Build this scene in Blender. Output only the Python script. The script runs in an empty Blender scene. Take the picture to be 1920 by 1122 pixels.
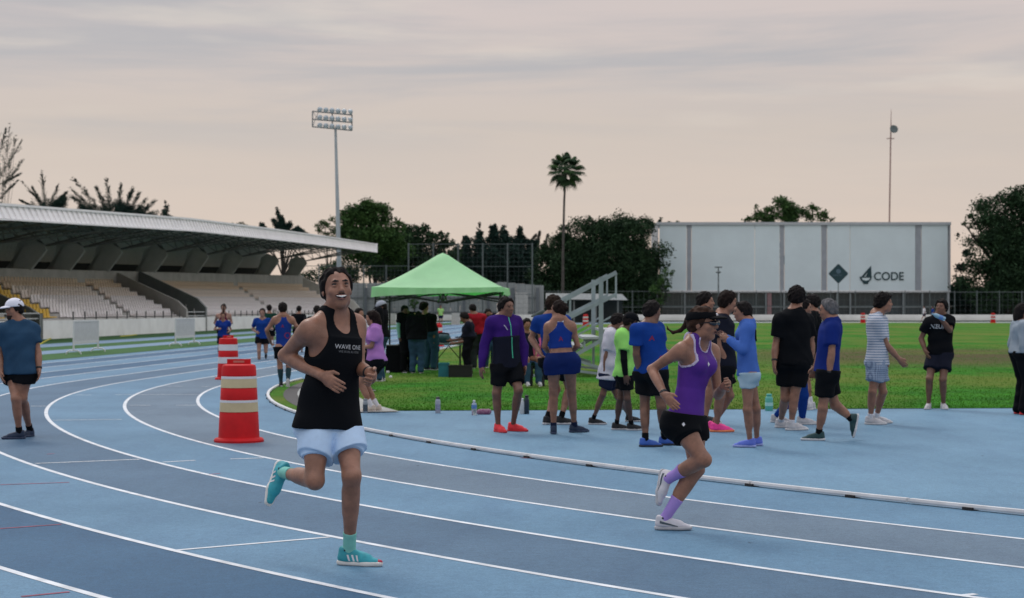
import bpy, math, random
import numpy as np
from mathutils import Vector, Matrix
from mathutils.bvhtree import BVHTree

# ------------------------------------------------------------------ camera, sky, sun, exposure
F, HOR, EYE = 3336.0, 578.0, 1.493          # focal length and horizon of the 1920 px photograph, eye height in metres
sc = bpy.context.scene
col = sc.collection
cam_d = bpy.data.cameras.new("camera")
cam = bpy.data.objects.new("camera", cam_d)
col.objects.link(cam)
cam.location = (0, 0, EYE)
cam.rotation_euler = (math.radians(90), 0, 0)
cam_d.sensor_width = 36.0
cam_d.lens = F / 1920 * 36.0
cam_d.shift_y = (HOR - 561.0) / 1920
cam_d.clip_end = 4000
cam_d.clip_start = 0.1
cam_d.dof.use_dof = True
cam_d.dof.focus_distance = 11.2
cam_d.dof.aperture_fstop = 5.6
sc.camera = cam

SUN_EL, SUN_ROT = math.radians(52), math.radians(-25)
world = bpy.data.worlds.new("World")
sc.world = world
world.use_nodes = True
wn, wl = world.node_tree.nodes, world.node_tree.links
wn.clear()
def N(tree, kind, **kw):
    n = tree.nodes.new(kind)
    for k, v in kw.items():
        if k.startswith('i_'):
            key = k[2:]
            n.inputs[int(key) if key.isdigit() else key.replace('_', ' ')].default_value = v
        else:
            setattr(n, k, v)
    return n
def ramp(tree, stops, interp='LINEAR'):
    r = tree.nodes.new('ShaderNodeValToRGB')
    cr = r.color_ramp
    cr.interpolation = interp
    while len(cr.elements) < len(stops):
        cr.elements.new(0.5)
    for e, (p, c) in zip(cr.elements, stops):
        e.position = p
        e.color = (c[0], c[1], c[2], 1)
    return r
def s2l(r, g, b):
    f = lambda c: (c / 255 / 12.92) if c / 255 <= .04045 else ((c / 255 + .055) / 1.055) ** 2.4
    return (f(r), f(g), f(b))
def math_node(tree, op, a=None, b=None, clamp=False):
    m = tree.nodes.new('ShaderNodeMath'); m.operation = op; m.use_clamp = clamp
    for i, v in enumerate((a, b)):
        if v is None: continue
        if isinstance(v, (int, float)): m.inputs[i].default_value = v
        else: tree.links.new(v, m.inputs[i])
    return m.outputs[0]
def mixc(tree, fac, a, b, blend='MIX'):
    m = tree.nodes.new('ShaderNodeMix'); m.data_type = 'RGBA'; m.blend_type = blend
    for sock, v in ((m.inputs[0], fac), (m.inputs[6], a), (m.inputs[7], b)):
        if isinstance(v, (int, float)): sock.default_value = v
        elif isinstance(v, tuple): sock.default_value = (*v[:3], 1)
        else: tree.links.new(v, sock)
    return m.outputs[2]

wt = world.node_tree
tc = N(wt, 'ShaderNodeTexCoord')
sep = N(wt, 'ShaderNodeSeparateXYZ')
wl.new(tc.outputs['Generated'], sep.inputs[0])
el = sep.outputs[2]                                   # sine of the elevation
base = ramp(wt, [(0.0, s2l(222, 198, 180)), (0.045, s2l(213, 196, 184)), (0.10, s2l(204, 191, 181)),
                 (0.16, s2l(207, 194, 189)), (0.40, s2l(203, 199, 202)), (1.0, s2l(206, 211, 222))])
wl.new(el, base.inputs[0])
# cloud sheet: streaks far longer than high
mp = N(wt, 'ShaderNodeMapping'); mp.inputs['Scale'].default_value = (2.1, 2.1, 23.0); mp.inputs['Location'].default_value = (3.4, 0.7, 0.35)
mp.inputs['Rotation'].default_value = (0.0, 0.012, 0)
wl.new(tc.outputs['Generated'], mp.inputs[0])
n1 = N(wt, 'ShaderNodeTexNoise', i_Scale=1.55, i_Detail=7.0, i_Roughness=0.56, i_Distortion=0.45)
wl.new(mp.outputs[0], n1.inputs['Vector'])
st = ramp(wt, [(0.40, (0, 0, 0)), (0.68, (1, 1, 1))], 'EASE')
wl.new(n1.outputs[0], st.inputs[0])
hi = ramp(wt, [(0.02, (0.12, 0.12, 0.12)), (0.085, (0.16, 0.16, 0.16)), (0.125, (1, 1, 1)), (0.5, (0.8, 0.8, 0.8)), (1.0, (0.4, 0.4, 0.4))])
wl.new(el, hi.inputs[0])
cf = math_node(wt, 'MULTIPLY', st.outputs[0], hi.outputs[0])
cf = math_node(wt, 'MULTIPLY', cf, 0.80)
streak = mixc(wt, cf, base.outputs[0], s2l(176, 175, 178))
mp2 = N(wt, 'ShaderNodeMapping'); mp2.inputs['Scale'].default_value = (3.0, 3.0, 20.0); mp2.inputs['Location'].default_value = (9.1, 4.7, 1.1)
wl.new(tc.outputs['Generated'], mp2.inputs[0])
n2 = N(wt, 'ShaderNodeTexNoise', i_Scale=2.2, i_Detail=5.0, i_Roughness=0.5)
wl.new(mp2.outputs[0], n2.inputs['Vector'])
st2 = ramp(wt, [(0.52, (0, 0, 0)), (0.72, (1, 1, 1))], 'EASE')
wl.new(n2.outputs[0], st2.inputs[0])
cf2 = math_node(wt, 'MULTIPLY', st2.outputs[0], 0.5)
cf2 = math_node(wt, 'MULTIPLY', cf2, hi.outputs[0])
cloud = mixc(wt, cf2, streak, s2l(221, 210, 198))
nish = N(wt, 'ShaderNodeTexSky', sky_type='NISHITA', sun_disc=False, sun_elevation=SUN_EL, sun_rotation=SUN_ROT)
nish.air_density = 1.0
nsc = mixc(wt, 1.0, nish.outputs[0], (0.10, 0.10, 0.10), 'MULTIPLY')
# an overcast sky is brighter overhead than at the horizon (1 + 2 sin el)
lum = math_node(wt, 'MAXIMUM', el, 0.0)
lum2 = math_node(wt, 'SUBTRACT', lum, 0.17)
lum2 = math_node(wt, 'MAXIMUM', lum2, 0.0)
lum2 = math_node(wt, 'MULTIPLY', lum2, 1.25)
lum2 = math_node(wt, 'ADD', lum2, 1.0)
comb = N(wt, 'ShaderNodeCombineColor')
for i in range(3): wl.new(lum2, comb.inputs[i])
cl2 = mixc(wt, 1.0, cloud, comb.outputs[0], 'MULTIPLY')
fin = mixc(wt, 0.06, cl2, nsc)
bg = N(wt, 'ShaderNodeBackground', i_Strength=1.04)
wl.new(fin, bg.inputs[0])
wo = N(wt, 'ShaderNodeOutputWorld')
wl.new(bg.outputs[0], wo.inputs[0])

sun_d = bpy.data.lights.new("sun", 'SUN')
sun_d.energy = 1.2
sun_d.angle = math.radians(18)
sun_d.color = (1.0, 0.93, 0.85)
sun = bpy.data.objects.new("sun", sun_d)
col.objects.link(sun)
sdir = Vector((math.sin(SUN_ROT) * math.cos(SUN_EL), math.cos(SUN_ROT) * math.cos(SUN_EL), math.sin(SUN_EL)))
sun.rotation_euler = sdir.to_track_quat('Z', 'Y').to_euler()

sc.view_settings.view_transform = 'Standard'
sc.view_settings.look = 'None'
sc.view_settings.exposure = 0.0
sc.view_settings.gamma = 1.0
sc.view_settings.use_curve_mapping = False

# ------------------------------------------------------------------ helpers
def P(x, y, Y):                              # where the line of sight through a photo pixel meets the plane at depth Y
    return Vector(((x - 960.0) * Y / F, Y, EYE - (y - HOR) * Y / F))
def gY(y):                                   # depth of a ground point seen at photo row y
    return F * EYE / (y - HOR)
def G(x, y):
    Y = gY(y)
    return Vector(((x - 960.0) * Y / F, Y, 0.0))

def tag(o, label=None, cat=None, group=None, kind=None):
    if label: o['label'] = label
    if cat: o['category'] = cat
    if group: o['group'] = group
    if kind: o['kind'] = kind
    return o
def empty(name, loc, label, cat, group=None, rz=0.0):
    o = bpy.data.objects.new(name, None)
    o.empty_display_size = 0.2
    col.objects.link(o)
    o.location = loc
    o.rotation_euler = (0, 0, rz)
    return tag(o, label, cat, group)
def link(name, me, mat=None, parent=None, loc=None):
    o = bpy.data.objects.new(name, me)
    col.objects.link(o)
    if mat is not None and not me.materials:
        me.materials.append(mat)
    if parent is not None:
        o.parent = parent
    if loc is not None:
        o.location = loc
    return o
def mesh_np(name, v, f, smooth=False, mats=None):
    v = np.asarray(v, dtype=np.float32); f = np.asarray(f, dtype=np.int32)
    me = bpy.data.meshes.new(name)
    n = len(f); k = f.shape[1] if n else 4
    me.vertices.add(len(v)); me.vertices.foreach_set('co', v.ravel())
    me.loops.add(n * k); me.loops.foreach_set('vertex_index', f.ravel())
    me.polygons.add(n)
    me.polygons.foreach_set('loop_start', np.arange(0, n * k, k, dtype=np.int32))
    me.polygons.foreach_set('loop_total', np.full(n, k, dtype=np.int32))
    if smooth:
        me.polygons.foreach_set('use_smooth', np.ones(n, dtype=bool))
    me.update(calc_edges=True)
    return me
class MB:
    """collects boxes, bars, tubes and faces and links them as one mesh object"""
    def __init__(s): s.v = []; s.f = []; s.m = []; s.mi = 0
    def face(s, pts):
        n = len(s.v); s.v += [tuple(p) for p in pts]; s.f.append(tuple(range(n, n + len(pts)))); s.m.append(s.mi)
    def raw(s, v, f):
        n = len(s.v); s.v += [tuple(p) for p in v]; s.f += [tuple(i + n for i in q) for q in f]; s.m += [s.mi] * len(f)
    def box(s, a, b):
        x0, y0, z0 = a; x1, y1, z1 = b
        s.raw([(x0,y0,z0),(x1,y0,z0),(x1,y1,z0),(x0,y1,z0),(x0,y0,z1),(x1,y0,z1),(x1,y1,z1),(x0,y1,z1)],
              [(0,3,2,1),(4,5,6,7),(0,1,5,4),(1,2,6,5),(2,3,7,6),(3,0,4,7)])
    def bar(s, a, b, w, h=None, up=(0, 0, 1)):
        a = Vector(a); b = Vector(b); h = h or w
        d = (b - a).normalized(); u = Vector(up)
        if abs(d.dot(u)) > .98: u = Vector((1, 0, 0))
        r = d.cross(u).normalized(); u = r.cross(d).normalized()
        c = []
        for p in (a, b):
            for i, j in ((-1, -1), (1, -1), (1, 1), (-1, 1)):
                c.append(p + r * (i * w / 2) + u * (j * h / 2))
        s.raw(c, [(0,3,2,1),(4,5,6,7),(0,1,5,4),(1,2,6,5),(2,3,7,6),(3,0,4,7)])
    def tube(s, pts, r, n=8, caps=True):
        pts = [Vector(p) for p in pts]
        rr = r if isinstance(r, (list, tuple)) else [r] * len(pts)
        base = len(s.v); prev = None
        for i, p in enumerate(pts):
            d = (pts[min(i + 1, len(pts) - 1)] - pts[max(i - 1, 0)]).normalized()
            if prev is None:
                u = Vector((0, 0, 1)) if abs(d.z) < .9 else Vector((1, 0, 0))
            else: u = prev
            x = d.cross(u).normalized(); u = x.cross(d).normalized(); prev = u
            for k in range(n):
                a = 2 * math.pi * k / n
                s.v.append(tuple(p + (x * math.cos(a) + u * math.sin(a)) * rr[i]))
        for i in range(len(pts) - 1):
            for k in range(n):
                a = base + i * n + k; b = base + i * n + (k + 1) % n
                s.f.append((a, b, b + n, a + n)); s.m.append(s.mi)
        if caps:
            s.f.append(tuple(base + k for k in range(n))[::-1]); s.m.append(s.mi)
            e = base + (len(pts) - 1) * n
            s.f.append(tuple(e + k for k in range(n))); s.m.append(s.mi)
    def lathe(s, prof, c=(0, 0, 0), n=24):
        base = len(s.v)
        for r, z in prof:
            for k in range(n):
                a = 2 * math.pi * k / n
                s.v.append((c[0] + r * math.cos(a), c[1] + r * math.sin(a), c[2] + z))
        for i in range(len(prof) - 1):
            for k in range(n):
                a = base + i * n + k; b = base + i * n + (k + 1) % n
                s.f.append((a, b, b + n, a + n)); s.m.append(s.mi)
        s.f.append(tuple(base + k for k in range(n))[::-1]); s.m.append(s.mi)
        e = base + (len(prof) - 1) * n
        s.f.append(tuple(e + k for k in range(n))); s.m.append(s.mi)
    def mesh(s, name, mats=(), smooth=False):
        me = bpy.data.meshes.new(name)
        me.from_pydata(s.v, [], s.f)
        for m in mats: me.materials.append(m)
        if len(mats) > 1: me.polygons.foreach_set('material_index', s.m)
        if smooth:
            me.polygons.foreach_set('use_smooth', [True] * len(s.f))
            try: me.set_sharp_from_angle(angle=math.radians(40))
            except Exception: pass
        me.update()
        return me
    def build(s, name, mat, parent=None, smooth=False, loc=None):
        mats = mat if isinstance(mat, (list, tuple)) else [mat]
        return link(name, s.mesh(name, mats, smooth), None, parent, loc)

# ------------------------------------------------------------------ materials
_mats = {}
def mat(name, c, rough=0.7, var=0.12, scale=6.0, bump=0.0, bscale=80.0, metal=0.0, spec=0.4, alpha=None, c2=None, stretch=None, sss=0.0, coat=0.0, trans=0.0):
    if name in _mats: return _mats[name]
    m = bpy.data.materials.new(name); _mats[name] = m
    m.use_nodes = True
    t = m.node_tree; b = t.nodes['Principled BSDF']
    b.inputs['Roughness'].default_value = rough
    b.inputs['Metallic'].default_value = metal
    b.inputs['Specular IOR Level'].default_value = spec
    if sss:
        b.inputs['Subsurface Weight'].default_value = sss
        b.inputs['Subsurface Radius'].default_value = (1.0, 0.3, 0.15)
        b.inputs['Subsurface Scale'].default_value = 0.012
    if trans: b.inputs['Transmission Weight'].default_value = trans
    tcn = t.nodes.new('ShaderNodeTexCoord')
    vec = tcn.outputs['Object']
    if stretch:
        mpn = t.nodes.new('ShaderNodeMapping'); mpn.inputs['Scale'].default_value = stretch
        t.links.new(vec, mpn.inputs[0]); vec = mpn.outputs[0]
    nz = N(t, 'ShaderNodeTexNoise', i_Scale=scale, i_Detail=5.0, i_Roughness=0.6)
    t.links.new(vec, nz.inputs['Vector'])
    lo = tuple(x * (1 - var) for x in c); hi_ = c2 if c2 else tuple(min(1, x * (1 + var)) for x in c)
    r = ramp(t, [(0.35, lo), (0.65, hi_)])
    t.links.new(nz.outputs[0], r.inputs[0])
    t.links.new(r.outputs[0], b.inputs['Base Color'])
    if bump:
        n2 = N(t, 'ShaderNodeTexNoise', i_Scale=bscale, i_Detail=3.0)
        t.links.new(vec, n2.inputs['Vector'])
        bp = N(t, 'ShaderNodeBump', i_Strength=bump, i_Distance=0.01)
        t.links.new(n2.outputs[0], bp.inputs['Height'])
        t.links.new(bp.outputs[0], b.inputs['Normal'])
    if alpha is not None: b.inputs['Alpha'].default_value = alpha
    return m
def cloth(name, c, rough=0.85):
    return mat('cloth_' + name, c, rough, 0.16, 3.0, 0.14, 160.0, spec=0.08)
# ------------------------------------------------------------------ solid shapes from distance fields, meshed in numpy
def V3(p): return np.array([p[0], p[1], p[2]], dtype=np.float64)
def unit(v):
    n = np.linalg.norm(v)
    return v / n if n > 1e-9 else v
class Field:
    def __init__(s, lo, hi, h):
        lo = np.asarray(lo) - 3 * h; hi = np.asarray(hi) + 3 * h
        s.h = h
        s.ax = [np.arange(lo[i], hi[i] + h, h).astype(np.float32) for i in range(3)]
        s.D = np.full([len(a) for a in s.ax], 1.0, dtype=np.float32)
    def sub(s, lo, hi, pad):
        sl = []
        for i in range(3):
            a = np.searchsorted(s.ax[i], lo[i] - pad); b = np.searchsorted(s.ax[i], hi[i] + pad)
            sl.append(slice(max(0, a), max(0, b)))
        X = s.ax[0][sl[0]][:, None, None]; Y = s.ax[1][sl[1]][None, :, None]; Z = s.ax[2][sl[2]][None, None, :]
        return tuple(sl), X, Y, Z
    def put(s, sl, d, k, mode):
        A = s.D[sl]
        if A.size == 0: return
        if mode == 'add':
            if k > 0:
                hh = np.maximum(k - np.abs(A - d), 0) / k
                s.D[sl] = np.minimum(A, d) - hh * hh * k * 0.25
            else: s.D[sl] = np.minimum(A, d)
        elif mode == 'cut':
            if k > 0:
                hh = np.maximum(k - np.abs(A + d), 0) / k
                s.D[sl] = np.maximum(A, -d) + hh * hh * k * 0.25
            else: s.D[sl] = np.maximum(A, -d)
        else: s.D[sl] = np.maximum(A, d)
    def limb(s, a, b, rr, k=0.02, mode='add', flat=None):
        a = V3(a); b = V3(b); rr = list(rr); R = max(rr)
        lo = np.minimum(a, b) - R; hi = np.maximum(a, b) + R
        sl, X, Y, Z = s.sub(lo, hi, k + 2 * s.h)
        u = b - a; L2 = float(u @ u) + 1e-9
        dx = X - np.float32(a[0]); dy = Y - np.float32(a[1]); dz = Z - np.float32(a[2])
        t = np.clip((dx * u[0] + dy * u[1] + dz * u[2]) / L2, 0, 1)
        ex = dx - t * u[0]; ey = dy - t * u[1]; ez = dz - t * u[2]
        q = ex * ex + ey * ey + ez * ez
        if flat is not None:                       # (axis, factor): squash across an axis
            ax_, fac = flat; w = ex * ax_[0] + ey * ax_[1] + ez * ax_[2]
            q = q + w * w * (1.0 / (fac * fac) - 1.0)
        d = np.sqrt(np.maximum(q, 0))
        if len(rr) == 2: r = rr[0] + (rr[1] - rr[0]) * t
        else: r = np.interp(t.ravel(), np.linspace(0, 1, len(rr)), rr).reshape(t.shape).astype(np.float32)
        s.put(sl, (d - r).astype(np.float32), k, mode)
    def ell(s, c, M, r, k=0.02, mode='add'):
        """ellipsoid; M rows are its unit axes"""
        c = V3(c); r = np.asarray(r, dtype=float)
        ext = np.sqrt(sum((M[i] * r[i]) ** 2 for i in range(3)))
        sl, X, Y, Z = s.sub(c - ext, c + ext, k + 2 * s.h)
        dx = X - np.float32(c[0]); dy = Y - np.float32(c[1]); dz = Z - np.float32(c[2])
        q0 = 0; q1 = 0
        for i in range(3):
            w = dx * M[i][0] + dy * M[i][1] + dz * M[i][2]
            q0 = q0 + (w / r[i]) ** 2; q1 = q1 + (w / (r[i] * r[i])) ** 2
        k0 = np.sqrt(q0); k1 = np.sqrt(q1) + 1e-6
        s.put(sl, (k0 * (k0 - 1.0) / k1).astype(np.float32), k, mode)
    def plane(s, p, n, lo=None, hi=None):
        """keep the side the normal points away from"""
        p = V3(p); n = unit(V3(n))
        if lo is None: lo = [a[0] for a in s.ax]; hi = [a[-1] for a in s.ax]
        sl, X, Y, Z = s.sub(np.asarray(lo), np.asarray(hi), 0.0 if lo is not None else 1)
        d = (X - p[0]) * n[0] + (Y - p[1]) * n[1] + (Z - p[2]) * n[2]
        s.put(sl, d.astype(np.float32), 0, 'keep')
    def wrinkle(s, amp, freq, seed=0, ax=(0.4, 0.3, 1.0), top=None, bias=.0):
        r = np.random.RandomState(seed); X = s.ax[0][:, None, None]; Y = s.ax[1][None, :, None]; Z = s.ax[2][None, None, :]
        w = 0
        for i in range(5):
            v = r.normal(size=3) * np.array(ax) ; v = v / np.linalg.norm(v) * freq * (0.6 + r.rand() * 1.2)
            p = r.rand() * 6.28
            w = w + np.sin(X * v[0] + Y * v[1] + Z * v[2] + p + 1.5 * np.sin(X * v[1] * .6 + Z * v[0] * .5 + Y * v[2] * .4))
        near = np.abs(s.D) < 0.06
        w = (amp / 2.5) * w - amp * bias                 # folds stand out from the body, they never sink into it
        if top is not None: w = w * np.clip((top - Z) / .10, 0, 1)
        s.D = np.where(near, s.D + w, s.D).astype(np.float32)
    def mesh(s, name, org, main=False):
        D = s.D; sg = D < 0
        if not sg.any(): return None
        c = [sg[i:sg.shape[0] - 1 + i, j:sg.shape[1] - 1 + j, k:sg.shape[2] - 1 + k] for i in (0, 1) for j in (0, 1) for k in (0, 1)]
        allv = c[0].copy(); anyv = c[0].copy()
        for q in c[1:]: allv &= q; anyv |= q
        I, J, K = np.nonzero(anyv & ~allv)
        n = len(I)
        vid = np.full(anyv.shape, -1, dtype=np.int32); vid[I, J, K] = np.arange(n)
        vals = {}
        for i in (0, 1):
            for j in (0, 1):
                for k in (0, 1): vals[(i, j, k)] = D[I + i, J + j, K + k]
        acc = np.zeros((n, 3)); cnt = np.zeros(n)
        for a in range(3):
            o = [x for x in range(3) if x != a]
            for p in (0, 1):
                for q in (0, 1):
                    c0 = [0, 0, 0]; c0[o[0]] = p; c0[o[1]] = q; c1 = list(c0); c1[a] = 1
                    A = vals[tuple(c0)]; B = vals[tuple(c1)]
                    m = (A < 0) != (B < 0)
                    t = np.where(m, A / np.where(m, A - B, 1), 0)
                    for x in range(3):
                        acc[:, x] += np.where(m, (t if x == a else c0[x]), 0)
                    cnt += m
        acc /= cnt[:, None]
        v = np.stack([s.ax[0][I] + acc[:, 0] * s.h, s.ax[1][J] + acc[:, 1] * s.h, s.ax[2][K] + acc[:, 2] * s.h], 1)
        fs = []
        for a in range(3):
            o = [x for x in range(3) if x != a]
            s0 = [slice(1, -1)] * 3; s0[a] = slice(0, -1); s1 = list(s0); s1[a] = slice(1, None)
            A = sg[tuple(s0)]; B = sg[tuple(s1)]
            x = np.argwhere(A != B)
            if len(x) == 0: continue
            ins = A[tuple(x.T)]
            x = x.copy(); 
            for q in o: x[:, q] += 1
            def g(d0, d1):
                y = x.copy(); y[:, o[0]] += d0; y[:, o[1]] += d1
                return vid[y[:, 0], y[:, 1], y[:, 2]]
            quad = np.stack([g(-1, -1), g(0, -1), g(0, 0), g(-1, 0)], 1)
            flip = ins if a != 1 else ~ins
            quad[~flip] = quad[~flip][:, ::-1]
            fs.append(quad)
        f = np.concatenate(fs)
        f = f[(f >= 0).all(1)]
        if main:                                       # drop stray crumbs: keep the pieces that hold most of the surface
            lab = np.arange(n); e = np.concatenate([f[:, [0, 1]], f[:, [1, 2]], f[:, [2, 3]]])
            for it in range(40):
                la, lb = lab[e[:, 0]], lab[e[:, 1]]; old = lab.copy()
                np.minimum.at(lab, la, lb); np.minimum.at(lab, lb, la)
                for q in range(12): lab = lab[lab]
                if (lab == old).all(): break
            u, inv, c_ = np.unique(lab, return_inverse=True, return_counts=True)
            keepv = (c_ == c_.max())[inv]; f = f[keepv[f[:, 0]]]
            idx = np.cumsum(keepv) - 1; f = idx[f]; v = v[keepv]; n = len(v)
        # one light smoothing pass takes the grid out of the surface
        e = np.concatenate([f[:, [0, 1]], f[:, [1, 2]], f[:, [2, 3]], f[:, [3, 0]]])
        sm = np.zeros_like(v); ct = np.zeros(n)
        for x in range(3):
            sm[:, x] = np.bincount(e[:, 0], v[e[:, 1], x], n) + np.bincount(e[:, 1], v[e[:, 0], x], n)
        ct = np.bincount(e[:, 0], minlength=n) + np.bincount(e[:, 1], minlength=n)
        v = v * 0.55 + (sm / np.maximum(ct, 1)[:, None]) * 0.45
        v = v - np.asarray(org)[None, :]
        return mesh_np(name, v, f, True)

I3 = np.eye(3)
SKIN = {}
def skin(tone):
    c = {'tan': (0.255, 0.124, 0.080), 'light': (0.30, 0.165, 0.12), 'dark': (0.085, 0.042, 0.028), 'mid': (0.155, 0.074, 0.048)}[tone]
    return mat('skin_' + tone, c, 0.46, 0.22, 11.0, 0.18, 90.0, spec=0.45)

def solve(a, px, py, L, sgn, Y0):
    """the point on the sight line of a pixel at distance L from joint a, nearer (-) or farther (+)"""
    d = np.array([(px - 960) / F, 1.0, -(py - HOR) / F]); o = np.array([0, 0, EYE])
    oa = o - a; A = d @ d; B = 2 * d @ oa; C = oa @ oa - L * L; disc = B * B - 4 * A * C
    t = -B / (2 * A) if disc < 0 else (-B + sgn * math.sqrt(disc)) / (2 * A)
    return o + d * t

class Person:
    def __init__(s, label, foot, yaw, Hh, skin_='tan', step=0.009, sex='m', build=1.0, top=None, bottom=None, shoes=None, socks=None,
                 hair=('short', (0.012, 0.010, 0.010)), head=None, joints=None, lean=0.0, group=None, pose='stand', hand='relax', extras=None,
                 detail=0, sit=False, z0=0.0, cat='person', torso_yaw=None):
        s.label = label; s.H = Hh; s.step = step; s.sex = sex; s.bw = build; s.j = {}
        s.Y0 = foot[2] if len(foot) > 2 else gY(foot[1])
        s.base = np.array([(foot[0] - 960) * s.Y0 / F, s.Y0, z0])
        s.skin = skin(skin_); s.detail = detail
        y = math.radians(yaw); s.yaw = y
        Fw = np.array([math.sin(y), -math.cos(y), 0]); R = np.array([-math.cos(y), -math.sin(y), 0]); U = np.array([0, 0, 1.0])
        j = s.j; B = s.base; H = Hh
        ln = math.radians(lean)
        Ul = U * math.cos(ln) + Fw * math.sin(ln)
        sw = (0.108 if sex == 'm' else 0.096) * H
        joints = joints or {}
        LEN = dict(e=0.172 * H, w=0.145 * H, k=0.245 * H, a=0.240 * H)
        PAR = dict(e='s', w='e', k='h', a='k', t='a')
        moved = 'pel' in joints
        def default(key):
            c, sd = key[0], key[-1]; sg = 1 if sd == 'R' else -1
            if key == 'pel': return B + U * 0.525 * H
            if key == 'nk': return j['pel'] + Ul * 0.30 * H
            up = unit(j['nk'] - j['pel'])
            if key == 'hd': return j['nk'] + (up * .6 + U * .4) * 0.112 * H + Fw * .018
            if c == 's': return j['nk'] - up * 0.022 * H + R * sg * sw
            if c == 'h': return j['pel'] + R * sg * 0.052 * H
            if c == 'e': return j['s' + sd] - U * 0.168 * H + R * sg * 0.035 - Fw * 0.02
            if c == 'w': return j['e' + sd] - U * 0.140 * H - R * sg * 0.005 + Fw * 0.05
            if c == 'k': return j['h' + sd] - U * 0.245 * H + Fw * 0.03
            if c == 'a':
                if 'k' + sd in joints: return j['k' + sd] - U * 0.24 * H
                return np.array([B[0], B[1], B[2]]) + U * 0.048 * H + R * sg * 0.062 * H
            if c == 't': return j['a' + sd] + Fw * 0.15 * H - U * 0.02
        def given(key):
            v = joints[key]
            if v[0] == 'yaw':
                q = math.radians(v[1]); return j['a' + key[1]] + np.array([math.sin(q), -math.cos(q), 0]) * .15 * H - U * .02
            if v[0] == 'vec': return j[PAR[key[0]] + key[1]] + (R * v[1] + Fw * v[2] + U * v[3])
            if len(v) > 2 and v[2] == 'g':
                g = G(v[0], v[1]); return np.array([g.x, g.y, .048 * H])
            if v[1] == 'g':
                Y = s.Y0 + v[2]; return np.array([(v[0] - 960) * Y / F, Y, .048 * H])
            dep = v[2] if len(v) > 2 else None
            if isinstance(dep, str):
                return solve(j[PAR[key[0]] + key[1]], v[0], v[1], LEN[key[0]], 1 if dep == '+' else -1, s.Y0)
            if dep is None: dep = default(key)[1] - s.Y0
            return np.array(P(v[0], v[1], s.Y0 + dep))
        for key in ('pel', 'nk', 'hd', 'sR', 'sL', 'hR', 'hL', 'eR', 'eL', 'wR', 'wL'):
            j[key] = given(key) if key in joints else default(key)
        for sd in 'RL':
            if 'k' + sd in joints: j['k' + sd] = given('k' + sd)
            j['a' + sd] = given('a' + sd) if 'a' + sd in joints else default('a' + sd)
            if 'k' + sd not in joints:                      # knee bends forward between hip and ankle
                h, a = j['h' + sd], j['a' + sd]; d = a - h; dl = np.linalg.norm(d); L1 = LEN['k'] * 1.0; L2 = LEN['a'] * 1.0
                dl2 = min(dl, (L1 + L2) * .9995); x = (L1 * L1 - L2 * L2 + dl2 * dl2) / (2 * dl2); hh = math.sqrt(max(L1 * L1 - x * x, 0))
                u = d / dl; f = unit(Fw - u * (Fw @ u)); j['k' + sd] = h + u * x * dl / dl2 + f * min(hh, .25 * H)
            j['t' + sd] = given('t' + sd) if 't' + sd in joints else default('t' + sd)
            if 'g' + sd in joints: j['g' + sd] = np.array(P(joints['g' + sd][0], joints['g' + sd][1], s.Y0 + joints['g' + sd][2]))
        # re-hang children of moved shoulders that were not given
        s.Fw, s.R0, s.U0 = Fw, R, U
        U1 = unit(j['nk'] - j['pel'])
        Rh = unit((j['hR'] - j['hL']) - U1 * ((j['hR'] - j['hL']) @ U1)); Rs = unit((j['sR'] - j['sL']) - U1 * ((j['sR'] - j['sL']) @ U1))
        s.U = U1; s.Rh = Rh; s.Fh = np.cross(U1, Rh); s.tw = math.atan2(Rs @ s.Fh, Rs @ Rh)
        s.Rs = Rs; s.Fs = np.cross(U1, Rs)
        s.TL = np.linalg.norm(j['nk'] - j['pel'])
        hy, hp, hr = head if head else (yaw, 0, 0)
        hy, hp, hr = map(math.radians, (hy, hp, hr))
        f = np.array([math.sin(hy) * math.cos(hp), -math.cos(hy) * math.cos(hp), math.sin(hp)])
        r = np.array([-math.cos(hy), -math.sin(hy), 0]); u = np.cross(r, f); u = -u if u[2] < 0 else u
        r2 = r * math.cos(hr) + u * math.sin(hr); u2 = u * math.cos(hr) - r * math.sin(hr)
        s.hf, s.hr, s.hu = f, r2, u2
        s.hM = [r2, f, u2]
        s.hs = H / 1.75 * (1.0 if sex == 'm' else 0.97)
        if H < 1.5: s.hs = 0.93
        if detail: s.hs *= 1.05
        s.k = H / 1.75 * build
        s.root = empty('person', tuple(B), label, cat, group)
        s.hand = hand; s.hair = hair; s.pose = pose
        s.make_body()
        if top: s.make_top(*top)
        if bottom: s.make_bottom(*bottom)
        s.make_feet(shoes, socks)
        if hair: s.make_hair(*hair)
        if detail: s.make_face()
        elif step < .0125 and s.hf[1] < .45: s.mid_face()
    # ---- fields
    def torso(s, fld, off=0.0, t0=-0.12, t1=1.02, prof=None, k=0.03, mode='add', flare=0.0, sq=2.0):
        j = s.j; K = s.k
        if s.sex == 'm':
            pr = prof or [(-0.30, .150, .105, 0), (-.12, .158, .112, -.008), (0.05, .160, .110, -.008), (.25, .145, .098, 0), (.45, .143, .096, .004), (.66, .160, .110, .006), (.80, .168, .112, 0), (.90, .138, .088, -.012), (1.0, .072, .060, -.014)]
        else:
            pr = prof or [(-0.30, .155, .110, 0), (-.12, .168, .118, -.010), (0.05, .160, .108, -.008), (.25, .132, .090, 0), (.42, .120, .083, .003), (.62, .135, .100, .012), (.74, .140, .108, .014), (.88, .118, .078, -.008), (1.0, .060, .054, -.012)]
        pr = np.array(pr)
        T = pr[:, 0]; A = pr[:, 1] * K + off; Bb = pr[:, 2] * K + off; Cc = pr[:, 3] * K
        L = s.TL; pel = j['pel']
        p0 = pel + s.U * t0 * L; p1 = pel + s.U * t1 * L
        R = .27 * K + off + flare
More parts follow.
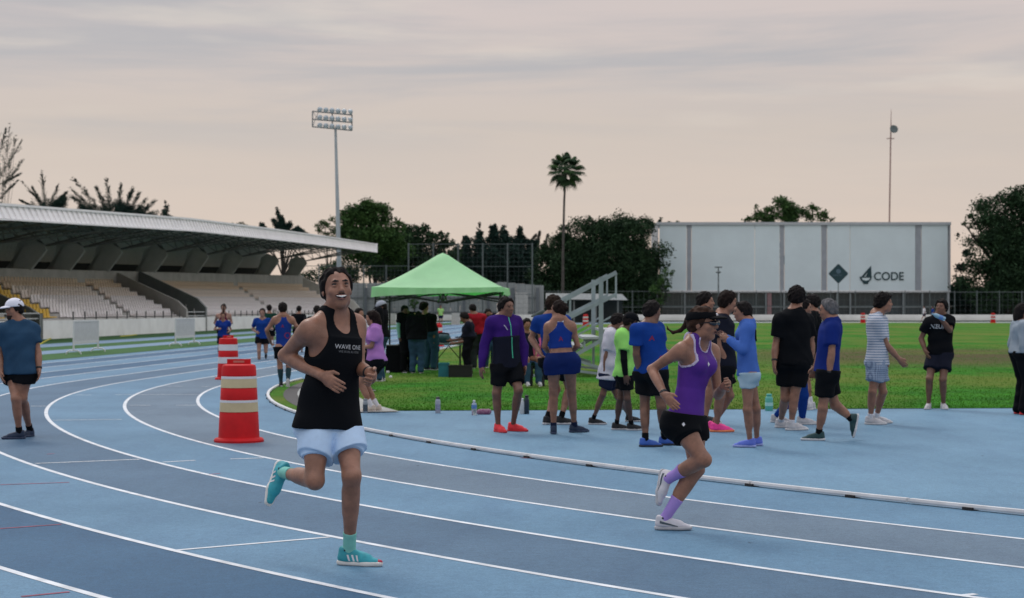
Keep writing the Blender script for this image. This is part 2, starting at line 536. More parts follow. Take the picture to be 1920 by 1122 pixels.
        lo = np.minimum(p0, p1) - R; hi = np.maximum(p0, p1) + R
        sl, X, Y, Z = fld.sub(lo, hi, 0)
        dx = X - pel[0]; dy = Y - pel[1]; dz = Z - pel[2]
        t = (dx * s.U[0] + dy * s.U[1] + dz * s.U[2]) / L
        x = dx * s.Rh[0] + dy * s.Rh[1] + dz * s.Rh[2]; y = dx * s.Fh[0] + dy * s.Fh[1] + dz * s.Fh[2]
        al = s.tw * np.clip(t, 0, 1); ca = np.cos(al); sa = np.sin(al)
        x, y = x * ca + y * sa, -x * sa + y * ca
        sh = t.shape; tf = t.ravel()
        a = np.interp(tf, T, A).reshape(sh); b = np.interp(tf, T, Bb).reshape(sh); c = np.interp(tf, T, Cc).reshape(sh)
        if flare:
            fl = flare * np.clip((0.65 - t) / 0.75, 0, 1.3); a = a + fl; b = b + fl
        q = np.sqrt((x / a) ** 2 + ((y - c) / b) ** 2) + 1e-6
        d = (q - 1) * np.minimum(a, b) * np.clip(1.0 - 0.15 * (q - 1), .4, 1)
        d = np.maximum(d, (t0 - t) * L); d = np.maximum(d, (t - t1) * L)
        fld.put(sl, d.astype(np.float32), k, mode)
    def bbox(s, keys, pad):
        p = np.array([s.j[k] for k in keys]); return p.min(0) - pad, p.max(0) + pad
    def body_shapes(s, D, off=0.0, arms=True, legs=True):
        j = s.j; K = s.k; m = s.sex == 'm'
        s.torso(D, off, t0=-.10, k=.03)
        U = s.U
        # neck and trapezius
        D.limb(j['nk'] - U * .05, j['hd'] - s.hu * .045 * s.hs, [.059 * K + off, (.049 if m else .042) * K + off], .03)
        for sd in 'RL':
            D.limb(j['nk'] + U * .030 * K - s.Fs * .012, j['s' + sd] + U * .006, [.046 * K + off, (.044 if m else .036) * K + off], .06)
            D.limb(j['s' + sd], j['s' + sd] * .82 + j['e' + sd] * .18, [(.054 if m else .044) * K + off, (.053 if m else .041) * K + off], .035)
            # pectoral to shoulder
            c = j['nk'] - U * .115 * K * 1.6 + s.Fs * .05 * K
            D.limb(c + (j['s' + sd] - c) * .25, j['s' + sd] - U * .03, [.055 * K + off, .046 * K + off], .04)
        if not m:
            for sg in (-1, 1):
                c = j['nk'] - U * .155 * s.H / 1.65 + s.Fs * .078 * K + s.Rs * sg * .062 * K
                D.ell(c, I3, np.array([.058, .058, .060]) * K + off, .035)
        for sd in 'RL':
            if arms:
                mm = 1.0 if m else .84
                D.limb(j['s' + sd], j['e' + sd], np.array([.047, .050, .047, .041, .038]) * K * mm + off, .025)
                D.limb(j['e' + sd], j['w' + sd], np.array([.039, .044, .041, .033, .027]) * K * mm + off, .015)
            if legs:
                fm = 1.0 if m else 1.02
                h, kn, a = j['h' + sd], j['k' + sd], j['a' + sd]
                D.limb(h, kn, np.array([.085, .083, .076, .066, .057, .053]) * K * fm + off, .035)
                kf = s.knee_front(sd)
                D.limb(kn + kf * .006, a, np.array([.053, .050, .049, .045, .038, .033, .032]) * K * fm + off, .02)
                c = kn + (a - kn) * .30 - kf * .018 * K
                ax = unit(a - kn)
                D.limb(c - ax * .05, c + ax * .07, [.040 * K + off, .033 * K + off], .035)
                D.limb(kn + kf * .020 * K, kn + kf * .018 * K + ax * .02, [.036 * K + off, .030 * K + off], .025)
                # seat
                D.ell(j['h' + sd] - s.Fh * .045 * K - s.U * .01, I3, np.array([.085, .085, .09]) * K + off, .04)
    def knee_front(s, sd):
        h, kn, a = s.j['h' + sd], s.j['k' + sd], s.j['a' + sd]
        v = unit(kn - h) + unit(kn - a); f = s.Fh
        return unit(v * 2.0 + f * .6)
    def hand_shapes(s, D, sd):
        j = s.j; w = j['w' + sd]; e = j['e' + sd]; K = s.H / 1.75 * (1.0 if s.sex == 'm' else .92)
        fd = unit(w - e)
        if 'g' + sd in j: fd = unit(j['g' + sd] - w)
        sg = 1 if sd == 'R' else -1
        inn = -s.Rs * sg                                           # palm faces the body
        pn = unit(inn - fd * (inn @ fd))                           # palm normal
        th = np.cross(pn, fd) * sg                                 # towards the thumb
        if s.hand == 'run' and abs(th[2]) > .2 and th[2] < 0: th = -th
        elif s.hand != 'run' and th @ s.Fs < 0: th = -th
        curl = {'relax': .45, 'run': 1.0, 'flat': .16, 'fist': 1.45}.get(s.hand if isinstance(s.hand, str) else s.hand[sd], .5)
        pc = w + fd * .045 * K
        M = [fd, th, pn]
        D.ell(pc, M, np.array([.050, .041, .017]) * K, .012)
        D.limb(w - fd * .02, w + fd * .03, [.026 * K, .024 * K], .015)
        Ls = [.040, .046, .043, .034]
        for i in range(4):
            off = (1.5 - i) * .0195 * K
            p0 = w + fd * (.082 - .004 * abs(i - 1)) * K + th * off
            a = curl * .75
            d1 = unit(fd * math.cos(a) + pn * math.sin(a) + th * (1.5 - i) * .05)
            p1 = p0 + d1 * Ls[i] * K
            a2 = a + curl * .95
            d2 = unit(fd * math.cos(a2) + pn * math.sin(a2))
            p2 = p1 + d2 * Ls[i] * .85 * K
            D.limb(p0 - fd * .02 * K, p1, [.0105 * K, .0092 * K], .004)
            D.limb(p1, p2, [.0092 * K, .0078 * K], .003)
        t0 = w + fd * .022 * K + th * .026 * K
        t1 = t0 + unit(fd * .75 + th * .75 + pn * .25) * .040 * K
        t2 = t1 + unit(fd * .9 + th * .12 + pn * (.2 + .3 * curl)) * .034 * K
        D.limb(t0 - fd * .01, t1, [.015 * K, .0115 * K], .01); D.limb(t1, t2, [.0112 * K, .009 * K], .004)
    def head_pt(s, x, y, z):
        return s.j['hd'] + (s.hr * x + s.hf * y + s.hu * z) * s.hs
    def head_shapes(s, D, face=True):
        q = s.hs; M = s.hM; hp = s.head_pt
        D.ell(hp(0, -.012, .028), M, np.array([.076, .094, .086]) * q, .02)
        D.ell(hp(0, .018, -.035), M, np.array([.061, .068, .080]) * q, .03)
        D.ell(hp(0, .053, -.090), M, np.array([.030, .028, .024]) * q, .018)       # chin
        for sg in (-1, 1):
            D.ell(hp(sg * .046, .010, -.068), M, np.array([.016, .030, .026]) * q, .02)  # jaw corner
            D.ell(hp(sg * .0775, -.012, -.006), M, np.array([.0075, .018, .031]) * q, .006)  # ear
            if face:
                D.ell(hp(sg * .043, .055, -.020), M, np.array([.020, .020, .018]) * q, .02)   # cheek
        if face:
            D.limb(hp(-.034, .073, .030), hp(.034, .073, .030), [.013 * q, .013 * q], .015)  # brow ridge
            for sg in (-1, 1):
                D.ell(hp(sg * .032, .094, .012), M, np.array([.018, .016, .012]) * q, .010, 'cut')
            D.limb(hp(0, .076, .022), hp(0, .100, -.020), [.009 * q, .0125 * q], .010)   # nose
            for sg in (-1, 1): D.ell(hp(sg * .010, .090, -.024), M, np.array([.009, .010, .008]) * q, .006)
            D.ell(hp(0, .078, -.052), M, np.array([.026, .012, .013]) * q, .010)          # mouth mound
    def make_body(s):
        j = s.j
        pts = np.array([j[k] for k in ('hd', 'nk', 'pel', 'sR', 'sL', 'eR', 'eL', 'wR', 'wL', 'kR', 'kL', 'aR', 'aL', 'tR', 'tL')])
        lo = pts.min(0) - .17; hi = pts.max(0) + .17
        D = Field(lo, hi, s.step)
        s.body_shapes(D)
        for sd in 'RL':
            s.hand_shapes(D, sd)
            a, f, r, u = s.foot_frame(sd)
            kf = s.H / 1.75 * (.95 if s.sex == 'f' else 1.0)
            D.limb(a, a - u * .030 * kf, [.031 * s.k, .028 * kf], .01)
            D.limb(a - u * .045 * kf - f * .02 * kf, a - u * .052 * kf + f * .12 * kf, [.022 * kf, .018 * kf], .015)
        s.head_shapes(D, s.step < .02)
        s.Dbody = D
        me = D.mesh('body', s.base, s.step < .015)
        s.body = link('body', me, s.skin, s.root)
    def field_like(s, off):
        D = Field.__new__(Field); D.h = s.Dbody.h; D.ax = s.Dbody.ax; D.D = s.Dbody.D - np.float32(off); return D
    def part(s, name, D, m, parent=None, main=False):
        me = D.mesh(name, s.base, main)
        if me is None: return None
        o = link(name, me, m, parent or s.root)
        return o
    def new(s, keys, pad, h=None):
        lo, hi = s.bbox(keys, pad); return Field(lo, hi, h or s.step)
    def neck_cut(s, D, r=.012, drop=0.0):
        j = s.j
        D.limb(j['nk'] + s.U * (.004 - drop), j['hd'], [(.058 if s.sex == 'm' else .050) * s.k + r] * 2, .004, 'cut')
    def make_top(s, kind, m, hem=-.10, loose=.016, sleeve=.55, extra=None):
        j = s.j; K = s.k; U = s.U; pel = j['pel']; L = s.TL
        if kind in ('tee', 'long', 'jacket', 'vest', 'hood'):
            D = s.new(['nk', 'pel', 'sR', 'sL', 'eR', 'eL'] + (['wR', 'wL'] if kind != 'tee' else []), .27)
            s.torso(D, loose, t0=hem, t1=1.0, k=.03, flare=loose * (.9 if kind != 'jacket' else .6))
            for sg in (-1, 1):
                if s.sex != 'm':
                    c = j['nk'] - U * .155 * s.H / 1.65 + s.Fs * .070 * K + s.Rs * sg * .060 * K
                    D.ell(c, I3, np.array([.060, .060, .062]) * K + loose * .6, .05)
            for sd in 'RL':
                D.limb(j['nk'] + U * .004 - s.Fs * .01, j['s' + sd], [.046 * K + loose * .5, .055 * K + loose * .5], .05)
                c = j['nk'] - U * .18 * K + s.Fs * .045 * K
                D.limb(c + (j['s' + sd] - c) * .25, j['s' + sd] - U * .03, [.058 * K + loose * .6, .052 * K + loose * .5], .05)
                if kind == 'tee':
                    e = j['s' + sd] + (j['e' + sd] - j['s' + sd]) * sleeve
                    Ds = s.new(['s' + sd, 'e' + sd], .13)
                    Ds.limb(j['s' + sd], e + (e - j['s' + sd]) * .2, [.060 * K + loose * .55, .058 * K + loose * .7], 0)
                    Ds.plane(e, j['e' + sd] - j['s' + sd])
                    s._merge(D, Ds, .03)
                elif kind in ('long', 'jacket', 'hood'):
                    q = loose * .8
                    D.limb(j['s' + sd], j['e' + sd], np.array([.056, .054, .050, .046]) * K + q, .03)
                    wv = j['e' + sd] + (j['w' + sd] - j['e' + sd]) * .97
                    D.limb(j['e' + sd], wv, np.array([.046, .047, .040, .031]) * K + q, .02)
            if loose > .008: D.wrinkle(.0035 + loose * .16, 22, sum(map(ord, s.label)) % 1000, bias=.35)
            s.neck_cut(D, .010 if kind != 'hood' else .03)
            if kind in ('jacket', 'hood'):
                D.limb(j['nk'] + U * .0, j['nk'] + U * .045, [.068 * K, .064 * K], .01); D.limb(j['nk'] + U * .03, j['nk'] + U * .12, [.054 * K, .06 * K], 0, 'cut')
            D.plane(pel + U * hem * L, -U)
        elif kind in ('tank', 'singlet', 'bra'):
            D = s.new(['nk', 'pel', 'sR', 'sL', 'hR', 'hL'], .24)
            s.body_shapes(D, .006, arms=False, legs=False)
            if kind == 'tank' and loose > .01:
                s.torso(D, loose, t0=hem - .02, t1=.80, k=.03, flare=loose * 1.0)
            lo = [a[0] for a in D.ax]; hi = [a[-1] for a in D.ax]
            D.plane(pel + U * hem * L, -U)
            D.plane(j['nk'] + U * .055, U)
            D0 = D.D.copy(); Emax = np.full(D0.shape, -1.0, dtype=np.float32)
            for sd, sg in (('R', 1), ('L', -1)):
                # cut the arm away, then the armhole
                sh = j['s' + sd]
                ax = s.Rs * sg
                strap = extra.get('strap', .072) if extra else .072
                D2 = s._region(D)
                X, Y, Z = D2
                px = (X - j['nk'][0]) * s.Rs[0] + (Y - j['nk'][1]) * s.Rs[1] + (Z - j['nk'][2]) * s.Rs[2]
                pz = (X - j['nk'][0]) * U[0] + (Y - j['nk'][1]) * U[1] + (Z - j['nk'][2]) * U[2]
                py = (X - j['nk'][0]) * s.Fs[0] + (Y - j['nk'][1]) * s.Fs[1] + (Z - j['nk'][2]) * s.Fs[2]
                hole = extra.get('hole', .20) if extra else .20
                # half-width of the cloth as a function of height below the neck
                zz = np.clip(-pz / (hole * K), 0, 1)
                full = .30
                back = np.where(py < 0, extra.get('racer', 1.0) if extra else 1.0, 1.0)
                w = (strap * back + (.155 - strap * back) * zz ** 2.6) * K
                ed = (np.minimum(px * sg - w, pz + hole * K) * .85).astype(np.float32)
                D.D = np.maximum(D.D, ed); Emax = np.maximum(Emax, ed)
                armcut = Field.__new__(Field)
            scoop = extra.get('scoop', .075) if extra else .075
            c = j['nk'] + s.Fs * .085 * K - U * (scoop - .075) 
            D.ell(c + U * .012, [s.Rs, s.Fs, U], [ (extra.get('scoopw', .062) if extra else .062) * K, .12 * K, (scoop) * K], .004, 'cut')
            c = j['nk'] - s.Fs * .08 * K + U * .02
            bs = extra.get('backscoop', .045) if extra else .045
            D.ell(c, [s.Rs, s.Fs, U], [.052 * K, .10 * K, bs * K], .004, 'cut')
            D.limb(j['nk'] + U * .0, j['hd'], [.066 * K] * 2, .004, 'cut')
            if extra and extra.get('pipe'):
                C_ = Field.__new__(Field); C_.h = D.h; C_.ax = D.ax; C_.D = np.full(D0.shape, 1.0, dtype=np.float32)
                C_.ell(c0 := (j['nk'] + s.Fs * .085 * K - U * (scoop - .075) + U * .012), [s.Rs, s.Fs, U], [(extra.get('scoopw', .062)) * K, .12 * K, scoop * K], 0)
                C_.ell(c, [s.Rs, s.Fs, U], [.052 * K, .10 * K, bs * K], 0); C_.limb(j['nk'], j['hd'], [.066 * K] * 2, 0)
                Emax = np.maximum(Emax, -C_.D)
                pw = extra.get('pw', .0040)
                C_.D = np.maximum(D0 - .0042, np.abs(Emax) - pw).astype(np.float32)
                C_.plane(j['nk'] + U * .052, U)
                X, Y, Z = s._region(C_)
                dn = -((X - j['nk'][0]) * U[0] + (Y - j['nk'][1]) * U[1] + (Z - j['nk'][2]) * U[2])
                C_.D = np.maximum(C_.D, dn - (extra.get('hole', .20) + .012) * K).astype(np.float32)
                s.part('piping', C_, extra['pipe'])
            if kind == 'tank' and loose > .01: D.wrinkle(.009, 17, 5, (.4, .3, 1), j['nk'][2] - .22, .3)
        name = {'tee': 'shirt', 'long': 'shirt', 'tank': 'tank_top', 'singlet': 'tank_top', 'bra': 'sports_bra', 'jacket': 'jacket', 'vest': 'jacket', 'hood': 'hoodie'}[kind]
        s.topD = D
        s.topo = s.part(name, D, m, None, kind not in ('tee',))
    def _region(s, D):
        return D.ax[0][:, None, None], D.ax[1][None, :, None], D.ax[2][None, None, :]
    def _merge(s, D, E_, k):
        i0 = [int(round((E_.ax[i][0] - D.ax[i][0]) / D.h)) for i in range(3)]
        # resample by nearest grid offset
        sl = []; se = []
        for i in range(3):
            a = max(0, i0[i]); b = min(len(D.ax[i]), i0[i] + len(E_.ax[i]))
            sl.append(slice(a, b)); se.append(slice(a - i0[i], b - i0[i]))
        D.put(tuple(sl), E_.D[tuple(se)], k, 'add')
    def make_bottom(s, kind, m, ln=.5, loose=.02, waist=.12):
        j = s.j; K = s.k; U = s.U; pel = j['pel']
        D = s.new(['hR', 'hL', 'kR', 'kL', 'pel'] + (['aR', 'aL'] if kind in ('pants', 'tights', 'jeans') else []), .24)
        s.body_shapes(D, .008, arms=False)
        X, Y, Z = s._region(D)
        if kind in ('shorts', 'skirt'):
            ds = []
            for sd in 'RL':
                h, kn = j['h' + sd], j['k' + sd]; d_ = unit(kn - h); e = h + (kn - h) * ln
                pd = (X - e[0]) * d_[0] + (Y - e[1]) * d_[1] + (Z - e[2]) * d_[2]
                L_ = np.linalg.norm(kn - h); t2 = np.clip(pd + L_ * ln, 0, L_)
                ds.append((pd, (X - h[0] - d_[0] * t2) ** 2 + (Y - h[1] - d_[1] * t2) ** 2 + (Z - h[2] - d_[2] * t2) ** 2))
            D.D = np.maximum(D.D, np.where(ds[0][1] < ds[1][1], ds[0][0], ds[1][0])).astype(np.float32)
            for sd in 'RL':
                kn, a = j['k' + sd], j['a' + sd]
                D.limb(kn + (a - kn) * .10, a, [.075 * K, .07 * K], 0, 'cut')
        else:
            for sd in 'RL': D.ell(j['a' + sd] - U * .08, I3, [.12, .12, .09], 0, 'cut')
        s.torso(D, min(loose, .014), t0=-.06, t1=waist, k=.03)
        for sd in 'RL':
            h, kn, a = j['h' + sd], j['k' + sd], j['a' + sd]
            if kind in ('shorts', 'skirt'):
                e = h + (kn - h) * ln
                Ds = s.new(['h' + sd, 'k' + sd], .22)
                Ds.limb(h, e + unit(e - h) * .06, [.090 * K + loose * .55, .088 * K + loose * (1.0 if ln < .6 else .8), (.086 if ln < .62 else .076) * K + loose * 1.25], 0)
                Ds.plane(e, unit(kn - h) + (s.Rh * (1 if sd == 'R' else -1) * .30 if ln < .6 and kind == 'shorts' and s.detail else 0))
                s._merge(D, Ds, (.012 if s.detail else .03) if kind == 'shorts' else .06)
            else:
                D.limb(h, kn, np.array([.092, .091, .080, .064]) * K + loose, .03)
                q = loose if kind != 'tights' else .004
                w = .05 if kind == 'pants' else .043
                if kind == 'tights': D.limb(kn, a + (kn - a) * .1, np.array([.058, .058, .050, .038]) * K + q, .02)
                else: D.limb(kn, a + (kn - a) * .02, np.array([.060, .056, .052, w]) * K + q, .03)
            D.ell(h - s.Fh * .045 * K, I3, (np.array([.094, .094, .100]) if s.sex == 'm' else np.array([.086, .088, .092])) * K + loose * .5, .04)
        if kind == 'skirt':
            D.limb(j['hR'] - U * .10, j['hL'] - U * .10, [.118 * K, .118 * K], .05)
            e = (j['hR'] + (j['kR'] - j['hR']) * ln + j['hL'] + (j['kL'] - j['hL']) * ln) / 2
            D.plane(e, -U)
        if kind != 'tights': D.wrinkle(.0060, 26, sum(map(ord, s.label)) % 777, bias=.8)
        D.plane(pel + U * waist * s.TL, U)
        s.botD = D
        nm = {'shorts': 'shorts', 'skirt': 'running_skirt', 'pants': 'trousers', 'jeans': 'jeans', 'tights': 'leggings'}[kind]
        s.boto = s.part(nm, D, m, None, True)
    def foot_frame(s, sd):
        a, t, kn = s.j['a' + sd], s.j['t' + sd], s.j['k' + sd]
        f = unit(t - a)
        if abs(f[2]) < .45: f = unit(np.array([f[0], f[1], 0])); u = np.array([0, 0, 1.0])
        else: u = unit(kn - a); u = unit(u - f * (u @ f))
        return a, f, np.cross(f, u), u
    def surf(s, x, z, out=0.0):
        """the point of the face in front of head coordinates x, z"""
        if not hasattr(s, 'bvh'):
            s.bvh = BVHTree.FromPolygons([v.co.copy() for v in s.body.data.vertices], [tuple(p.vertices) for p in s.body.data.polygons])
        p = Vector(s.head_pt(x, .25, z) - s.base); h = s.bvh.ray_cast(p, Vector(-s.hf), .4)
        if h[0] is None: return s.head_pt(x, .07, z)
        return np.array(h[0]) + s.base + s.hf * out
    def make_feet(s, shoes, socks):
        j = s.j; K = s.H / 1.75 * (.95 if s.sex == 'f' else 1.0)
        for n_, sd in enumerate('RL'):
            kn = j['k' + sd]
            a, f, r, u = s.foot_frame(sd); M = [f, r, u]
            at = lambda x, y, z: a + (f * x + r * y + u * z) * K
            if socks:
                m, up = socks[0], socks[1]
                D = s.new(['a' + sd, 'k' + sd], .10, min(s.step, .008) if s.step < .012 else s.step)
                kf = s.knee_front(sd)
                cal = np.array([.032, .033, .038, .045, .049, .050, .053]); fm = 1.0 if s.sex == 'm' else 1.02
                tt = np.linspace(up, 0, 5); rr = np.interp(tt, np.linspace(0, 1, 7), cal) * s.k * fm + .0045
                D.limb(a + (kn - a) * up, a, rr, 0)
                D.limb(a, a - u * .02, [.0365 * s.k, .034 * s.k], .01)
                if up > .35:
                    c = kn + (a - kn) * .30 - kf * .018 * s.k; ax = unit(a - kn)
                    D.limb(c - ax * .05, c + ax * .07, [.040 * s.k + .005, .033 * s.k + .005], .035)
                D.plane(a + (kn - a) * up, kn - a)
                s.part('sock', D, m)
            if shoes:
                mu, ms = shoes[0], shoes[1]
                h = min(s.step, .007) if s.step < .012 else s.step * .8
                lo = a - .26 * K; hi = a + .26 * K
                D = Field(lo, hi, h)
                D.limb(at(-.035, 0, -.040), at(.10, 0, -.052), [.036 * K, .034 * K], .02)
                D.limb(at(.09, .003, -.050), at(.172, .006, -.060), [.037 * K, .024 * K], .02)
                D.limb(at(-.012, 0, .004), at(0, 0, -.03), [.040 * K, .040 * K], .02)
                D.limb(at(-.045, 0, .008), at(-.04, 0, -.03), [.020 * K, .026 * K], .015)
                D.limb(at(.02, 0, -.005), at(.11, 0, -.035), [.028 * K, .024 * K], .02)
                D.plane(at(.05, 0, -.058), -u); D.plane(at(-.01, 0, .022), u * 1.0 + f * .25)
                sh = s.part('shoe', D, mu[n_] if isinstance(mu, list) else mu)
                E_ = Field(lo, hi, h)
                E_.limb(at(-.042, 0, -.066), at(.04, 0, -.068), [.036 * K, .034 * K], 0)
                E_.limb(at(.04, 0, -.068), at(.105, 0, -.068), [.034 * K, .043 * K], .01)
                E_.limb(at(.105, .002, -.067), at(.182, .006, -.060), [.043 * K, .028 * K], .01)
                E_.plane(at(.05, 0, -.052), u); E_.plane(at(.05, 0, -.080), -u)
                s.part('sole', E_, ms, sh)
    def make_hair(s, style, c=(0.012, 0.010, 0.010), *a):
        m = mat('hair_%02d%02d%02d' % tuple(int(x * 99) for x in c), c, .75, .35, 40.0, .6, 220.0, spec=.12, stretch=(1, 1, .3))
        q = s.hs; hp = s.head_pt; M = s.hM
        h = min(s.step, .007) if s.step < .012 else s.step * .8
        c0 = s.j['hd']; ext = .15
        D = Field(c0 - ext, c0 + ext, h)
        th = {'short': .015, 'buzz': .004, 'curly': .027, 'full': .022, 'pony': .009, 'bun': .009, 'long': .014, 'braid': .010, 'slick': .007, 'mullet': .009}.get(style, .010)
        D.ell(hp(0, -.014, .032), M, (np.array([.077, .095, .087]) + th) * q, .0)
        D.ell(hp(0, -.030, -.010), M, (np.array([.070, .075, .080]) + th * .8) * q, .03)
        if th > .008: D.wrinkle(.0065 if style != 'curly' else .010, 85 if style != 'curly' else 120, 3, (1, 1, .5))
        elif True: D.wrinkle(.0015, 90, 3, (1, 1, 1))
        sl = D
        X, Y, Z = s._region(D)
        o = V3(c0)
        y = ((X - o[0]) * s.hf[0] + (Y - o[1]) * s.hf[1] + (Z - o[2]) * s.hf[2]) / q
        z = ((X - o[0]) * s.hu[0] + (Y - o[1]) * s.hu[1] + (Z - o[2]) * s.hu[2]) / q
        x = ((X - o[0]) * s.hr[0] + (Y - o[1]) * s.hr[1] + (Z - o[2]) * s.hr[2]) / q
        front = {'short': .076, 'curly': .060, 'full': .066, 'buzz': .070, 'mullet': .088}.get(style, .070)
        front = front + .004 * np.sin(x * 170) + .003 * np.sin(x * 390 + 1) - np.clip((np.abs(x) - .045) * .9, 0, .03)
        # hairline: high at the forehead, down in front of the ear, to the nape
        line = np.interp(y.ravel(), [-.12, -.05, -.012, .012, .030, .055, .075, .11], [-.085, -.075, -.035, -.012, .030, .058, .066, .066]).reshape(y.shape)
        line = line + (front - .066) * np.clip((y - .01) / .03, 0, 1)
        line = line - np.where((np.abs(x) > .05) & (y > -.0) & (y < .035), .012, 0)
        D.D = D.D + (np.clip(.028 - (z - line), 0, .028) * (th / .028) * .85 * q).astype(np.float32)
        D.D = np.maximum(D.D, (line - z) * .8 * q).astype(np.float32)
        hobj = s.part('hair', D, m)
        if style == 'mullet':
            D = Field(c0 - .17, c0 + .13, h)
            D.limb(hp(0, -.07, -.01), hp(0, -.072, -.105), [.052 * q, .034 * q], .02)
            s.part('hair', D, m)
        if style == 'bun':
            D = Field(hp(0, -.12, .01) - .07, hp(0, -.12, .01) + .07, h); D.ell(hp(0, -.122, .012), M, np.array([.034, .030, .034]) * q); D.wrinkle(.003, 120, 1)
            s.part('hair_bun', D, m)
        if style in ('pony', 'braid') and a:
            pts = [np.array(P(x_, y_, s.Y0 + dz)) for x_, y_, dz in a[0]]
            pts = [hp(0, -.10, .02)] + pts; rad = a[1]
            pa = np.array(pts); D = Field(pa.min(0) - .05, pa.max(0) + .05, h)
            for i in range(len(pts) - 1):
                D.limb(pts[i], pts[i + 1], [rad[min(i, len(rad) - 1)], rad[min(i + 1, len(rad) - 1)]], .01)
            s.part('braid' if style == 'braid' else 'ponytail', D, m)
        if style == 'long':
            Lh = a[0] if a else .20
            pts = [hp(0, -.06, .02), hp(0, -.075, -.08), hp(0, -.06, -.08) - np.array([0, 0, Lh]) - s.Fs * .04]
            pa = np.array(pts); D = Field(pa.min(0) - .11, pa.max(0) + .11, h)
            D.limb(pts[0], pts[1], [.085 * q, .075 * q], .02); D.limb(pts[1], pts[2], [.075 * q, .035 * q], .03)
            D.wrinkle(.005, 50, 2, (1, 1, .2))
            D.ell(hp(0, .04, -.03), M, np.array([.075, .075, .11]) * q, .01, 'cut')
            s.part('hair', D, m)
    def cap(s, m, visor_only=False, fwd=1.0, m2=None):
        q = s.hs; hp = s.head_pt; M = s.hM; h = min(s.step, .006) if s.step < .012 else s.step * .7
        c0 = s.j['hd']; D = Field(c0 - .17, c0 + .17, h)
        D.ell(hp(0, -.012, .036), M, (np.array([.077, .097, .084]) + .021) * q)
        D.plane(hp(0, 0, .038), -(s.hu + s.hf * -.10))
        if visor_only:
            E_ = Field(c0 - .17, c0 + .17, h); D.ell(hp(0, -.012, .085), M, np.array([.080, .1, .040]) * q, .004, 'cut')
            D.plane(hp(0, 0, .092), s.hu)
        o = s.part('cap', D, m)
        D = Field(hp(0, .12 * fwd, .05) - .14, hp(0, .12 * fwd, .05) + .14, h)
        D.ell(hp(0, .085 * fwd, .040), M, np.array([.074, .092, .020]) * q)
        D.ell(hp(0, .082 * fwd, .026), M, np.array([.080, .098, .021]) * q, 0, 'cut')
        D.plane(hp(0, .07 * fwd, 0), -s.hf * fwd)
        s.part('cap_brim', D, m2 or m, o)
        return o
    def blob(s, name, m, pts, r, h=None, k=.01, parent=None, flat=None):
        pa = np.array([V3(p) for p in pts]); R = max(r)
        D = Field(pa.min(0) - R - .01, pa.max(0) + R + .01, h or min(s.step, .006))
        for i in range(len(pts) - 1): D.limb(pts[i], pts[i + 1], [r[i], r[i + 1]], k, 'add', flat)
        return s.part(name, D, m, parent)
    def watch(s, sd, m):
        w, e = s.j['w' + sd], s.j['e' + sd]; d = unit(e - w); p = w + d * .025
        D = Field(p - .06, p + .06, .005); K = s.k
        D.limb(p - d * .012, p + d * .012, [.036 * K * (1 if s.sex == 'm' else .85)] * 2)
        D.plane(p - d * .012, -d); D.plane(p + d * .012, d)
        s.part('watch', D, m)
    def mid_face(s):
        q = s.hs; sf = s.surf; bm = mat('brow', (.012, .009, .008), .8, .1); dk = mat('eye_dark', (.012, .008, .007), .25, .03); lp = mat('lip', (.22, .085, .07), .45, .08)
        for sg in (-1, 1):
            s.blob('eye', dk, [sf(sg * .024, .012), sf(sg * .040, .012)], [.0058 * q, .0052 * q], .004)
            s.blob('eyebrow', bm, [sf(sg * .014, .031), sf(sg * .048, .030)], [.0052 * q, .0045 * q], .004)
        s.blob('lips', lp, [sf(-.020, -.053), sf(0, -.053), sf(.020, -.053)], [.004, .0065, .004], .004)
    def make_face(s):
        q = s.hs; hp = s.head_pt; sf = s.surf
        white = mat('eye_white', (.24, .22, .20), .3, .03); dark = mat('eye_dark', (.012, .008, .007), .25, .03)
        bm = mat('brow', (.012, .009, .008), .8, .1)
        lid = mat('eyelid_dark', (.035, .018, .013), .6, .05)
        for sg in (-1, 1):
            if s.detail != 2:
                e0 = hp(sg * .0315, .0760, .013)
                o = s.blob('eye', white, [e0 - s.hr * .007 * q, e0 + s.hr * .007 * q], [.0042 * q] * 2, .0025)
                s.blob('iris', dark, [e0 + s.hf * .0032 * q, e0 + s.hf * .0040 * q], [.0050 * q] * 2, .0016, parent=o)
                s.blob('eyelid', lid, [e0 + s.hu * .0045 * q - s.hr * .0125 * q - s.hf * .003, e0 + s.hu * .0062 * q + s.hf * .0025, e0 + s.hu * .0045 * q + s.hr * .0125 * q - s.hf * .003], [.0036 * q, .0050 * q, .0036 * q], .0025)
                s.blob('eyelid', s.skin, [e0 - s.hu * .0065 * q - s.hr * .012 * q - s.hf * .003, e0 - s.hu * .0062 * q + s.hf * .003, e0 - s.hu * .0065 * q + s.hr * .014 * q - s.hf * .003], [.0036 * q, .0048 * q, .0036 * q], .0025)
            s.blob('eyebrow', bm, [sf(sg * .013, .0325), sf(sg * .030, .0350), sf(sg * .043, .0320)], [.0040 * q, .0044 * q, .0024 * q], .0022)
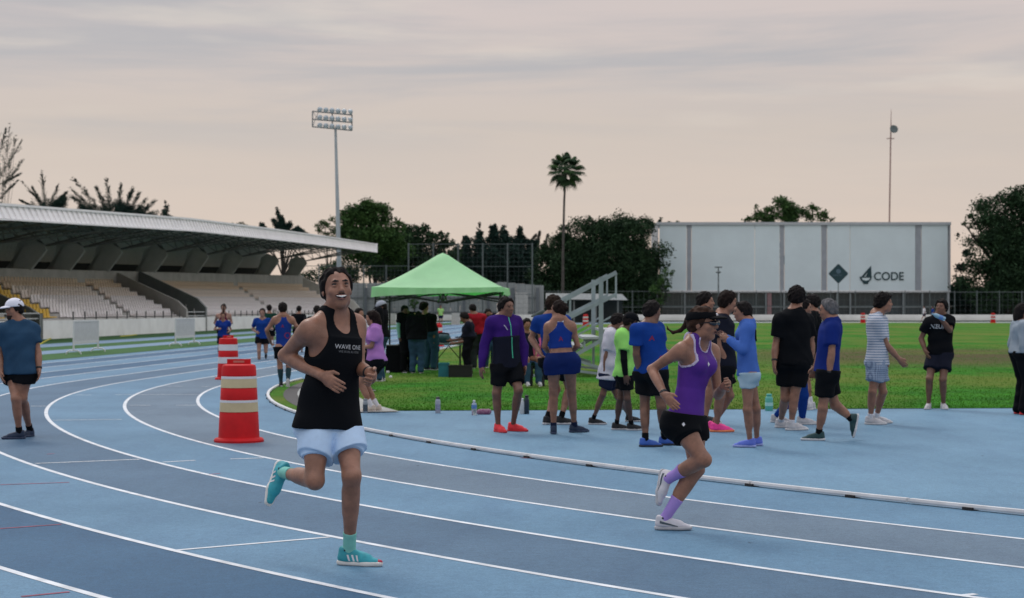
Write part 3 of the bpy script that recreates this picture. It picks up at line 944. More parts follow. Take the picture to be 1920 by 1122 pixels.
# ------------------------------------------------------------------ ground, track, grass
TH = 0.068
CX, CY, RK, LW = 29.12, 34.65, 33.58, 1.1224          # centre of the near bend, kerb radius, lane width
LS = 112.0                                           # length of the straights
dv = np.array([math.sin(TH), math.cos(TH)]); nv = np.array([-math.cos(TH), math.sin(TH)])
C0 = np.array([CX, CY]); C1 = C0 + dv * LS
def loop(R, n=150):
    a = np.linspace(0, math.pi, n)
    near = [C0 + R * (-math.sin(t) * dv + math.cos(t) * nv) for t in a]       # left tangent, round the near end, right tangent
    ra = [C0 - R * nv + dv * LS * t for t in np.linspace(0, 1, 14)[1:-1]]
    far = [C1 + R * (math.sin(t) * dv - math.cos(t) * nv) for t in np.linspace(0, math.pi, 60)]
    la = [C1 + R * nv - dv * LS * t for t in np.linspace(0, 1, 14)[1:-1]]
    return near + ra + far + la
def ring(mb, r0, r1, z, n=150):
    a, b = loop(r0, n), loop(r1, n); m = len(a)
    for i in range(m):
        k = (i + 1) % m
        mb.face([(*a[i], z), (*a[k], z), (*b[k], z), (*b[i], z)])
def AB(a, b):                                        # a metres along the left straight from the bend, b metres out from the field axis
    p = C0 + dv * a + nv * b; return p
m_tl = None
def track_mat(name, c, c2):
    m = mat(name, c, .62, .10, .35, 0.0, c2=c2, spec=.14)
    t = m.node_tree; b = t.nodes['Principled BSDF']
    tcn = [n for n in t.nodes if n.type == 'TEX_COORD'][0]
    old = b.inputs['Base Color'].links[0].from_socket
    gr = N(t, 'ShaderNodeTexNoise', i_Scale=95.0, i_Detail=3.0, i_Roughness=.7); t.links.new(tcn.outputs['Object'], gr.inputs['Vector'])
    gr2 = N(t, 'ShaderNodeTexNoise', i_Scale=14.0, i_Detail=4.0, i_Roughness=.65); t.links.new(tcn.outputs['Object'], gr2.inputs['Vector'])
    r = ramp(t, [(.36, (.80, .80, .80)), (.64, (1.18, 1.18, 1.18))]); t.links.new(gr.outputs[0], r.inputs[0])
    r2 = ramp(t, [(.3, (.90, .90, .90)), (.7, (1.09, 1.09, 1.09))]); t.links.new(gr2.outputs[0], r2.inputs[0])
    x = mixc(t, 1.0, old, r.outputs[0], 'MULTIPLY'); x = mixc(t, 1.0, x, r2.outputs[0], 'MULTIPLY')
    t.links.new(x, b.inputs['Base Color'])
    mpx = t.nodes.new('ShaderNodeMapping'); mpx.inputs['Scale'].default_value = (1.6, .5, 1); t.links.new(tcn.outputs['Object'], mpx.inputs[0])
    dn = N(t, 'ShaderNodeTexNoise', i_Scale=1.3, i_Detail=6.0, i_Roughness=.7); t.links.new(mpx.outputs[0], dn.inputs['Vector'])
    rd = ramp(t, [(.30, (.86, .87, .90)), (.50, (1, 1, 1)), (.72, (1.08, 1.07, 1.05))]); t.links.new(dn.outputs[0], rd.inputs[0]); x = mixc(t, 1.0, x, rd.outputs[0], 'MULTIPLY')
    vo = N(t, 'ShaderNodeTexVoronoi', i_Scale=1.1); t.links.new(mpx.outputs[0], vo.inputs['Vector'])
    sc_ = ramp(t, [(.012, (.45, .45, .47)), (.030, (1, 1, 1))]); t.links.new(vo.outputs['Distance'], sc_.inputs[0]); x = mixc(t, 1.0, x, sc_.outputs[0], 'MULTIPLY')
    t.links.new(x, b.inputs['Base Color'])
    bp = N(t, 'ShaderNodeBump', i_Strength=.5, i_Distance=.003); t.links.new(gr.outputs[0], bp.inputs['Height']); t.links.new(bp.outputs[0], b.inputs['Normal'])
    return m
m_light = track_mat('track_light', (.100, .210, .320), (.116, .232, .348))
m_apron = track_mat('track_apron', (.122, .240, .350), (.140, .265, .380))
m_worn = track_mat('track_worn', (.105, .165, .232), (.125, .190, .258))  # innermost dark lane, paler and greyer: grazing sheen put into its colour
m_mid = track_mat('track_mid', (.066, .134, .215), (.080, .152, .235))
m_dark = track_mat('track_dark', (.034, .104, .195), (.046, .122, .215))  # dark lane tone, deepened for vignetting that is put into the colour
m_line = mat('line_paint', (.60, .64, .68), .7, .16, 5.0)
m_red = mat('red_paint', (.28, .075, .12), .8, .3, 8.0)
m_conc = mat('concrete', (.30, .31, .30), .85, .15, 1.5, .2, 30)
m_gnd = mat('far_ground', (.16, .18, .17), .95, .2, .05)

g = MB(); g.face([(-900, -60, -.02), (900, -60, -.02), (900, 2200, -.02), (-900, 2200, -.02)]); o = g.build('ground', m_gnd); tag(o, kind='structure')
# infield: grass from 26 m on, blue apron before it
ey = lambda x: 25.70 + .077 * (x + 2.2)               # the edge between the blue surface and the grass
g = MB()
inner = loop(RK - .004)
def clip_inside(poly, keep):
    out = []
    for i in range(len(poly)):
        a, b = poly[i], poly[(i + 1) % len(poly)]
        fa, fb = a[1] - ey(a[0]), b[1] - ey(b[0])
        if (fa > 0) == keep: out.append(tuple(a))
        if (fa > 0) != (fb > 0):
            t = fa / (fa - fb); out.append((a[0] + (b[0] - a[0]) * t, a[1] + (b[1] - a[1]) * t))
    return out
ap = clip_inside([tuple(p) for p in inner], False); fi = clip_inside([tuple(p) for p in inner], True)
g.face([(x, y, .004) for x, y in ap]); o = g.build('bend_apron', m_apron); tag(o, kind='structure')
m_grass = mat('grass_ground', (.032, .158, .014), .95, .3, 1.2, spec=.08)
t = m_grass.node_tree; b_ = t.nodes['Principled BSDF']
tcn = [n for n in t.nodes if n.type == 'TEX_COORD'][0]
old = b_.inputs['Base Color'].links[0].from_socket
def gnoise(scale, stretch=(1, 1, 1), det=5.0, loc=(0, 0, 0)):
    mp_ = t.nodes.new('ShaderNodeMapping'); mp_.inputs['Scale'].default_value = stretch; mp_.inputs['Location'].default_value = loc; t.links.new(tcn.outputs['Object'], mp_.inputs[0])
    n_ = N(t, 'ShaderNodeTexNoise', i_Scale=scale, i_Detail=det, i_Roughness=.6); t.links.new(mp_.outputs[0], n_.inputs['Vector']); return n_.outputs[0]
fine = ramp(t, [(.32, (.45, .5, .4)), (.68, (1.6, 1.5, 1.5))]); t.links.new(gnoise(26, (1, .45, 1)), fine.inputs[0])
x = mixc(t, 1.0, old, fine.outputs[0], 'MULTIPLY')
dry = ramp(t, [(.42, (0, 0, 0)), (.60, (1, 1, 1))]); t.links.new(gnoise(.22, (1, .55, 1), 4.0, (3, 1, 0)), dry.inputs[0])
x = mixc(t, dry.outputs[0], x, (.112, .165, .028))
# worn strip of bare soil running across the field
sp = N(t, 'ShaderNodeSeparateXYZ'); t.links.new(tcn.outputs['Object'], sp.inputs[0])
yy = math_node(t, 'SUBTRACT', sp.outputs[1], 55.0); yy = math_node(t, 'DIVIDE', yy, 12.0); yy = math_node(t, 'MULTIPLY', yy, yy)
band = math_node(t, 'SUBTRACT', 1.0, yy, True)
xx = math_node(t, 'SUBTRACT', sp.outputs[0], 4.5); xx = math_node(t, 'DIVIDE', xx, 6.0, True)
band = math_node(t, 'MULTIPLY', band, xx)
mud = ramp(t, [(.30, (0, 0, 0)), (.48, (1, 1, 1))]); t.links.new(gnoise(.35, (.4, .9, 1), 5.0, (7, 2, 0)), mud.inputs[0])
mf = math_node(t, 'MULTIPLY', band, mud.outputs[0], True)
x = mixc(t, math_node(t, 'MULTIPLY', mf, .9), x, (.095, .070, .042))
t.links.new(x, b_.inputs['Base Color'])
bp = N(t, 'ShaderNodeBump', i_Strength=.8, i_Distance=.04); t.links.new(gnoise(34), bp.inputs['Height']); t.links.new(bp.outputs[0], b_.inputs['Normal'])
g = MB(); g.face([(x_, y_, .012) for x_, y_ in fi]); o = g.build('infield_grass', m_grass); tag(o, kind='structure')

# lanes
g = MB()
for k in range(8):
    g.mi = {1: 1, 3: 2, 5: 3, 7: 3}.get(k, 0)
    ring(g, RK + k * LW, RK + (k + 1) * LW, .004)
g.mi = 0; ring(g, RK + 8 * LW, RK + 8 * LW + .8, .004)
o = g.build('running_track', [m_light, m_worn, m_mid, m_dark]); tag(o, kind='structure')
g = MB(); a = loop(RK + 8 * LW + .8); n_ = 150
out = [C0 + (p - C0) * 2.2 for p in a[:n_]]
for i in range(n_ - 1): g.face([(*a[i], .002), (*a[i + 1], .002), (*out[i + 1], .002), (*out[i], .002)])
o = g.build('outer_apron', m_light); tag(o, kind='structure')
for k in range(1, 9):
    g = MB(); ring(g, RK + k * LW - .025, RK + k * LW + .027, .0062, 260); o = g.build('lane_line', m_line); tag(o, kind='structure')
# short marks across the lanes, each between two lane lines
def mark(p, q, m, w=.045, name='track_mark', z=.0066):
    p = Vector((p.x, p.y, 0)); q = Vector((q.x, q.y, 0)); d = (q - p).normalized(); s_ = Vector((-d.y, d.x, 0)) * w / 2
    g = MB(); g.face([(*(p - s_).xy, z), (*(q - s_).xy, z), (*(q + s_).xy, z), (*(p + s_).xy, z)]); o = g.build(name, m); tag(o, kind='structure')
for x0, y0, x1, y1 in ((66, 870.5, 262, 862.5), (305, 868, 366, 864.5), (432, 862, 494, 860), (332, 1033.5, 617, 1009), (98, 789, 228, 787.5), (142, 741.5, 172, 741.5), (216, 741, 372, 740.5),
                       (58, 762.5, 88, 762.5), (243, 761, 283, 761), (330, 761, 370, 760.5), (312, 725, 342, 725), (378, 725.5, 410, 725.5), (500, 682, 560, 676)):
    mark(G(x0, y0), G(x1, y1), m_line)
for x0, y0, x1, y1 in ((0, 910.5, 130, 906), (0, 993, 115, 985), (40, 1121, 130, 1112), (88, 853, 102, 852), (392, 891, 413, 889.5), (975, 860, 1000, 861)):
    mark(G(x0, y0), G(x1, y1), m_red, .03, 'red_mark')
for x0, y0, x1, y1 in ((1800, 1119, 1830, 1116),): mark(G(x0, y0), G(x1, y1), m_line)

# aluminium kerb round the inside of lane one
m_alu = mat('aluminium_white', (.62, .64, .66), .45, .10, 4.0, metal=.15)
m_black = mat('black_plastic', (.012, .013, .015), .6)
kerb = empty('track_kerb', (CX, CY, 0), 'white aluminium kerb rail on small black feet round the inside of the first lane', 'kerb rail')
kp = loop(RK - .02, 190)
def kerb_bar(i0, i1, name):
    g = MB(); prof = [(-.022, .014), (.022, .014), (.026, .028), (.022, .046), (-.022, .046), (-.026, .028)]
    n_ = len(prof); pts = [kp[i % len(kp)] for i in range(i0, i1 + 1)]
    cum = []
    for i, p in enumerate(pts):
        a_ = pts[max(0, i - 1)]; b2 = pts[min(len(pts) - 1, i + 1)]; d = unit(b2 - a_); nn = np.array([-d[1], d[0]])
        sh = d * (.012 if i == 0 else (-.012 if i == len(pts) - 1 else 0))
        cum.append([(p[0] + nn[0] * u + sh[0] - CX, p[1] + nn[1] * u + sh[1] - CY, z) for u, z in prof])
    V = [q for c in cum for q in c]; Fc = []
    for i in range(len(pts) - 1):
        for k in range(n_): Fc.append((i * n_ + k, i * n_ + (k + 1) % n_, (i + 1) * n_ + (k + 1) % n_, (i + 1) * n_ + k))
    Fc += [tuple(range(n_))[::-1], tuple((len(pts) - 1) * n_ + k for k in range(n_))]
    g.raw(V, Fc); return g.build(name, m_alu, kerb)
for i in range(0, 189, 3): kerb_bar(i, i + 3, 'rail_section')
g_far = MB()
ft = MB(); ft.box((-.045, -.04, 0), (.045, .04, .026)); fm = ft.mesh('kerb_foot', [m_black])
for i in range(0, 188, 2):
    p = kp[i]; d = kp[i + 1] - kp[i]; o = link('kerb_foot', fm, None, kerb, (p[0] - CX, p[1] - CY, 0)); o.rotation_euler.z = math.atan2(d[1], d[0])
ring(g_far, RK - .05, RK + .01, .05, 30); 
far_pts = loop(RK - .02, 30)[29:]
g = MB()
for i in range(len(far_pts) - 1):
    g.bar((far_pts[i][0] - CX, far_pts[i][1] - CY, .03), (far_pts[i + 1][0] - CX, far_pts[i + 1][1] - CY, .03), .06, .05)
g.build('rail_section', m_alu, kerb)
# drain and concrete border inside the kerb at the left end of the bend
g = MB(); g2_ = MB()
al = [t_ for t_ in np.linspace(-.0, .36, 30)]
pt = lambda r, t_: C0 + r * (-math.sin(t_) * dv + math.cos(t_) * nv)
for i in range(29):
    g.face([(*pt(RK - .52, al[i]), .017), (*pt(RK - .28, al[i]), .017), (*pt(RK - .28, al[i + 1]), .017), (*pt(RK - .52, al[i + 1]), .017)])
    g2_.face([(*pt(RK - 1.5, al[i]), .019), (*pt(RK - .52, al[i]), .019), (*pt(RK - .52, al[i + 1]), .019), (*pt(RK - 1.5, al[i + 1]), .019)])
o = g.build('drain_channel', m_black); tag(o, kind='structure'); o = g2_.build('concrete_border', m_conc); tag(o, kind='structure')

# strips of turf and blue path between the track and the stand
m_turf = mat('turf', (.028, .105, .022), .95, .25, 5.0, .4, 60)
m_path = mat('blue_path', (.16, .25, .36), .85, .1, 1.0)
m_walk = mat('pale_walk', (.40, .42, .43), .9, .1, .5)
for b0, b1, m, nm in ((43.35, 45.5, m_turf, 'turf_strip'), (45.5, 47.0, m_path, 'path_strip'), (47.0, 48.9, m_turf, 'turf_strip'), (48.9, 50.9, m_path, 'path_strip'), (50.9, 54.5, m_turf, 'turf_strip')):
    g = MB()
    for i in range(12):
        q = [AB(5 + 15 * i, b0), AB(5 + 15 * (i + 1), b0), AB(5 + 15 * (i + 1), b1), AB(5 + 15 * i, b1)]; g.face([(*p, .012) for p in q])
    o = g.build(nm, m); tag(o, kind='structure')
g = MB(); g.face([(-60, 186, .010), (160, 186, .010), (160, 192.6, .010), (-60, 192.6, .010)]); o = g.build('far_walk', m_walk); tag(o, kind='structure')

# blades of grass where the camera is near enough to see them
rs = np.random.RandomState(3)
nb = 95000
Yb = 25.8 + (rs.rand(nb) ** 2.2) * 46; Xb = (rs.rand(nb) - .5) * 2 * (Yb * .30 + .6) + .02 * Yb
ok = (Yb > 25.74 + .077 * (Xb + 2.2)) & (np.hypot(Xb - CX, np.minimum(Yb - CY, 0)) < RK - 1.55)
Xb, Yb = Xb[ok], Yb[ok]; nb = len(Xb)
hh = .010 + rs.rand(nb) * .018; ang = rs.rand(nb) * 6.28; w = .005 + rs.rand(nb) * .005; ln = (rs.rand(nb, 2) - .5) * .035
v = np.zeros((nb, 3, 3)); v[:, 0] = np.stack([Xb - np.cos(ang) * w, Yb - np.sin(ang) * w, np.full(nb, .010)], 1); v[:, 1] = np.stack([Xb + np.cos(ang) * w, Yb + np.sin(ang) * w, np.full(nb, .010)], 1)
v[:, 2] = np.stack([Xb + ln[:, 0], Yb + ln[:, 1], .012 + hh], 1)
m_blade = mat('grass_blade', (.038, .170, .014), .9, .25, .6, c2=(.080, .225, .024), spec=.05)
o = link('grass', mesh_np('grass', v.reshape(-1, 3), np.arange(nb * 3).reshape(-1, 3)), m_blade); tag(o, 'short green grass growing on the infield behind the blue bend', kind='stuff')

# ------------------------------------------------------------------ low white wall, far fence and display building
m_wwall = mat('white_wall', (.70, .71, .69), .85, .10, .6, .15, 12)
g = MB(); g.box((-14, 0, 0), (72, .35, .78)); o = g.build('boundary_wall', m_wwall, None, loc=(0, 192.8, 0)); tag(o, 'long low white wall along the far end of the field', 'wall')
g = MB(); g.box((-14, -.5, 0), (72, 0, .14)); o = g.build('verge', mat('verge', (.03, .06, .03), .9, .3, 1)); o.location = (0, 192.8, 0); tag(o, kind='structure')

m_fpost = mat('fence_post', (.10, .125, .13), .5, .1, metal=.3)
m_mesh = mat('mesh_wire', (.06, .08, .085), .6)
def mesh_fence(label, x0, x1, ytop, ybot, Y, npost, rails, cell=.35, wire=.012, group=None, postw=.09):
    """chain-link fence: posts, rails and wires between two photo columns at depth Y"""
    A, B_ = P(x0, ybot, Y), P(x1, ybot, Y); A.z = 0; B_.z = 0
    z1 = P(0, ytop, Y).z
    e = empty('mesh_fence', tuple(A), label, 'fence', group); L = (B_ - A).length
    pm = MB(); pm.box((-postw / 2, -postw / 2, 0), (postw / 2, postw / 2, z1 + .05)); pme = pm.mesh('post', [m_fpost])
    for i in range(npost): link('post', pme, None, e, (L * i / (npost - 1), 0, 0))
    for z in rails:
        g = MB(); g.box((0, -.03, z - .03), (L, .03, z + .03)); g.build('rail', m_fpost, e)
    g = MB(); nx = int(L / cell); nz = int(z1 / cell)
    for i in range(nx): g.box((i * cell, -wire / 2, 0), (i * cell + wire, wire / 2, z1))
    for i in range(nz): g.box((0, -wire / 2 - .004, i * cell), (L, wire / 2 + .004, i * cell + wire))
    o = g.build('wire_mesh', m_mesh, e); o['kind'] = 'stuff'
    return e
YB = 215.0
bl, br = P(1234, 418, YB), P(1780, 418, YB)
ztop = P(0, 417, YB).z; zlow = P(0, 549, YB).z
board = empty('display_building', (bl.x, YB, 0), 'long white windowless board building with dark glazed ground floor and CODE lettering', 'building')
Wb = br.x - bl.x
m_board = mat('board_white', (.60, .70, .74), .75, .04, .3, 0, c2=(.62, .725, .765))
m_seam = mat('board_seam', (.30, .33, .37), .7, .08, 1.0)
m_edge = mat('board_edge', (.40, .43, .46), .6)
px_b = lambda x: (x - 1234) * YB / F
edges = [1236, 1287.5, 1296.5, 1415, 1462, 1470.5, 1540, 1550.5, 1593.5, 1716, 1727.5, 1777]
kinds = 'wswwswswwsw'
for i, k in enumerate(kinds):
    a_, b2 = px_b(edges[i]), px_b(edges[i + 1])
    g = MB()
    if k == 'w': g.box((a_ + .03, -.12, zlow + .25), (b2 - .03, .1, ztop - .35)); g.build('board_panel', m_board, board)
    else: g.box((a_ + .02, -.04, zlow + .25), (b2 - .02, .1, ztop - .35)); g.build('recessed_strip', m_seam, board)
g = MB(); g.box((-.15, -.3, ztop - .34), (Wb + .15, 9, ztop)); g.build('roof_edge', m_edge, board)
g = MB(); g.box((-.1, -.16, zlow), (Wb + .1, 9, zlow + .24)); g.build('base_beam', mat('beam_white', (.62, .64, .66), .6), board)
g = MB(); g.box((-.12, -.14, zlow + .24), (.0, 9, ztop - .34)); g.box((Wb, -.14, zlow + .24), (Wb + .12, 9, ztop - .34)); g.build('side_wall', m_edge, board)
g = MB(); g.box((0, 3.0, .0), (Wb, 3.2, zlow)); g.build('back_wall', mat('dark_wall', (.030, .042, .046), .8, .3, .4), board)
m_glass = mat('dark_glass', (.022, .036, .044), .18, .25, .3, spec=.5)
cols = [0, 3.2, 6.4, 9.7, 13.0, 15.2, 18.6, 21.6, 23.2, 26.6, 29.6, 31.9, Wb - .25]
for i in range(len(cols) - 1):
    for z0_, z1_ in ((.12, zlow * .46), (zlow * .50, zlow - .06)):
        g = MB(); g.box((cols[i] + .14, .30, z0_), (cols[i + 1] - .02, .34, z1_)); g.build('window_pane', m_glass, board)
    g = MB(); g.box((cols[i] - .06, -.05, 0), (cols[i] + .12, .45, zlow)); g.build('column', mat('column_grey', (.20, .23, .24), .7) if i % 3 else m_edge, board)
g = MB(); g.box((0, .24, zlow * .46), (Wb, .40, zlow * .50)); g.build('window_rail', mat('rail_grey', (.16, .19, .20), .6), board)
g = MB(); g.box((Wb - .25, -.1, 0), (Wb, 9, zlow)); g.build('column', m_edge, board)
g = MB(); g.box((13.0 + .2, -.02, 0), (13.0 + .7, .3, zlow)); g.build('column', mat('column_pink', (.26, .16, .17), .8), board)
# lettering and boat emblem
m_sign = mat('sign_teal', (.010, .040, .050), .6, .05)
def text_obj(txt, size, loc, parent, m, name, ext=.04, sx=1.0):
    cu = bpy.data.curves.new(name, 'FONT'); cu.body = txt; cu.size = size; cu.extrude = ext; cu.offset = size * .012
    tmp = bpy.data.objects.new('tmp', cu); col.objects.link(tmp)
    dg = bpy.context.evaluated_depsgraph_get(); me = bpy.data.meshes.new_from_object(tmp.evaluated_get(dg)); bpy.data.objects.remove(tmp)
    me.materials.clear(); me.materials.append(m)
    o = link(name, me, None, parent, loc); o.rotation_euler = (math.radians(90), 0, 0); o.scale = (sx, 1, 1); return o
def at_b(x, y): return ((x - 1234) * YB / F, EYE - (y - HOR) * YB / F)
def emblem(pts, name, m, y0=-.2, y1=-.125):
    g = MB(); q = [at_b(*p) for p in pts]
    g.face([(x_, y0, z_) for x_, z_ in q]); n_ = len(q)
    for i in range(n_): a_, b2 = q[i], q[(i + 1) % n_]; g.face([(a_[0], y0, a_[1]), (a_[0], y1, a_[1]), (b2[0], y1, b2[1]), (b2[0], y0, b2[1])])
    return g.build(name, m, board)
lx, lz = at_b(1637.5, 525.5)
text_obj('CODE', 21.5 * YB / F, (lx, -.165, lz), board, m_sign, 'lettering', .03, .95)
ox = lambda X: 1560 + X / 12.0
oy = lambda Y_: 480 + Y_ / 12.0
emblem([(ox(870), oy(225)), (ox(655), oy(470)), (ox(715), oy(470)), (ox(800), oy(360)), (ox(760), oy(470)), (ox(885), oy(470))], 'sail', m_sign)
emblem([(ox(615), oy(470)), (ox(895), oy(470)), (ox(870), oy(540)), (ox(812), oy(600)), (ox(800), oy(635)), (ox(705), oy(635)), (ox(690), oy(600)), (ox(640), oy(545))], 'hull', m_sign)
emblem([(ox(660), oy(498)), (ox(848), oy(498)), (ox(820), oy(545)), (ox(755), oy(560)), (ox(690), oy(545))], 'hull_opening', m_board, -.215, -.19)
mesh_fence('wire fence with thin dark posts in front of the white board building', 1232, 1790, 546, 590, 200, 13, (.15, 1.7, 3.3), .6, .02, postw=.08)
mesh_fence('wire fence right of the board building under the dark trees', 1790, 2000, 546, 590, 201, 6, (.15, 3.3), .6, .02)
mesh_fence('wire fence in front of the dark tree mass behind the bleachers', 1000, 1232, 545, 590, 203, 6, (.15, 1.6, 3.4), .6, .02)
# street sign, lamp and mast near the building
e = empty('diamond_sign', tuple(Vector((P(1572, 590, 196).x, 196, 0))), 'dark diamond-shaped sign with rounded corners on a thin pole before the white board', 'sign')
zc = P(0, 513.5, 196).z; rr_ = 18.5 * 196 / F
g = MB(); g.tube([(0, .05, 0), (0, .05, zc)], .05, 6); g.build('pole', m_fpost, e)
g = MB(); q = []
for k in range(4):
    for s_ in (-.18, -.09, 0, .09, .18):
        a_ = k * math.pi / 2 + s_; rad = rr_ * (1.0 - 1.15 * abs(s_) ** 1.35 if abs(s_) > 0 else .965); q.append((rad * math.cos(a_), rad * math.sin(a_)))
g.face([(x_, -.03, z_ + zc) for x_, z_ in q]); g.face([(x_, .02, z_ + zc) for x_, z_ in q][::-1])
for i in range(len(q)): a_, b2 = q[i], q[(i + 1) % len(q)]; g.face([(a_[0], -.03, a_[1] + zc), (a_[0], .02, a_[1] + zc), (b2[0], .02, b2[1] + zc), (b2[0], -.03, b2[1] + zc)])
g.build('sign_plate', m_sign, e)
m_faint = mat('sign_faint', (.07, .12, .16), .6)
g = MB(); g.lathe([(.26, -.01), (.26, .01)], n=18); o = g.build('emblem', m_faint, e, loc=(0, -.045, zc + .26)); o.rotation_euler = (math.radians(90), 0, 0)
text_obj('INDETEC', .26, (-.62, -.04, zc - .28), e, m_faint, 'lettering', .006)
e = empty('street_lamp', tuple(Vector((P(1347, 590, 198).x, 198, 0))), 'thin street lamp with two stacked heads in front of the white board', 'lamp')
zt = P(0, 501, 198).z
g = MB(); g.tube([(0, 0, 0), (0, 0, zt)], [.10, .06], 8); g.build('pole', m_fpost, e)
g = MB(); g.lathe([(.05, 0), (.32, .10), (.30, .18), (.06, .30)], n=12); g.build('lamp_head', m_fpost, e, loc=(0, 0, P(0, 513, 198).z))
g = MB(); g.box((-.4, -.1, 0), (.4, .1, .14)); g.build('lamp_arm', m_fpost, e, loc=(0, 0, zt - .1))
e = empty('radio_mast', tuple(Vector((P(1665, 590, 420).x, 420, 0))), 'tall thin reddish radio mast with a round dish near its top behind the board', 'mast')
zt = P(0, 205, 420).z; m_mast = mat('mast_paint', (.30, .20, .18), .7, .2, .1); lean = (1671 - 1665) * 420 / F
g = MB(); g.tube([(0, 0, 0), (lean * .85, 0, zt * .87), (lean * .93, 0, zt * .93)], [.22, .17, .11], 6); g.build('mast_pole', m_mast, e)
g = MB(); g.tube([(lean * .93, 0, zt * .93), (lean, 0, zt)], [.10, .05], 5); g.build('antenna', m_mast, e)
dz = P(0, 243, 420).z; g = MB(); g.lathe([(.1, -.5), (.95, 0), (1.0, .25), (.1, .1)], n=14); o = g.build('dish', mat('dish', (.10, .13, .13), .6), e, loc=(1.3, -.2, dz)); o.rotation_euler = (math.radians(70), .5, 0)
g = MB(); g.box((-.9, -.1, 0), (.9, .1, .2)); g.build('cross_arm', m_mast, e, loc=(lean * .8, 0, P(0, 261, 420).z))

# dugout shelter behind the bleachers
e = empty('dugout_shelter', tuple(Vector((P(1024, 590, 185).x, 185, 0))), 'long flat white roofed shelter on short grey posts behind the bleachers', 'shelter')
Ls_ = 152 * 185 / F; zt = P(0, 550, 185).z; zb = P(0, 563, 185).z
g = MB(); g.raw([(0, -1, zb + .1), (Ls_, -1, zb), (Ls_, 2, zb), (0, 2, zb + .1), (0, -1, zt), (Ls_ - .6, -1, zt - .1), (Ls_ - .6, 2, zt - .1), (0, 2, zt)], [(0,3,2,1),(4,5,6,7),(0,1,5,4),(1,2,6,5),(2,3,7,6),(3,0,4,7)]); g.build('roof', mat('shelter_white', (.58, .60, .60), .6), e)
g = MB(); g.box((.1, 1.9, 0), (Ls_ - .4, 2.0, zb)); g.build('back_wall', mat('dark_wall', (.03, .04, .045), .8), e)
for i in range(4):
    g = MB(); g.box((-.08, -.08, 0), (.08, .08, zb)); g.build('post', mat('shelter_post', (.16, .18, .18), .7), e, loc=(.6 + i * (Ls_ - 1.6) / 3, -.6, 0))

# grey sheet-metal wall and buildings behind the canopy
m_sheet = mat('sheet_metal', (.27, .30, .31), .55, .08, .8, metal=.1, c2=(.31, .34, .35))
e = empty('sheet_wall', tuple(Vector((P(560, 590, 200).x, 200, 0))), 'pale grey corrugated metal wall behind the canopy and the stand end', 'wall')
x0w = 560; 
def zpx(y, Y): return EYE - (y - HOR) * Y / F
for i in range(24):
    xa = 600 + i * 17.5; xb = xa + 17.0; yt = 531 if xa < 930 else 529 + (xa - 930) * .085
    if xb > 1024: xb = 1022
    if xa > 1018: break
    X0_ = (xa - x0w) * 200 / F; X1_ = (xb - x0w) * 200 / F; zt = zpx(yt, 200)
    g = MB(); nr = 5
    for r_ in range(nr):
        u0 = X0_ + (X1_ - X0_) * r_ / nr; u1 = X0_ + (X1_ - X0_) * (r_ + .55) / nr
        g.box((u0, -.03 if r_ % 2 else 0, 0), (u1, .05, zt)); g.box((u1, .02, 0), (X0_ + (X1_ - X0_) * (r_ + 1) / nr, .06, zt))
    g.build('sheet_panel', m_sheet, e)
for i in range(9):
    X0_ = (640 + i * 46 - x0w) * 200 / F; g = MB(); g.box((X0_ - .15, -.3, 0), (X0_ + .15, -.06, zpx(540, 200))); g.build('post', mat('wall_post', (.12, .14, .16), .6), e)
for zz in (1.0, 2.6): 
    g = MB(); g.box((2, -.12, zz), (27, -.045, zz + .10)); g.build('wall_rail', mat('wall_post', (.12, .14, .16), .6), e)
g = MB(); X0_ = (966 - x0w) * 200 / F; X1_ = (990 - x0w) * 200 / F; g.box((X0_, -.4, 0), (X1_, -.1, zpx(549, 200))); g.build('door', mat('pale_door', (.40, .42, .42), .6), e)
for xa, xb, yt, lb in ((716, 742, 588, 'small pale bin-like kiosk left of the canopy people'), (846, 862, 587, 'small white box cabinet beyond the neon clad person')):
    g = MB(); w_ = (xb - xa) * 160 / F; zt = zpx(yt, 160)
    g.raw([(0, 0, 0), (w_, 0, 0), (w_, .8, 0), (0, .8, 0), (.05, .0, zt), (w_ - .05, 0, zt), (w_ - .05, .7, zt - .1), (.05, .7, zt - .1)], [(0,3,2,1),(4,5,6,7),(0,1,5,4),(1,2,6,5),(2,3,7,6),(3,0,4,7)])
    o = g.build('cabinet', mat('cabinet_white', (.48, .48, .46), .7), None, loc=tuple(Vector((P(xa, 600, 160).x, 160, 0)))); tag(o, lb, 'cabinet')
mesh_fence('very tall ball-stop fence of grey posts and netting behind the canopy', 766, 998, 457, 590, 194, 6, (3.0, zpx(500, 194), zpx(458, 194)), .5, .014, postw=.16)
mesh_fence('tall dark mesh fence beyond the end of the stand', 556, 766, 498, 590, 196, 6, (2.6, zpx(499, 196)), .4, .016, postw=.14)

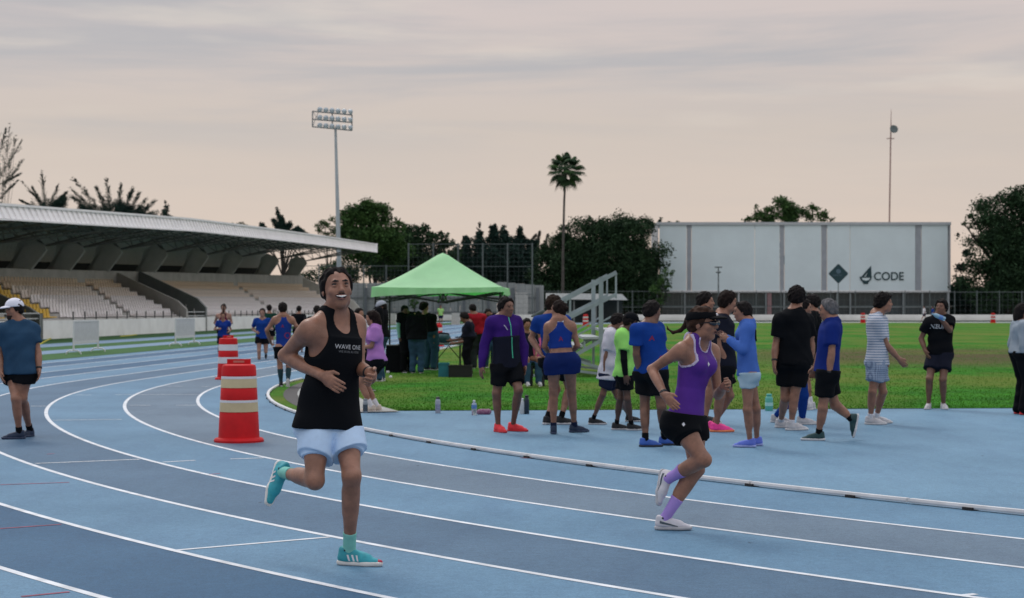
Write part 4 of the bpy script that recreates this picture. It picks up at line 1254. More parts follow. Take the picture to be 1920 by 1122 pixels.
# ------------------------------------------------------------------ grandstand
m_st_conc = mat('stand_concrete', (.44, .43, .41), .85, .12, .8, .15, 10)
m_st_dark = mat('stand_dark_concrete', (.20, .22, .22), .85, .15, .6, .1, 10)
m_st_wall = mat('stand_white_wall', (.88, .90, .91), .85, .08, .8, .1, 20)
stand = empty('grandstand', tuple(Vector((*AB(0, 54.5), 0))), 'long covered grandstand of pale seats under a white fluted cantilever roof', 'grandstand')
SO = np.array(AB(0, 54.5))
def SP(a, b, z):                                        # stand coordinates: a along, b out, z up, relative to the stand's base
    p = AB(a, b) - SO; return (p[0], p[1], z)
def A_of(Y): return (Y - CY) / math.cos(TH)
def sc_z(a):                                            # the stand grows higher towards its far end
    Y = CY + a; return float(np.interp(Y, [60, 98, 182], [.585, .71, 1.0]))
A0, A1 = 22.0, A_of(182 - 3.7)
def slab(mb, a0, a1, b0, b1, z0f, z1f, n=8):
    """box along the stand whose heights follow functions of a"""
    aa = np.linspace(a0, a1, n + 1)
    V = []; Fc = []
    for a in aa: V += [SP(a, b0, z0f(a)), SP(a, b1, z0f(a)), SP(a, b1, z1f(a)), SP(a, b0, z1f(a))]
    for i in range(n):
        for k in range(4): Fc.append((i * 4 + k, i * 4 + (k + 1) % 4, (i + 1) * 4 + (k + 1) % 4, (i + 1) * 4 + k))
    Fc += [(3, 2, 1, 0), tuple(n * 4 + k for k in range(4))]
    mb.raw(V, Fc)
def Yc(x, c): return 3336 * c / (1186.8 - x)
a_x = lambda x, b: A_of(Yc(x, 27.8 + (b - 54.5)))
a_left = a_x(83, 54.5) - 3.7
g = MB(); slab(g, a_left, A1, 54.5, 54.75, lambda a: 0, lambda a: .90); g.build('front_wall', m_st_wall, stand)
g = MB(); slab(g, A0, a_left - 3.2, 54.5, 54.75, lambda a: 0, lambda a: .90); g.build('front_wall', m_st_wall, stand)
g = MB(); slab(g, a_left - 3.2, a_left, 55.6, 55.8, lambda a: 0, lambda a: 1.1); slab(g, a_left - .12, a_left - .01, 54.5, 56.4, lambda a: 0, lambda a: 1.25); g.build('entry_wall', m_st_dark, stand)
NR = 8; RD = .66
rowz = lambda r, a: .9 + (.12 + 2.50 * (r / (NR - 1))) * sc_z(a)
blocks = [(A0, a_left - 3.2), (a_left, a_x(352, 54.5) - 3.9), (a_x(388, 54.5) - 3.4, A1 - .4)]
shift = lambda r: (r / NR) * 4.0                         # the stair walls run aslant up the rake
for bi, (s0, s1) in enumerate(blocks):
    for r in range(NR):
        g = MB(); e1 = s1 + (shift(r) if bi < 2 else -2.2 * r / NR); e0 = s0 + (shift(r) if bi > 0 else 0)
        slab(g, e0, e1, 54.75 + r * RD, 54.75 + (r + 1) * RD, lambda a: .3, lambda a: rowz(r, a)); g.build('terrace_step', m_st_conc, stand)
bk = 54.75 + NR * RD
# roof: curved front edge given by the photo, fluted fascia, dark trusses
RY = [60, 74.2, 88, 106.5, 130, 155, 184]; RZ = [5.1, 5.78, 6.20, 6.78, 7.22, 7.62, 8.02]
bf = 52.9; bb = bk + 5.2
rz_ = lambda a: float(np.interp(a + CY + (bf * math.sin(TH)), RY, RZ))
g = MB(); slab(g, A0, A1 - 2, bk, bk + .3, lambda a: .3, lambda a: .9 + 3.95 * sc_z(a)); g.build('back_parapet', m_st_conc, stand)
g = MB(); slab(g, A0, A1 - 1, bk + 4.0, bk + 4.25, lambda a: .3, lambda a: rz_(a) - .28); g.build('rear_wall', mat('rear_panel', (.42, .42, .40), .9), stand)
g = MB(); slab(g, A0, A1 - 2, bk + .3, bk + 4.5, lambda a: .6 + 2.9 * sc_z(a), lambda a: .9 + 3.1 * sc_z(a)); g.build('upper_walkway', m_st_conc, stand)
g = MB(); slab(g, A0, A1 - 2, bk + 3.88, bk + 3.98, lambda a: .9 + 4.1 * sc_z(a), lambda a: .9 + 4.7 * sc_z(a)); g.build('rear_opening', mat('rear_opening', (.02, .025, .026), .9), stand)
# aslant stair walls
def stair_wall(a0, m, th=.35, h=.95, lastr=NR, name='stair_wall', sh=4.0):
    g = MB(); V = []
    n = 8
    for i in range(n + 1):
        t = i / n; b = 54.5 + (bk - 54.5 + .2) * t; a = a0 + sh * t
        z = .9 + (.12 + 2.85 * t) * sc_z(a) + h * sc_z(a)
        if i == 0: z = .9 + h * .55
        V += [SP(a, b, 0), SP(a + th, b, 0), SP(a + th, b, z), SP(a, b, z)]
    Fc = []
    for i in range(n):
        for k in range(4): Fc.append((i * 4 + k, i * 4 + (k + 1) % 4, (i + 1) * 4 + (k + 1) % 4, (i + 1) * 4 + k))
    Fc += [(3, 2, 1, 0), tuple(n * 4 + k for k in range(4))]
    g.raw(V, Fc); g.build(name, m, stand)
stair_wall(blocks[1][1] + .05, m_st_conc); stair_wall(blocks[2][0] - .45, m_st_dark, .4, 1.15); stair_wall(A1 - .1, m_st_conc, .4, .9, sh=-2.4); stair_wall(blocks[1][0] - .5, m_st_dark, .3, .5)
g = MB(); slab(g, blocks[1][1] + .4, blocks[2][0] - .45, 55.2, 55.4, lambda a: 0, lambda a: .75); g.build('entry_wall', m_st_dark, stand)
for z in (1.0, 1.25):
    g = MB(); g.bar(SP(blocks[1][1] + .3, 54.6, z), SP(blocks[2][0] - .4, 54.6, z), .05); g.build('hand_rail', m_alu, stand)
    g = MB(); g.bar(SP(a_left - 6, 54.6, z), SP(a_left - .3, 54.6, z), .05); g.build('hand_rail', m_alu, stand)
# seats: low shells, one by one
def seat_mesh(name, m):
    g = MB(); w = .215
    g.raw([(-.22, -w, .0), (.16, -w, .03), (.16, w, .03), (-.22, w, .0), (-.22, -w, .05), (.14, -w, .08), (.14, w, .08), (-.22, w, .05)], [(0,3,2,1),(4,5,6,7),(0,1,5,4),(1,2,6,5),(2,3,7,6),(3,0,4,7)])
    g.raw([(-.22, -w, .02), (-.18, -w, .02), (-.18, w, .02), (-.22, w, .02), (-.30, -w * .78, .44), (-.26, -w * .78, .46), (-.26, w * .78, .46), (-.30, w * .78, .44)], [(0,3,2,1),(4,5,6,7),(0,1,5,4),(1,2,6,5),(2,3,7,6),(3,0,4,7)])
    return g.mesh(name, [m])
seat_cols = [mat('seat_white', (.88, .84, .84), .45, .04), mat('seat_cream', (.87, .77, .69), .45, .04), mat('seat_tan', (.82, .65, .48), .45, .04), mat('seat_yellow', (.72, .45, .03), .5, .06)]
sm = [seat_mesh('seat', m) for m in seat_cols]
cand = []
aisles = [a_x(225, 57) - 4, a_x(500, 57) - 4, a_x(30, 57) - 4]
for bi, (s0, s1) in enumerate(blocks):
    for r in range(NR):
        e1 = s1 + (shift(r) if bi < 2 else -2.2 * r / NR) - .4; e0 = s0 + (shift(r) if bi > 0 else 0) + .3
        a = e0; b = 54.75 + r * RD + .40
        while a < e1:
            skip = False
            for ai, q in enumerate((a_x(270, 54.5) - 4, a_x(455, 54.5) - 4 + 16)):
                if abs(a - (q + r * .95)) < .75: skip = True
            if bi == 1 and a < s0 + 2.0 + (6.0 - r * .9) * .0: pass
            # yellow seats at the left end
            w_ = AB(a, b); pxx = 960 + F * w_[0] / w_[1]
            yel = pxx < 104 - 18 * r
            gap = 0 <= pxx - (104 - 18 * r) < 15
            if not skip and not gap and a > A0 + 8:
                k = 3 if yel else (0 if r < 4 else (1 if r < 6 else 2))
                cand.append((a, b, rowz(r, a) + .02, k, r))
            a += .50
rot = math.atan2(nv[1], nv[0]) + math.pi
cand.sort(key=lambda c: c[0])
for a, b, z, k, r in cand[:300]:
    o = link('seat', sm[k], None, stand, SP(a, b, z)); o.rotation_euler.z = rot
def joined(items, name):
    Vs = []; Fs_ = []; Ms = []
    base_ = {}
    ca, sa = math.cos(rot), math.sin(rot)
    for k in range(4):
        me = sm[k]; vv = np.array([v.co[:] for v in me.vertices]); base_[k] = np.stack([vv[:, 0] * ca - vv[:, 1] * sa, vv[:, 0] * sa + vv[:, 1] * ca, vv[:, 2]], 1)
    ff = np.array([tuple(p.vertices) for p in sm[0].polygons]); n0 = 0
    for a, b, z, k, r in items:
        Vs.append(base_[k] + np.array(SP(a, b, z))); Fs_.append(ff + n0); Ms += [k] * len(ff); n0 += len(base_[k])
    me = mesh_np(name, np.concatenate(Vs), np.concatenate(Fs_))
    for m in seat_cols: me.materials.append(m)
    me.polygons.foreach_set('material_index', Ms); return link(name, me, None, stand)
o = joined(cand[300:], 'seat_rows'); o['kind'] = 'stuff'
for bi, (s0, s1) in enumerate(blocks[1:]):               # glass-like front rail posts of the first row
    a = s0 + 5
    while a < min(s1, A1) - .5:
        g = MB(); g.box((-.03, -.03, 0), (.03, .03, .42)); g.build('rail_post', mat('post_grey', (.10, .11, .11), .6), stand, loc=SP(a, 54.65, .9)); a += 1.9
aR = A_of(182 - 3.6)
m_fas = mat('fascia_white', (.88, .86, .86), .45, .05, 1.0)
g = MB(); na = 330; aa = np.linspace(A0, aR, na); fh = lambda a: .62 * (rz_(a) / 6.5)
for i in range(na - 1):                                  # flutes: every strip alternately proud and recessed
    o_ = .0 if i % 2 else .07
    a, b2 = aa[i], aa[i + 1]
    g.face([SP(a, bf - o_, rz_(a) - fh(a)), SP(b2, bf - o_, rz_(b2) - fh(b2)), SP(b2, bf + .26 - o_, rz_(b2)), SP(a, bf + .26 - o_, rz_(a))])
    g.face([SP(b2, bf - .07, rz_(b2) - fh(b2)), SP(b2, bf, rz_(b2) - fh(b2)), SP(b2, bf + .26, rz_(b2)), SP(b2, bf + .19, rz_(b2))])
g.build('fascia', m_fas, stand)
g = MB(); slab(g, A0, aR, bf + .10, bf + .5, lambda a: rz_(a), lambda a: rz_(a) + .10, 40); g.build('roof_edge', m_fas, stand)
g = MB(); slab(g, A0, aR, bf - .12, bf + .02, lambda a: rz_(a) - fh(a) - .07, lambda a: rz_(a) - fh(a), 40); g.build('fascia_lip', m_fas, stand)
g = MB()                                                 # end cap of the fascia
zt, h_ = rz_(aR), fh(aR); g.raw([SP(aR, bf - .1, zt - h_), SP(aR, bf + 1.6, zt - h_ * .9), SP(aR, bf + 1.6, zt + .1), SP(aR, bf - .1, zt + .1), SP(aR + .1, bf - .1, zt - h_), SP(aR + .1, bf + 1.6, zt - h_ * .9), SP(aR + .1, bf + 1.6, zt + .1), SP(aR + .1, bf - .1, zt + .1)], [(0,1,2,3),(7,6,5,4),(0,4,5,1),(1,5,6,2),(2,6,7,3),(3,7,4,0)])
g.build('fascia', m_fas, stand)
m_under = mat('roof_underside', (.80, .77, .68), .8, .12, .6)
ub = lambda a, b: rz_(a) - .30 + (b - bf) * -.015
g = MB()
aa = np.linspace(A0, aR, 30)
for i in range(29):
    a, b2 = aa[i], aa[i + 1]
    g.face([SP(a, bf + .1, ub(a, bf)), SP(b2, bf + .1, ub(b2, bf)), SP(b2, bb, ub(b2, bb)), SP(a, bb, ub(a, bb))])
    g.face([SP(a, bf + .1, rz_(a) + .05), SP(b2, bf + .1, rz_(b2) + .05), SP(b2, bb, ub(b2, bb) + .2), SP(a, bb, ub(a, bb) + .2)])
g.build('roof_sheet', m_under, stand)
m_truss = mat('truss_steel', (.13, .135, .13), .6, .2)
for j_ in range(9):                                      # purlins along the stand
    b = bf + .5 + j_ * 1.12; g = MB()
    for i in range(10):
        a, b2 = A0 + (aR - A0) * i / 10, A0 + (aR - A0) * (i + 1) / 10
        g.bar(SP(a, b, ub(a, b) - .12), SP(b2, b, ub(b2, b) - .12), .06, .09)
    g.build('purlin', m_truss, stand)
finY = [66, 74, 82, 90, 98.5, 105.3, 113, 124, 136, 148, 163, 177]
m_fin = mat('fin_concrete', (.40, .41, .39), .85, .12, .8)
for Yf in finY:
    a = A_of(Yf - 4.1) ; s_ = sc_z(a); z0 = .9 + 3.90 * s_; zr = ub(a, bk) - .1
    pts = [(bk + 1.6, z0 - .3), (bk - .05, z0 - .02), (bk - .95, z0 + (zr - z0) * .46), (bk - .80, z0 + (zr - z0) * .58), (bk + .1, z0 + (zr - z0) * .74), (bk + .7, z0 + (zr - z0) * .60), (bk + 1.2, z0 - .3)]
    g = MB(); th = .28
    g.face([SP(a, b, z) for b, z in pts]); g.face([SP(a + th, b, z) for b, z in pts][::-1])
    for i in range(len(pts)):
        p, q = pts[i], pts[(i + 1) % len(pts)]; g.face([SP(a, *p), SP(a + th, *p), SP(a + th, *q), SP(a, *q)])
    g.build('roof_fin', m_fin, stand)
    g = MB()                                             # triangular truss arms carrying the roof
    for da in (-1.6, 0, 1.6):
        g.bar(SP(a + .2, bk - .8, z0 + (zr - z0) * .55), SP(a + da * 2.2, bf + .8, ub(a, bf) - .35), .09)
    g.bar(SP(a + .2, bk - .8, z0 + (zr - z0) * .55), SP(a + .2, bk + .5, zr), .12)
    for k in range(7):
        t0, t1 = k / 7, (k + 1) / 7
        lo_ = lambda t_: np.array(SP(a + .2, bk - .8 + (bf + .8 - bk + .8) * t_, (z0 + (zr - z0) * .55) * (1 - t_) + (ub(a, bf) - .35) * t_))
        up_ = lambda t_: np.array(SP(a + .2 + (.8 if k % 2 else -.8), bk + .3 + (bf + .8 - bk - .3) * t_, ub(a, bk) * (1 - t_) + ub(a, bf) * t_ - .12))
        g.bar(lo_(t0), up_((t0 + t1) / 2), .05); g.bar(up_((t0 + t1) / 2), lo_(t1), .05)
    g.build('truss', m_truss, stand)
# ------------------------------------------------------------------ the two runners in front
c_black = cloth('black', (.0045, .0055, .0075)); c_navy = cloth('navy', (.012, .018, .045))
c_ice = cloth('ice_blue', (.46, .62, .82), .6)
c_mint = cloth('mint', (.22, .55, .48)); c_white = cloth('white', (.62, .62, .66))
m_teal = mat('shoe_teal', (.03, .30, .36), .6, .2, 12); m_foam = mat('shoe_foam', (.62, .62, .60), .6, .08)
m_rubber = mat('rubber_black', (.012, .012, .014), .6)

def cloth_text(txt, host, host_mesh, size, center, right, up, fwd, m, name, depth=.0015, bold=False):
    """flat print laid on a garment: the letters' outlines are dropped onto its surface"""
    cu = bpy.data.curves.new(name, 'FONT'); cu.body = txt; cu.size = size; cu.align_x = 'CENTER'; cu.align_y = 'CENTER'
    cu.resolution_u = 3
    if bold: cu.offset = size * .02
    tmp = bpy.data.objects.new('tmp', cu); col.objects.link(tmp)
    dg = bpy.context.evaluated_depsgraph_get(); me = bpy.data.meshes.new_from_object(tmp.evaluated_get(dg))
    bpy.data.objects.remove(tmp)
    vs = [v.co.copy() for v in host_mesh.data.vertices]; org = Vector(host.root.location)
    bvh = BVHTree.FromPolygons(vs, [tuple(p.vertices) for p in host_mesh.data.polygons])
    c = Vector(center) - org; r = Vector(right); u = Vector(up); f = Vector(fwd)
    for v in me.vertices:
        p = c + r * v.co.x + u * v.co.y + f * .4
        hit = bvh.ray_cast(p, -f, 1.0)
        v.co = (hit[0] + f * depth) if hit[0] else (c + r * v.co.x + u * v.co.y)
    me.materials.clear(); me.materials.append(m)
    return link(name, me, None, host_mesh)

hero = Person('smiling man in black tank top and pale blue shorts running on the track', (655, 1061), 40, 1.76, 'tan', .0062, 'm', 1.0,
    joints=dict(pel=(616, 794, 0), nk=(629, 592, .02), hd=(632, 543, -.02), sR=(580, 618, -.13), sL=(667, 608, .13),
                hR=(594, 800, -.05), hL=(648, 796, .05),
                eR=(534, 667, .06), wR=(606, 706, -.17), gR=(636, 727, -.24), eL=(672, 690, .10), wL=(694, 700, -.13), gL=(704, 716, -.22),
                kR=(590, 900, -.17), aR=(531, 886, .20), tR=(513, 948, .14),
                kL=(659, 893, -.17), aL=(655, 'g', .0), tL=('yaw', 72)),
    head=(20, 9, -3), hand={'R': 'flat', 'L': 'run'},
    top=('tank', c_black, -.035, .022, .5, dict(strap=.112, hole=.25, scoop=.095, scoopw=.066)), bottom=('shorts', c_ice, .56, .012, -.005),
    shoes=(m_teal, m_foam), socks=(c_mint, .26), hair=('mullet', (.010, .008, .008)), detail=1)
m_lip = mat('lip', (.22, .085, .07), .45, .08)
def shoe_details(s, marks, lace, mm):
    """stripes on both flanks, laces and a padded collar"""
    for sd in 'RL':
        a, f, r, u = s.foot_frame(sd)
        K = s.H / 1.75 * (.95 if s.sex == 'f' else 1.0)
        sh = [o for o in s.root.children if o.name.startswith('shoe')][0 if sd == 'R' else 1]
        at = lambda x, y, z: a + (f * x + r * y + u * z) * K
        bv = BVHTree.FromPolygons([v.co.copy() for v in sh.data.vertices], [tuple(p.vertices) for p in sh.data.polygons])
        for side in (-1, 1):
            mb = MB()
            for x0, x1, z0, z1, w0, w1 in marks:
                row = []
                for k in range(7):
                    t = k / 6; xc = x0 + (x1 - x0) * t; zc = z0 + (z1 - z0) * t; w = w0 + (w1 - w0) * t
                    for sw_ in (-w, w):
                        p = at(xc + (sw_ if abs(z1 - z0) > abs(x1 - x0) else 0), side * .09, zc + (0 if abs(z1 - z0) > abs(x1 - x0) else sw_)); h_ = bv.ray_cast(Vector(p - s.base), Vector(-r * side), .2)
                        row.append(tuple(np.array(h_[0]) + r * side * .0016) if h_[0] else None)
                for k in range(6):
                    q = [row[2 * k], row[2 * k + 1], row[2 * k + 3], row[2 * k + 2]]
                    if all(x is not None for x in q): mb.face(q)
            if mb.f: mb.build('shoe_stripe', mm, sh)
        for i in range(4):
            x = .035 + i * .020; z = -.004 - i * .007
            s.blob('shoe_lace', lace, [at(x, -.018, z), at(x, 0, z + .008), at(x, .018, z)], [.0032] * 3, .0025, parent=sh)
        for q in (-1, 1): s.blob('shoe_collar', mat('collar_dark', (.015, .02, .03), .8), [at(-.045, 0, .014), at(-.012, q * .034, .008), at(.030, q * .022, .002)], [.007, .006, .006], .003, parent=sh)
        if s is hero and sd == 'L':
            s.blob('sole_toe', mat('sole_crimson', (.35, .02, .05), .5), [at(.168, .004, -.058), at(.192, .006, -.056)], [.0215, .0165], .003, parent=sh)
def hero_details():
    s = hero; sf = s.surf; q = s.hs
    tooth = mat('tooth', (.78, .76, .72), .25, .02); mo = mat('mouth_dark', (.03, .008, .008), .6); hr = mat('moustache', (.03, .02, .016), .8, .2)
    o = s.blob('mouth', mo, [sf(-.031, -.0475), sf(-.014, -.0560), sf(.014, -.0560), sf(.031, -.0475)], [.0028, .0080, .0080, .0028], .0025, k=.004)
    s.blob('teeth', tooth, [sf(-.026, -.0475, .001), sf(-.013, -.0520, .0030), sf(0, -.0535, .0042), sf(.013, -.0520, .0030), sf(.026, -.0475, .001)], [.0028, .0050, .0058, .0050, .0028], .0018, parent=o, k=.004)
    s.blob('upper_lip', m_lip, [sf(-.034, -.0440), sf(-.014, -.0465, .002), sf(0, -.0470, .003), sf(.014, -.0465, .002), sf(.034, -.0440)], [.0020, .0026, .0028, .0026, .0020], .002, parent=o)
    s.blob('lower_lip', m_lip, [sf(-.030, -.0500), sf(-.014, -.0630, .002), sf(0, -.0660, .003), sf(.014, -.0630, .002), sf(.030, -.0500)], [.0020, .0036, .0042, .0036, .0020], .002, parent=o)
    s.blob('moustache', hr, [sf(-.034, -.044), sf(-.012, -.0385), sf(.012, -.0385), sf(.034, -.044)], [.0022, .0036, .0036, .0022], .002)
    wt_ = mat('print_white', (.50, .51, .53), .6)
    U, R_ = Vector(s.U), Vector(-s.Rs); fv = Vector(s.Fs)
    cloth_text('WAVE ONE', s, s.topo, .037, Vector(P(646, 651, s.Y0 - .05)), R_, U, fv, wt_, 'print')
    cloth_text('WE RUN AS ONE', s, s.topo, .0195, Vector(P(646, 660, s.Y0 - .05)), R_, U, fv, mat('print_grey', (.14, .15, .16), .6), 'print')
    s.watch('L', m_rubber)
hero_details()
shoe_details(hero, [(.018, .006, -.052, -.016, .0055, .0055), (.044, .032, -.052, -.016, .0055, .0055), (.070, .058, -.052, -.018, .0055, .0055)], mat('lace_teal', (.10, .42, .45), .7), c_white)

c_purple = cloth('purple', (.085, .028, .24), .55); c_lilacsock = cloth('lilac_sock', (.36, .25, .62))
m_shoe_w = mat('shoe_white', (.55, .55, .60), .6, .1, 12); m_sole_g = mat('sole_grey', (.42, .43, .46), .6, .1)
lady = Person('woman in purple racer top, black shorts, black visor and dark sports glasses running', (1254, 997), 57, 1.64, 'tan', .0062, 'f', 1.0,
    joints=dict(pel=(1286, 790, 0), nk=(1308, 640, .0), hd=(1319, 608, -.03), sR=(1279, 655, -.13), sL=(1336, 658, .13),
                hR=(1276, 796, -.05), hL=(1300, 796, .06),
                eR=(1222, 693, -.02), wR=(1247, 742, -.20), gR=(1268, 765, -.28), eL=(1346, 741, .10), wL=(1358, 724, -.08), gL=(1372, 716, -.16),
                kR=(1318, 862, -.14), aR=(1253, 898, .06), tR=(1247, 946, .02),
                kL=(1305, 880, .03), aL=(1246, 'g', .05), tL=('yaw', 84)),
    head=(62, 0, -2), hand={'R': 'flat', 'L': 'run'},
    top=('tank', c_purple, -.10, .008, .5, dict(strap=.098, hole=.20, scoop=.080, scoopw=.064, racer=.75, pipe=mat('piping_lilac', (.46, .42, .58), .8, .05))), bottom=('shorts', c_black, .36, .010, .10),
    shoes=(m_shoe_w, m_sole_g), socks=(c_lilacsock, .42),
    hair=('braid', (.035, .018, .012), [(1289, 600, .12), (1284, 612, .16), (1276, 620, .20), (1262, 624, .22), (1252, 617, .24), (1250, 608, .25)], [.022, .020, .017, .014, .011, .006, .003]), detail=2)
def lady_details():
    s = lady; sf = s.surf; hp = s.head_pt; q = s.hs
    s.cap(c_black, True)
    s.blob('cap_badge', c_white, [hp(0, .098, .066), hp(0, .100, .062)], [.011, .011], .003)
    gl = mat('glasses_lens', (.01, .012, .02), .12, .05, spec=.8)
    fr = mat('glasses_frame', (.02, .01, .012), .35, .05)
    o = s.blob('sunglasses', gl, [hp(-.050, .074, .010), hp(-.030, .092, .008), hp(-.008, .097, .012)], [.012, .017, .012], .003, k=.006)
    s.blob('lens', gl, [hp(.050, .074, .010), hp(.030, .092, .008), hp(.008, .097, .012)], [.012, .017, .012], .003, k=.006, parent=o)
    for sg in (-1, 1): s.blob('temple_arm', fr, [hp(sg * .052, .076, .016), hp(sg * .078, .02, .012), hp(sg * .081, -.01, .006)], [.005, .0045, .004], .0025, parent=o)
    o = s.blob('mouth', mat('mouth_dark', (.03, .008, .008), .6), [sf(-.018, -.054), sf(0, -.055), sf(.018, -.054)], [.003, .006, .003], .0025)
    s.blob('upper_lip', m_lip, [sf(-.022, -.050), sf(0, -.048, .002), sf(.022, -.050)], [.0022, .0036, .0022], .002, parent=o)
    s.blob('lower_lip', m_lip, [sf(-.020, -.058), sf(0, -.0635, .002), sf(.020, -.058)], [.0022, .0044, .0022], .002, parent=o)
    s.watch('R', m_rubber)
    cloth_text('\u25C6', s, s.topo, .035, Vector(P(1329, 684, s.Y0 - .1)), Vector(-s.Rs), Vector(s.U), Vector(s.Fs), c_white, 'logo')
    cloth_text('\u25C6', s, s.boto, .03, Vector(P(1277, 795, s.Y0 - .1)), Vector(-s.Rh), Vector(s.U), Vector(unit(s.Rs * .8 + s.Fs)), c_white, 'logo')
lady_details()
shoe_details(lady, [(-.035, .10, -.020, -.052, .010, .003)], mat('lace_white', (.5, .5, .54), .7), mat('swoosh_dark', (.06, .09, .11), .6))
# ------------------------------------------------------------------ people walking and standing beside the track
c_ = {k: cloth(k, v) for k, v in dict(
    royal=(.008, .042, .22), deepblue=(.008, .022, .15), midnight=(.010, .012, .022), slate=(.022, .058, .11), offwhite=(.50, .50, .56), neon=(.26, .62, .14),
    periwinkle=(.055, .13, .42), icegrey=(.30, .42, .50), purplejacket=(.036, .012, .13), brightblue=(.010, .036, .21), skirt=(.007, .018, .095),
    greyhood=(.26, .31, .36), stripes=(.42, .45, .52), check=(.22, .27, .36), green=(.008, .04, .028), red=(.30, .012, .022), lilac=(.36, .17, .44),
    jean=(.03, .07, .12), mint2=(.20, .42, .36), pink=(.55, .12, .26), white2=(.60, .60, .62), darkgrey=(.03, .035, .04), neonfar=(.35, .62, .20), burg=(.10, .008, .03)).items()}
def shoe(nm, up, so):
    return (mat('shoe_' + nm, up, .6, .15, 14), mat('sole_' + nm, so, .6, .08))
sh_red = shoe('red', (.75, .035, .05), (.65, .03, .04)); sh_blk = shoe('black', (.008, .010, .014), (.50, .50, .52)); sh_wht = shoe('offwhite', (.48, .48, .50), (.55, .55, .56))
sh_blu = shoe('blue', (.03, .10, .40), (.02, .025, .04)); sh_per = shoe('periwinkle', (.10, .16, .60), (.30, .36, .66)); sh_pink = shoe('pink', (.85, .05, .30), (.80, .22, .10))
sh_gre = shoe('green', (.012, .05, .055), (.55, .56, .58)); sh_navy = shoe('navyshoe', (.01, .025, .06), (.03, .045, .09)); sh_pur = shoe('violet', (.28, .06, .38), (.25, .10, .40)); sh_cream = shoe('cream', (.55, .48, .42), (.55, .50, .46))
MID = .0112
HB = (.006, .005, .005)
g1 = Person('man in purple and black jacket with green zip and red shoes walking', (950, 811), 38, 1.76, 'mid', MID, 'm', 1.0,
    joints=dict(pel=(951, 685), nk=(946, 594), hd=(950, 577), sR=(923, 603, -.08), sL=(968, 603, .10), eR=(908, 650, -.05), wR=(903, 687, -.08), eL=(981, 650, .12), wL=(983, 686, .05),
                kR=(931, 738), aR=(934, 811, 'g'), kL=(972, 733, -.15), aL=(962, 'g', .14), tR=('yaw', 30), tL=('yaw', 62)), head=(42, -2, 0),
    top=('jacket', c_['purplejacket'], -.06, .015), bottom=('shorts', c_black, .72, .012, .06), shoes=sh_red, hair=('short', HB))
def g1_details():
    s = g1; U = Vector(s.U)
    bv = BVHTree.FromPolygons([v.co.copy() for v in s.topo.data.vertices], [tuple(p.vertices) for p in s.topo.data.polygons])
    def strip(u0, v0, u1, v1, w, m, nm, n=14):
        mb = MB(); row = []
        for i in range(n + 1):
            t = i / n; x = u0 + (u1 - u0) * t; z = v0 + (v1 - v0) * t
            for sgn in (-1, 1):
                p = Vector(s.j['nk'] - s.base) + Vector(-s.Rs) * (x + sgn * w) + U * z
                h_ = bv.ray_cast(p + Vector(s.Fs) * .5, -Vector(s.Fs), 1.0)
                row.append((h_[0] + Vector(s.Fs) * .002) if h_[0] else p + Vector(s.Fs) * .14)
        for i in range(n): mb.face([row[2 * i], row[2 * i + 1], row[2 * i + 3], row[2 * i + 2]])
        mb.build(nm, m, s.topo)
    D = s.new(['nk', 'pel'], .27); s.torso(D, .0275, t0=-.055, t1=.60, k=.0, flare=.010)
    s.part('jacket_panel', D, c_['midnight'], s.topo)
    bv = BVHTree.FromPolygons([v.co.copy() for o in (s.topo, s.topo.children[0]) for v in o.data.vertices],
        [tuple(p.vertices) for p in s.topo.data.polygons] + [tuple(i + len(s.topo.data.vertices) for i in p.vertices) for p in s.topo.children[0].data.polygons])
    strip(.004, .03, .0, -.50, .006, mat('zip_green', (.06, .50, .30), .5), 'zip', 26)
    strip(-.085, -.10, -.045, -.16, .006, mat('reflect', (.45, .47, .55), .4), 'reflective_strip')
g1_details()
g2 = Person('woman seen from behind in blue sports bra and navy running skirt', (1060, 817), 184, 1.70, 'tan', MID, 'f', 1.02,
    joints=dict(pel=(1053, 676), nk=(1049, 600), hd=(1047, 582), sL=(1028, 612), sR=(1072, 611), eL=(1021, 650, .03), wL=(1030, 664, .22), eR=(1083, 648, .05), wR=(1072, 662, .22),
                aL=(1038, 815, 'g'), aR=(1077, 812, 'g'), tL=('yaw', 180), tR=('yaw', 110)), head=(235, -4, 0),
    top=('bra', c_['brightblue'], .30, .0, .5, dict(strap=.085, hole=.16, racer=.42, scoop=.06, pipe=c_['offwhite'], pw=.004)), bottom=('skirt', c_['skirt'], .40, .018, .20), shoes=sh_navy,
    socks=(c_navy, .16), hair=('bun', (.012, .007, .006)))
m_redp = mat('print_red', (.22, .012, .05), .7)
cloth_text('A', g2, g2.topo, .07, Vector(P(1050, 636, g2.Y0)), Vector(g2.Rs), Vector(g2.U), Vector(-g2.Fs), m_redp, 'print', .003, True)
g3 = Person('man in blue tee, hand on hip, behind the woman in the blue bra', (1040, 797), 150, 1.80, 'tan', MID, 'm', 1.0,
    joints=dict(pel=(1040, 675), nk=(1036, 591), hd=(1039, 572), sL=(1009, 604), sR=(1060, 602), eL=(996, 635, .12), wL=(1012, 660, -.02), aL=(1026, 797, 'g'), aR=(1052, 797, 'g'), tL=('yaw', 140), tR=('yaw', 95)),
    head=(135, 0, 0), top=('tee', c_['royal'], -.06, .018, .62), bottom=('shorts', c_black, .55, .02, .06), shoes=sh_blk, socks=(c_black, .2), hair=('short', (.02, .012, .008)))
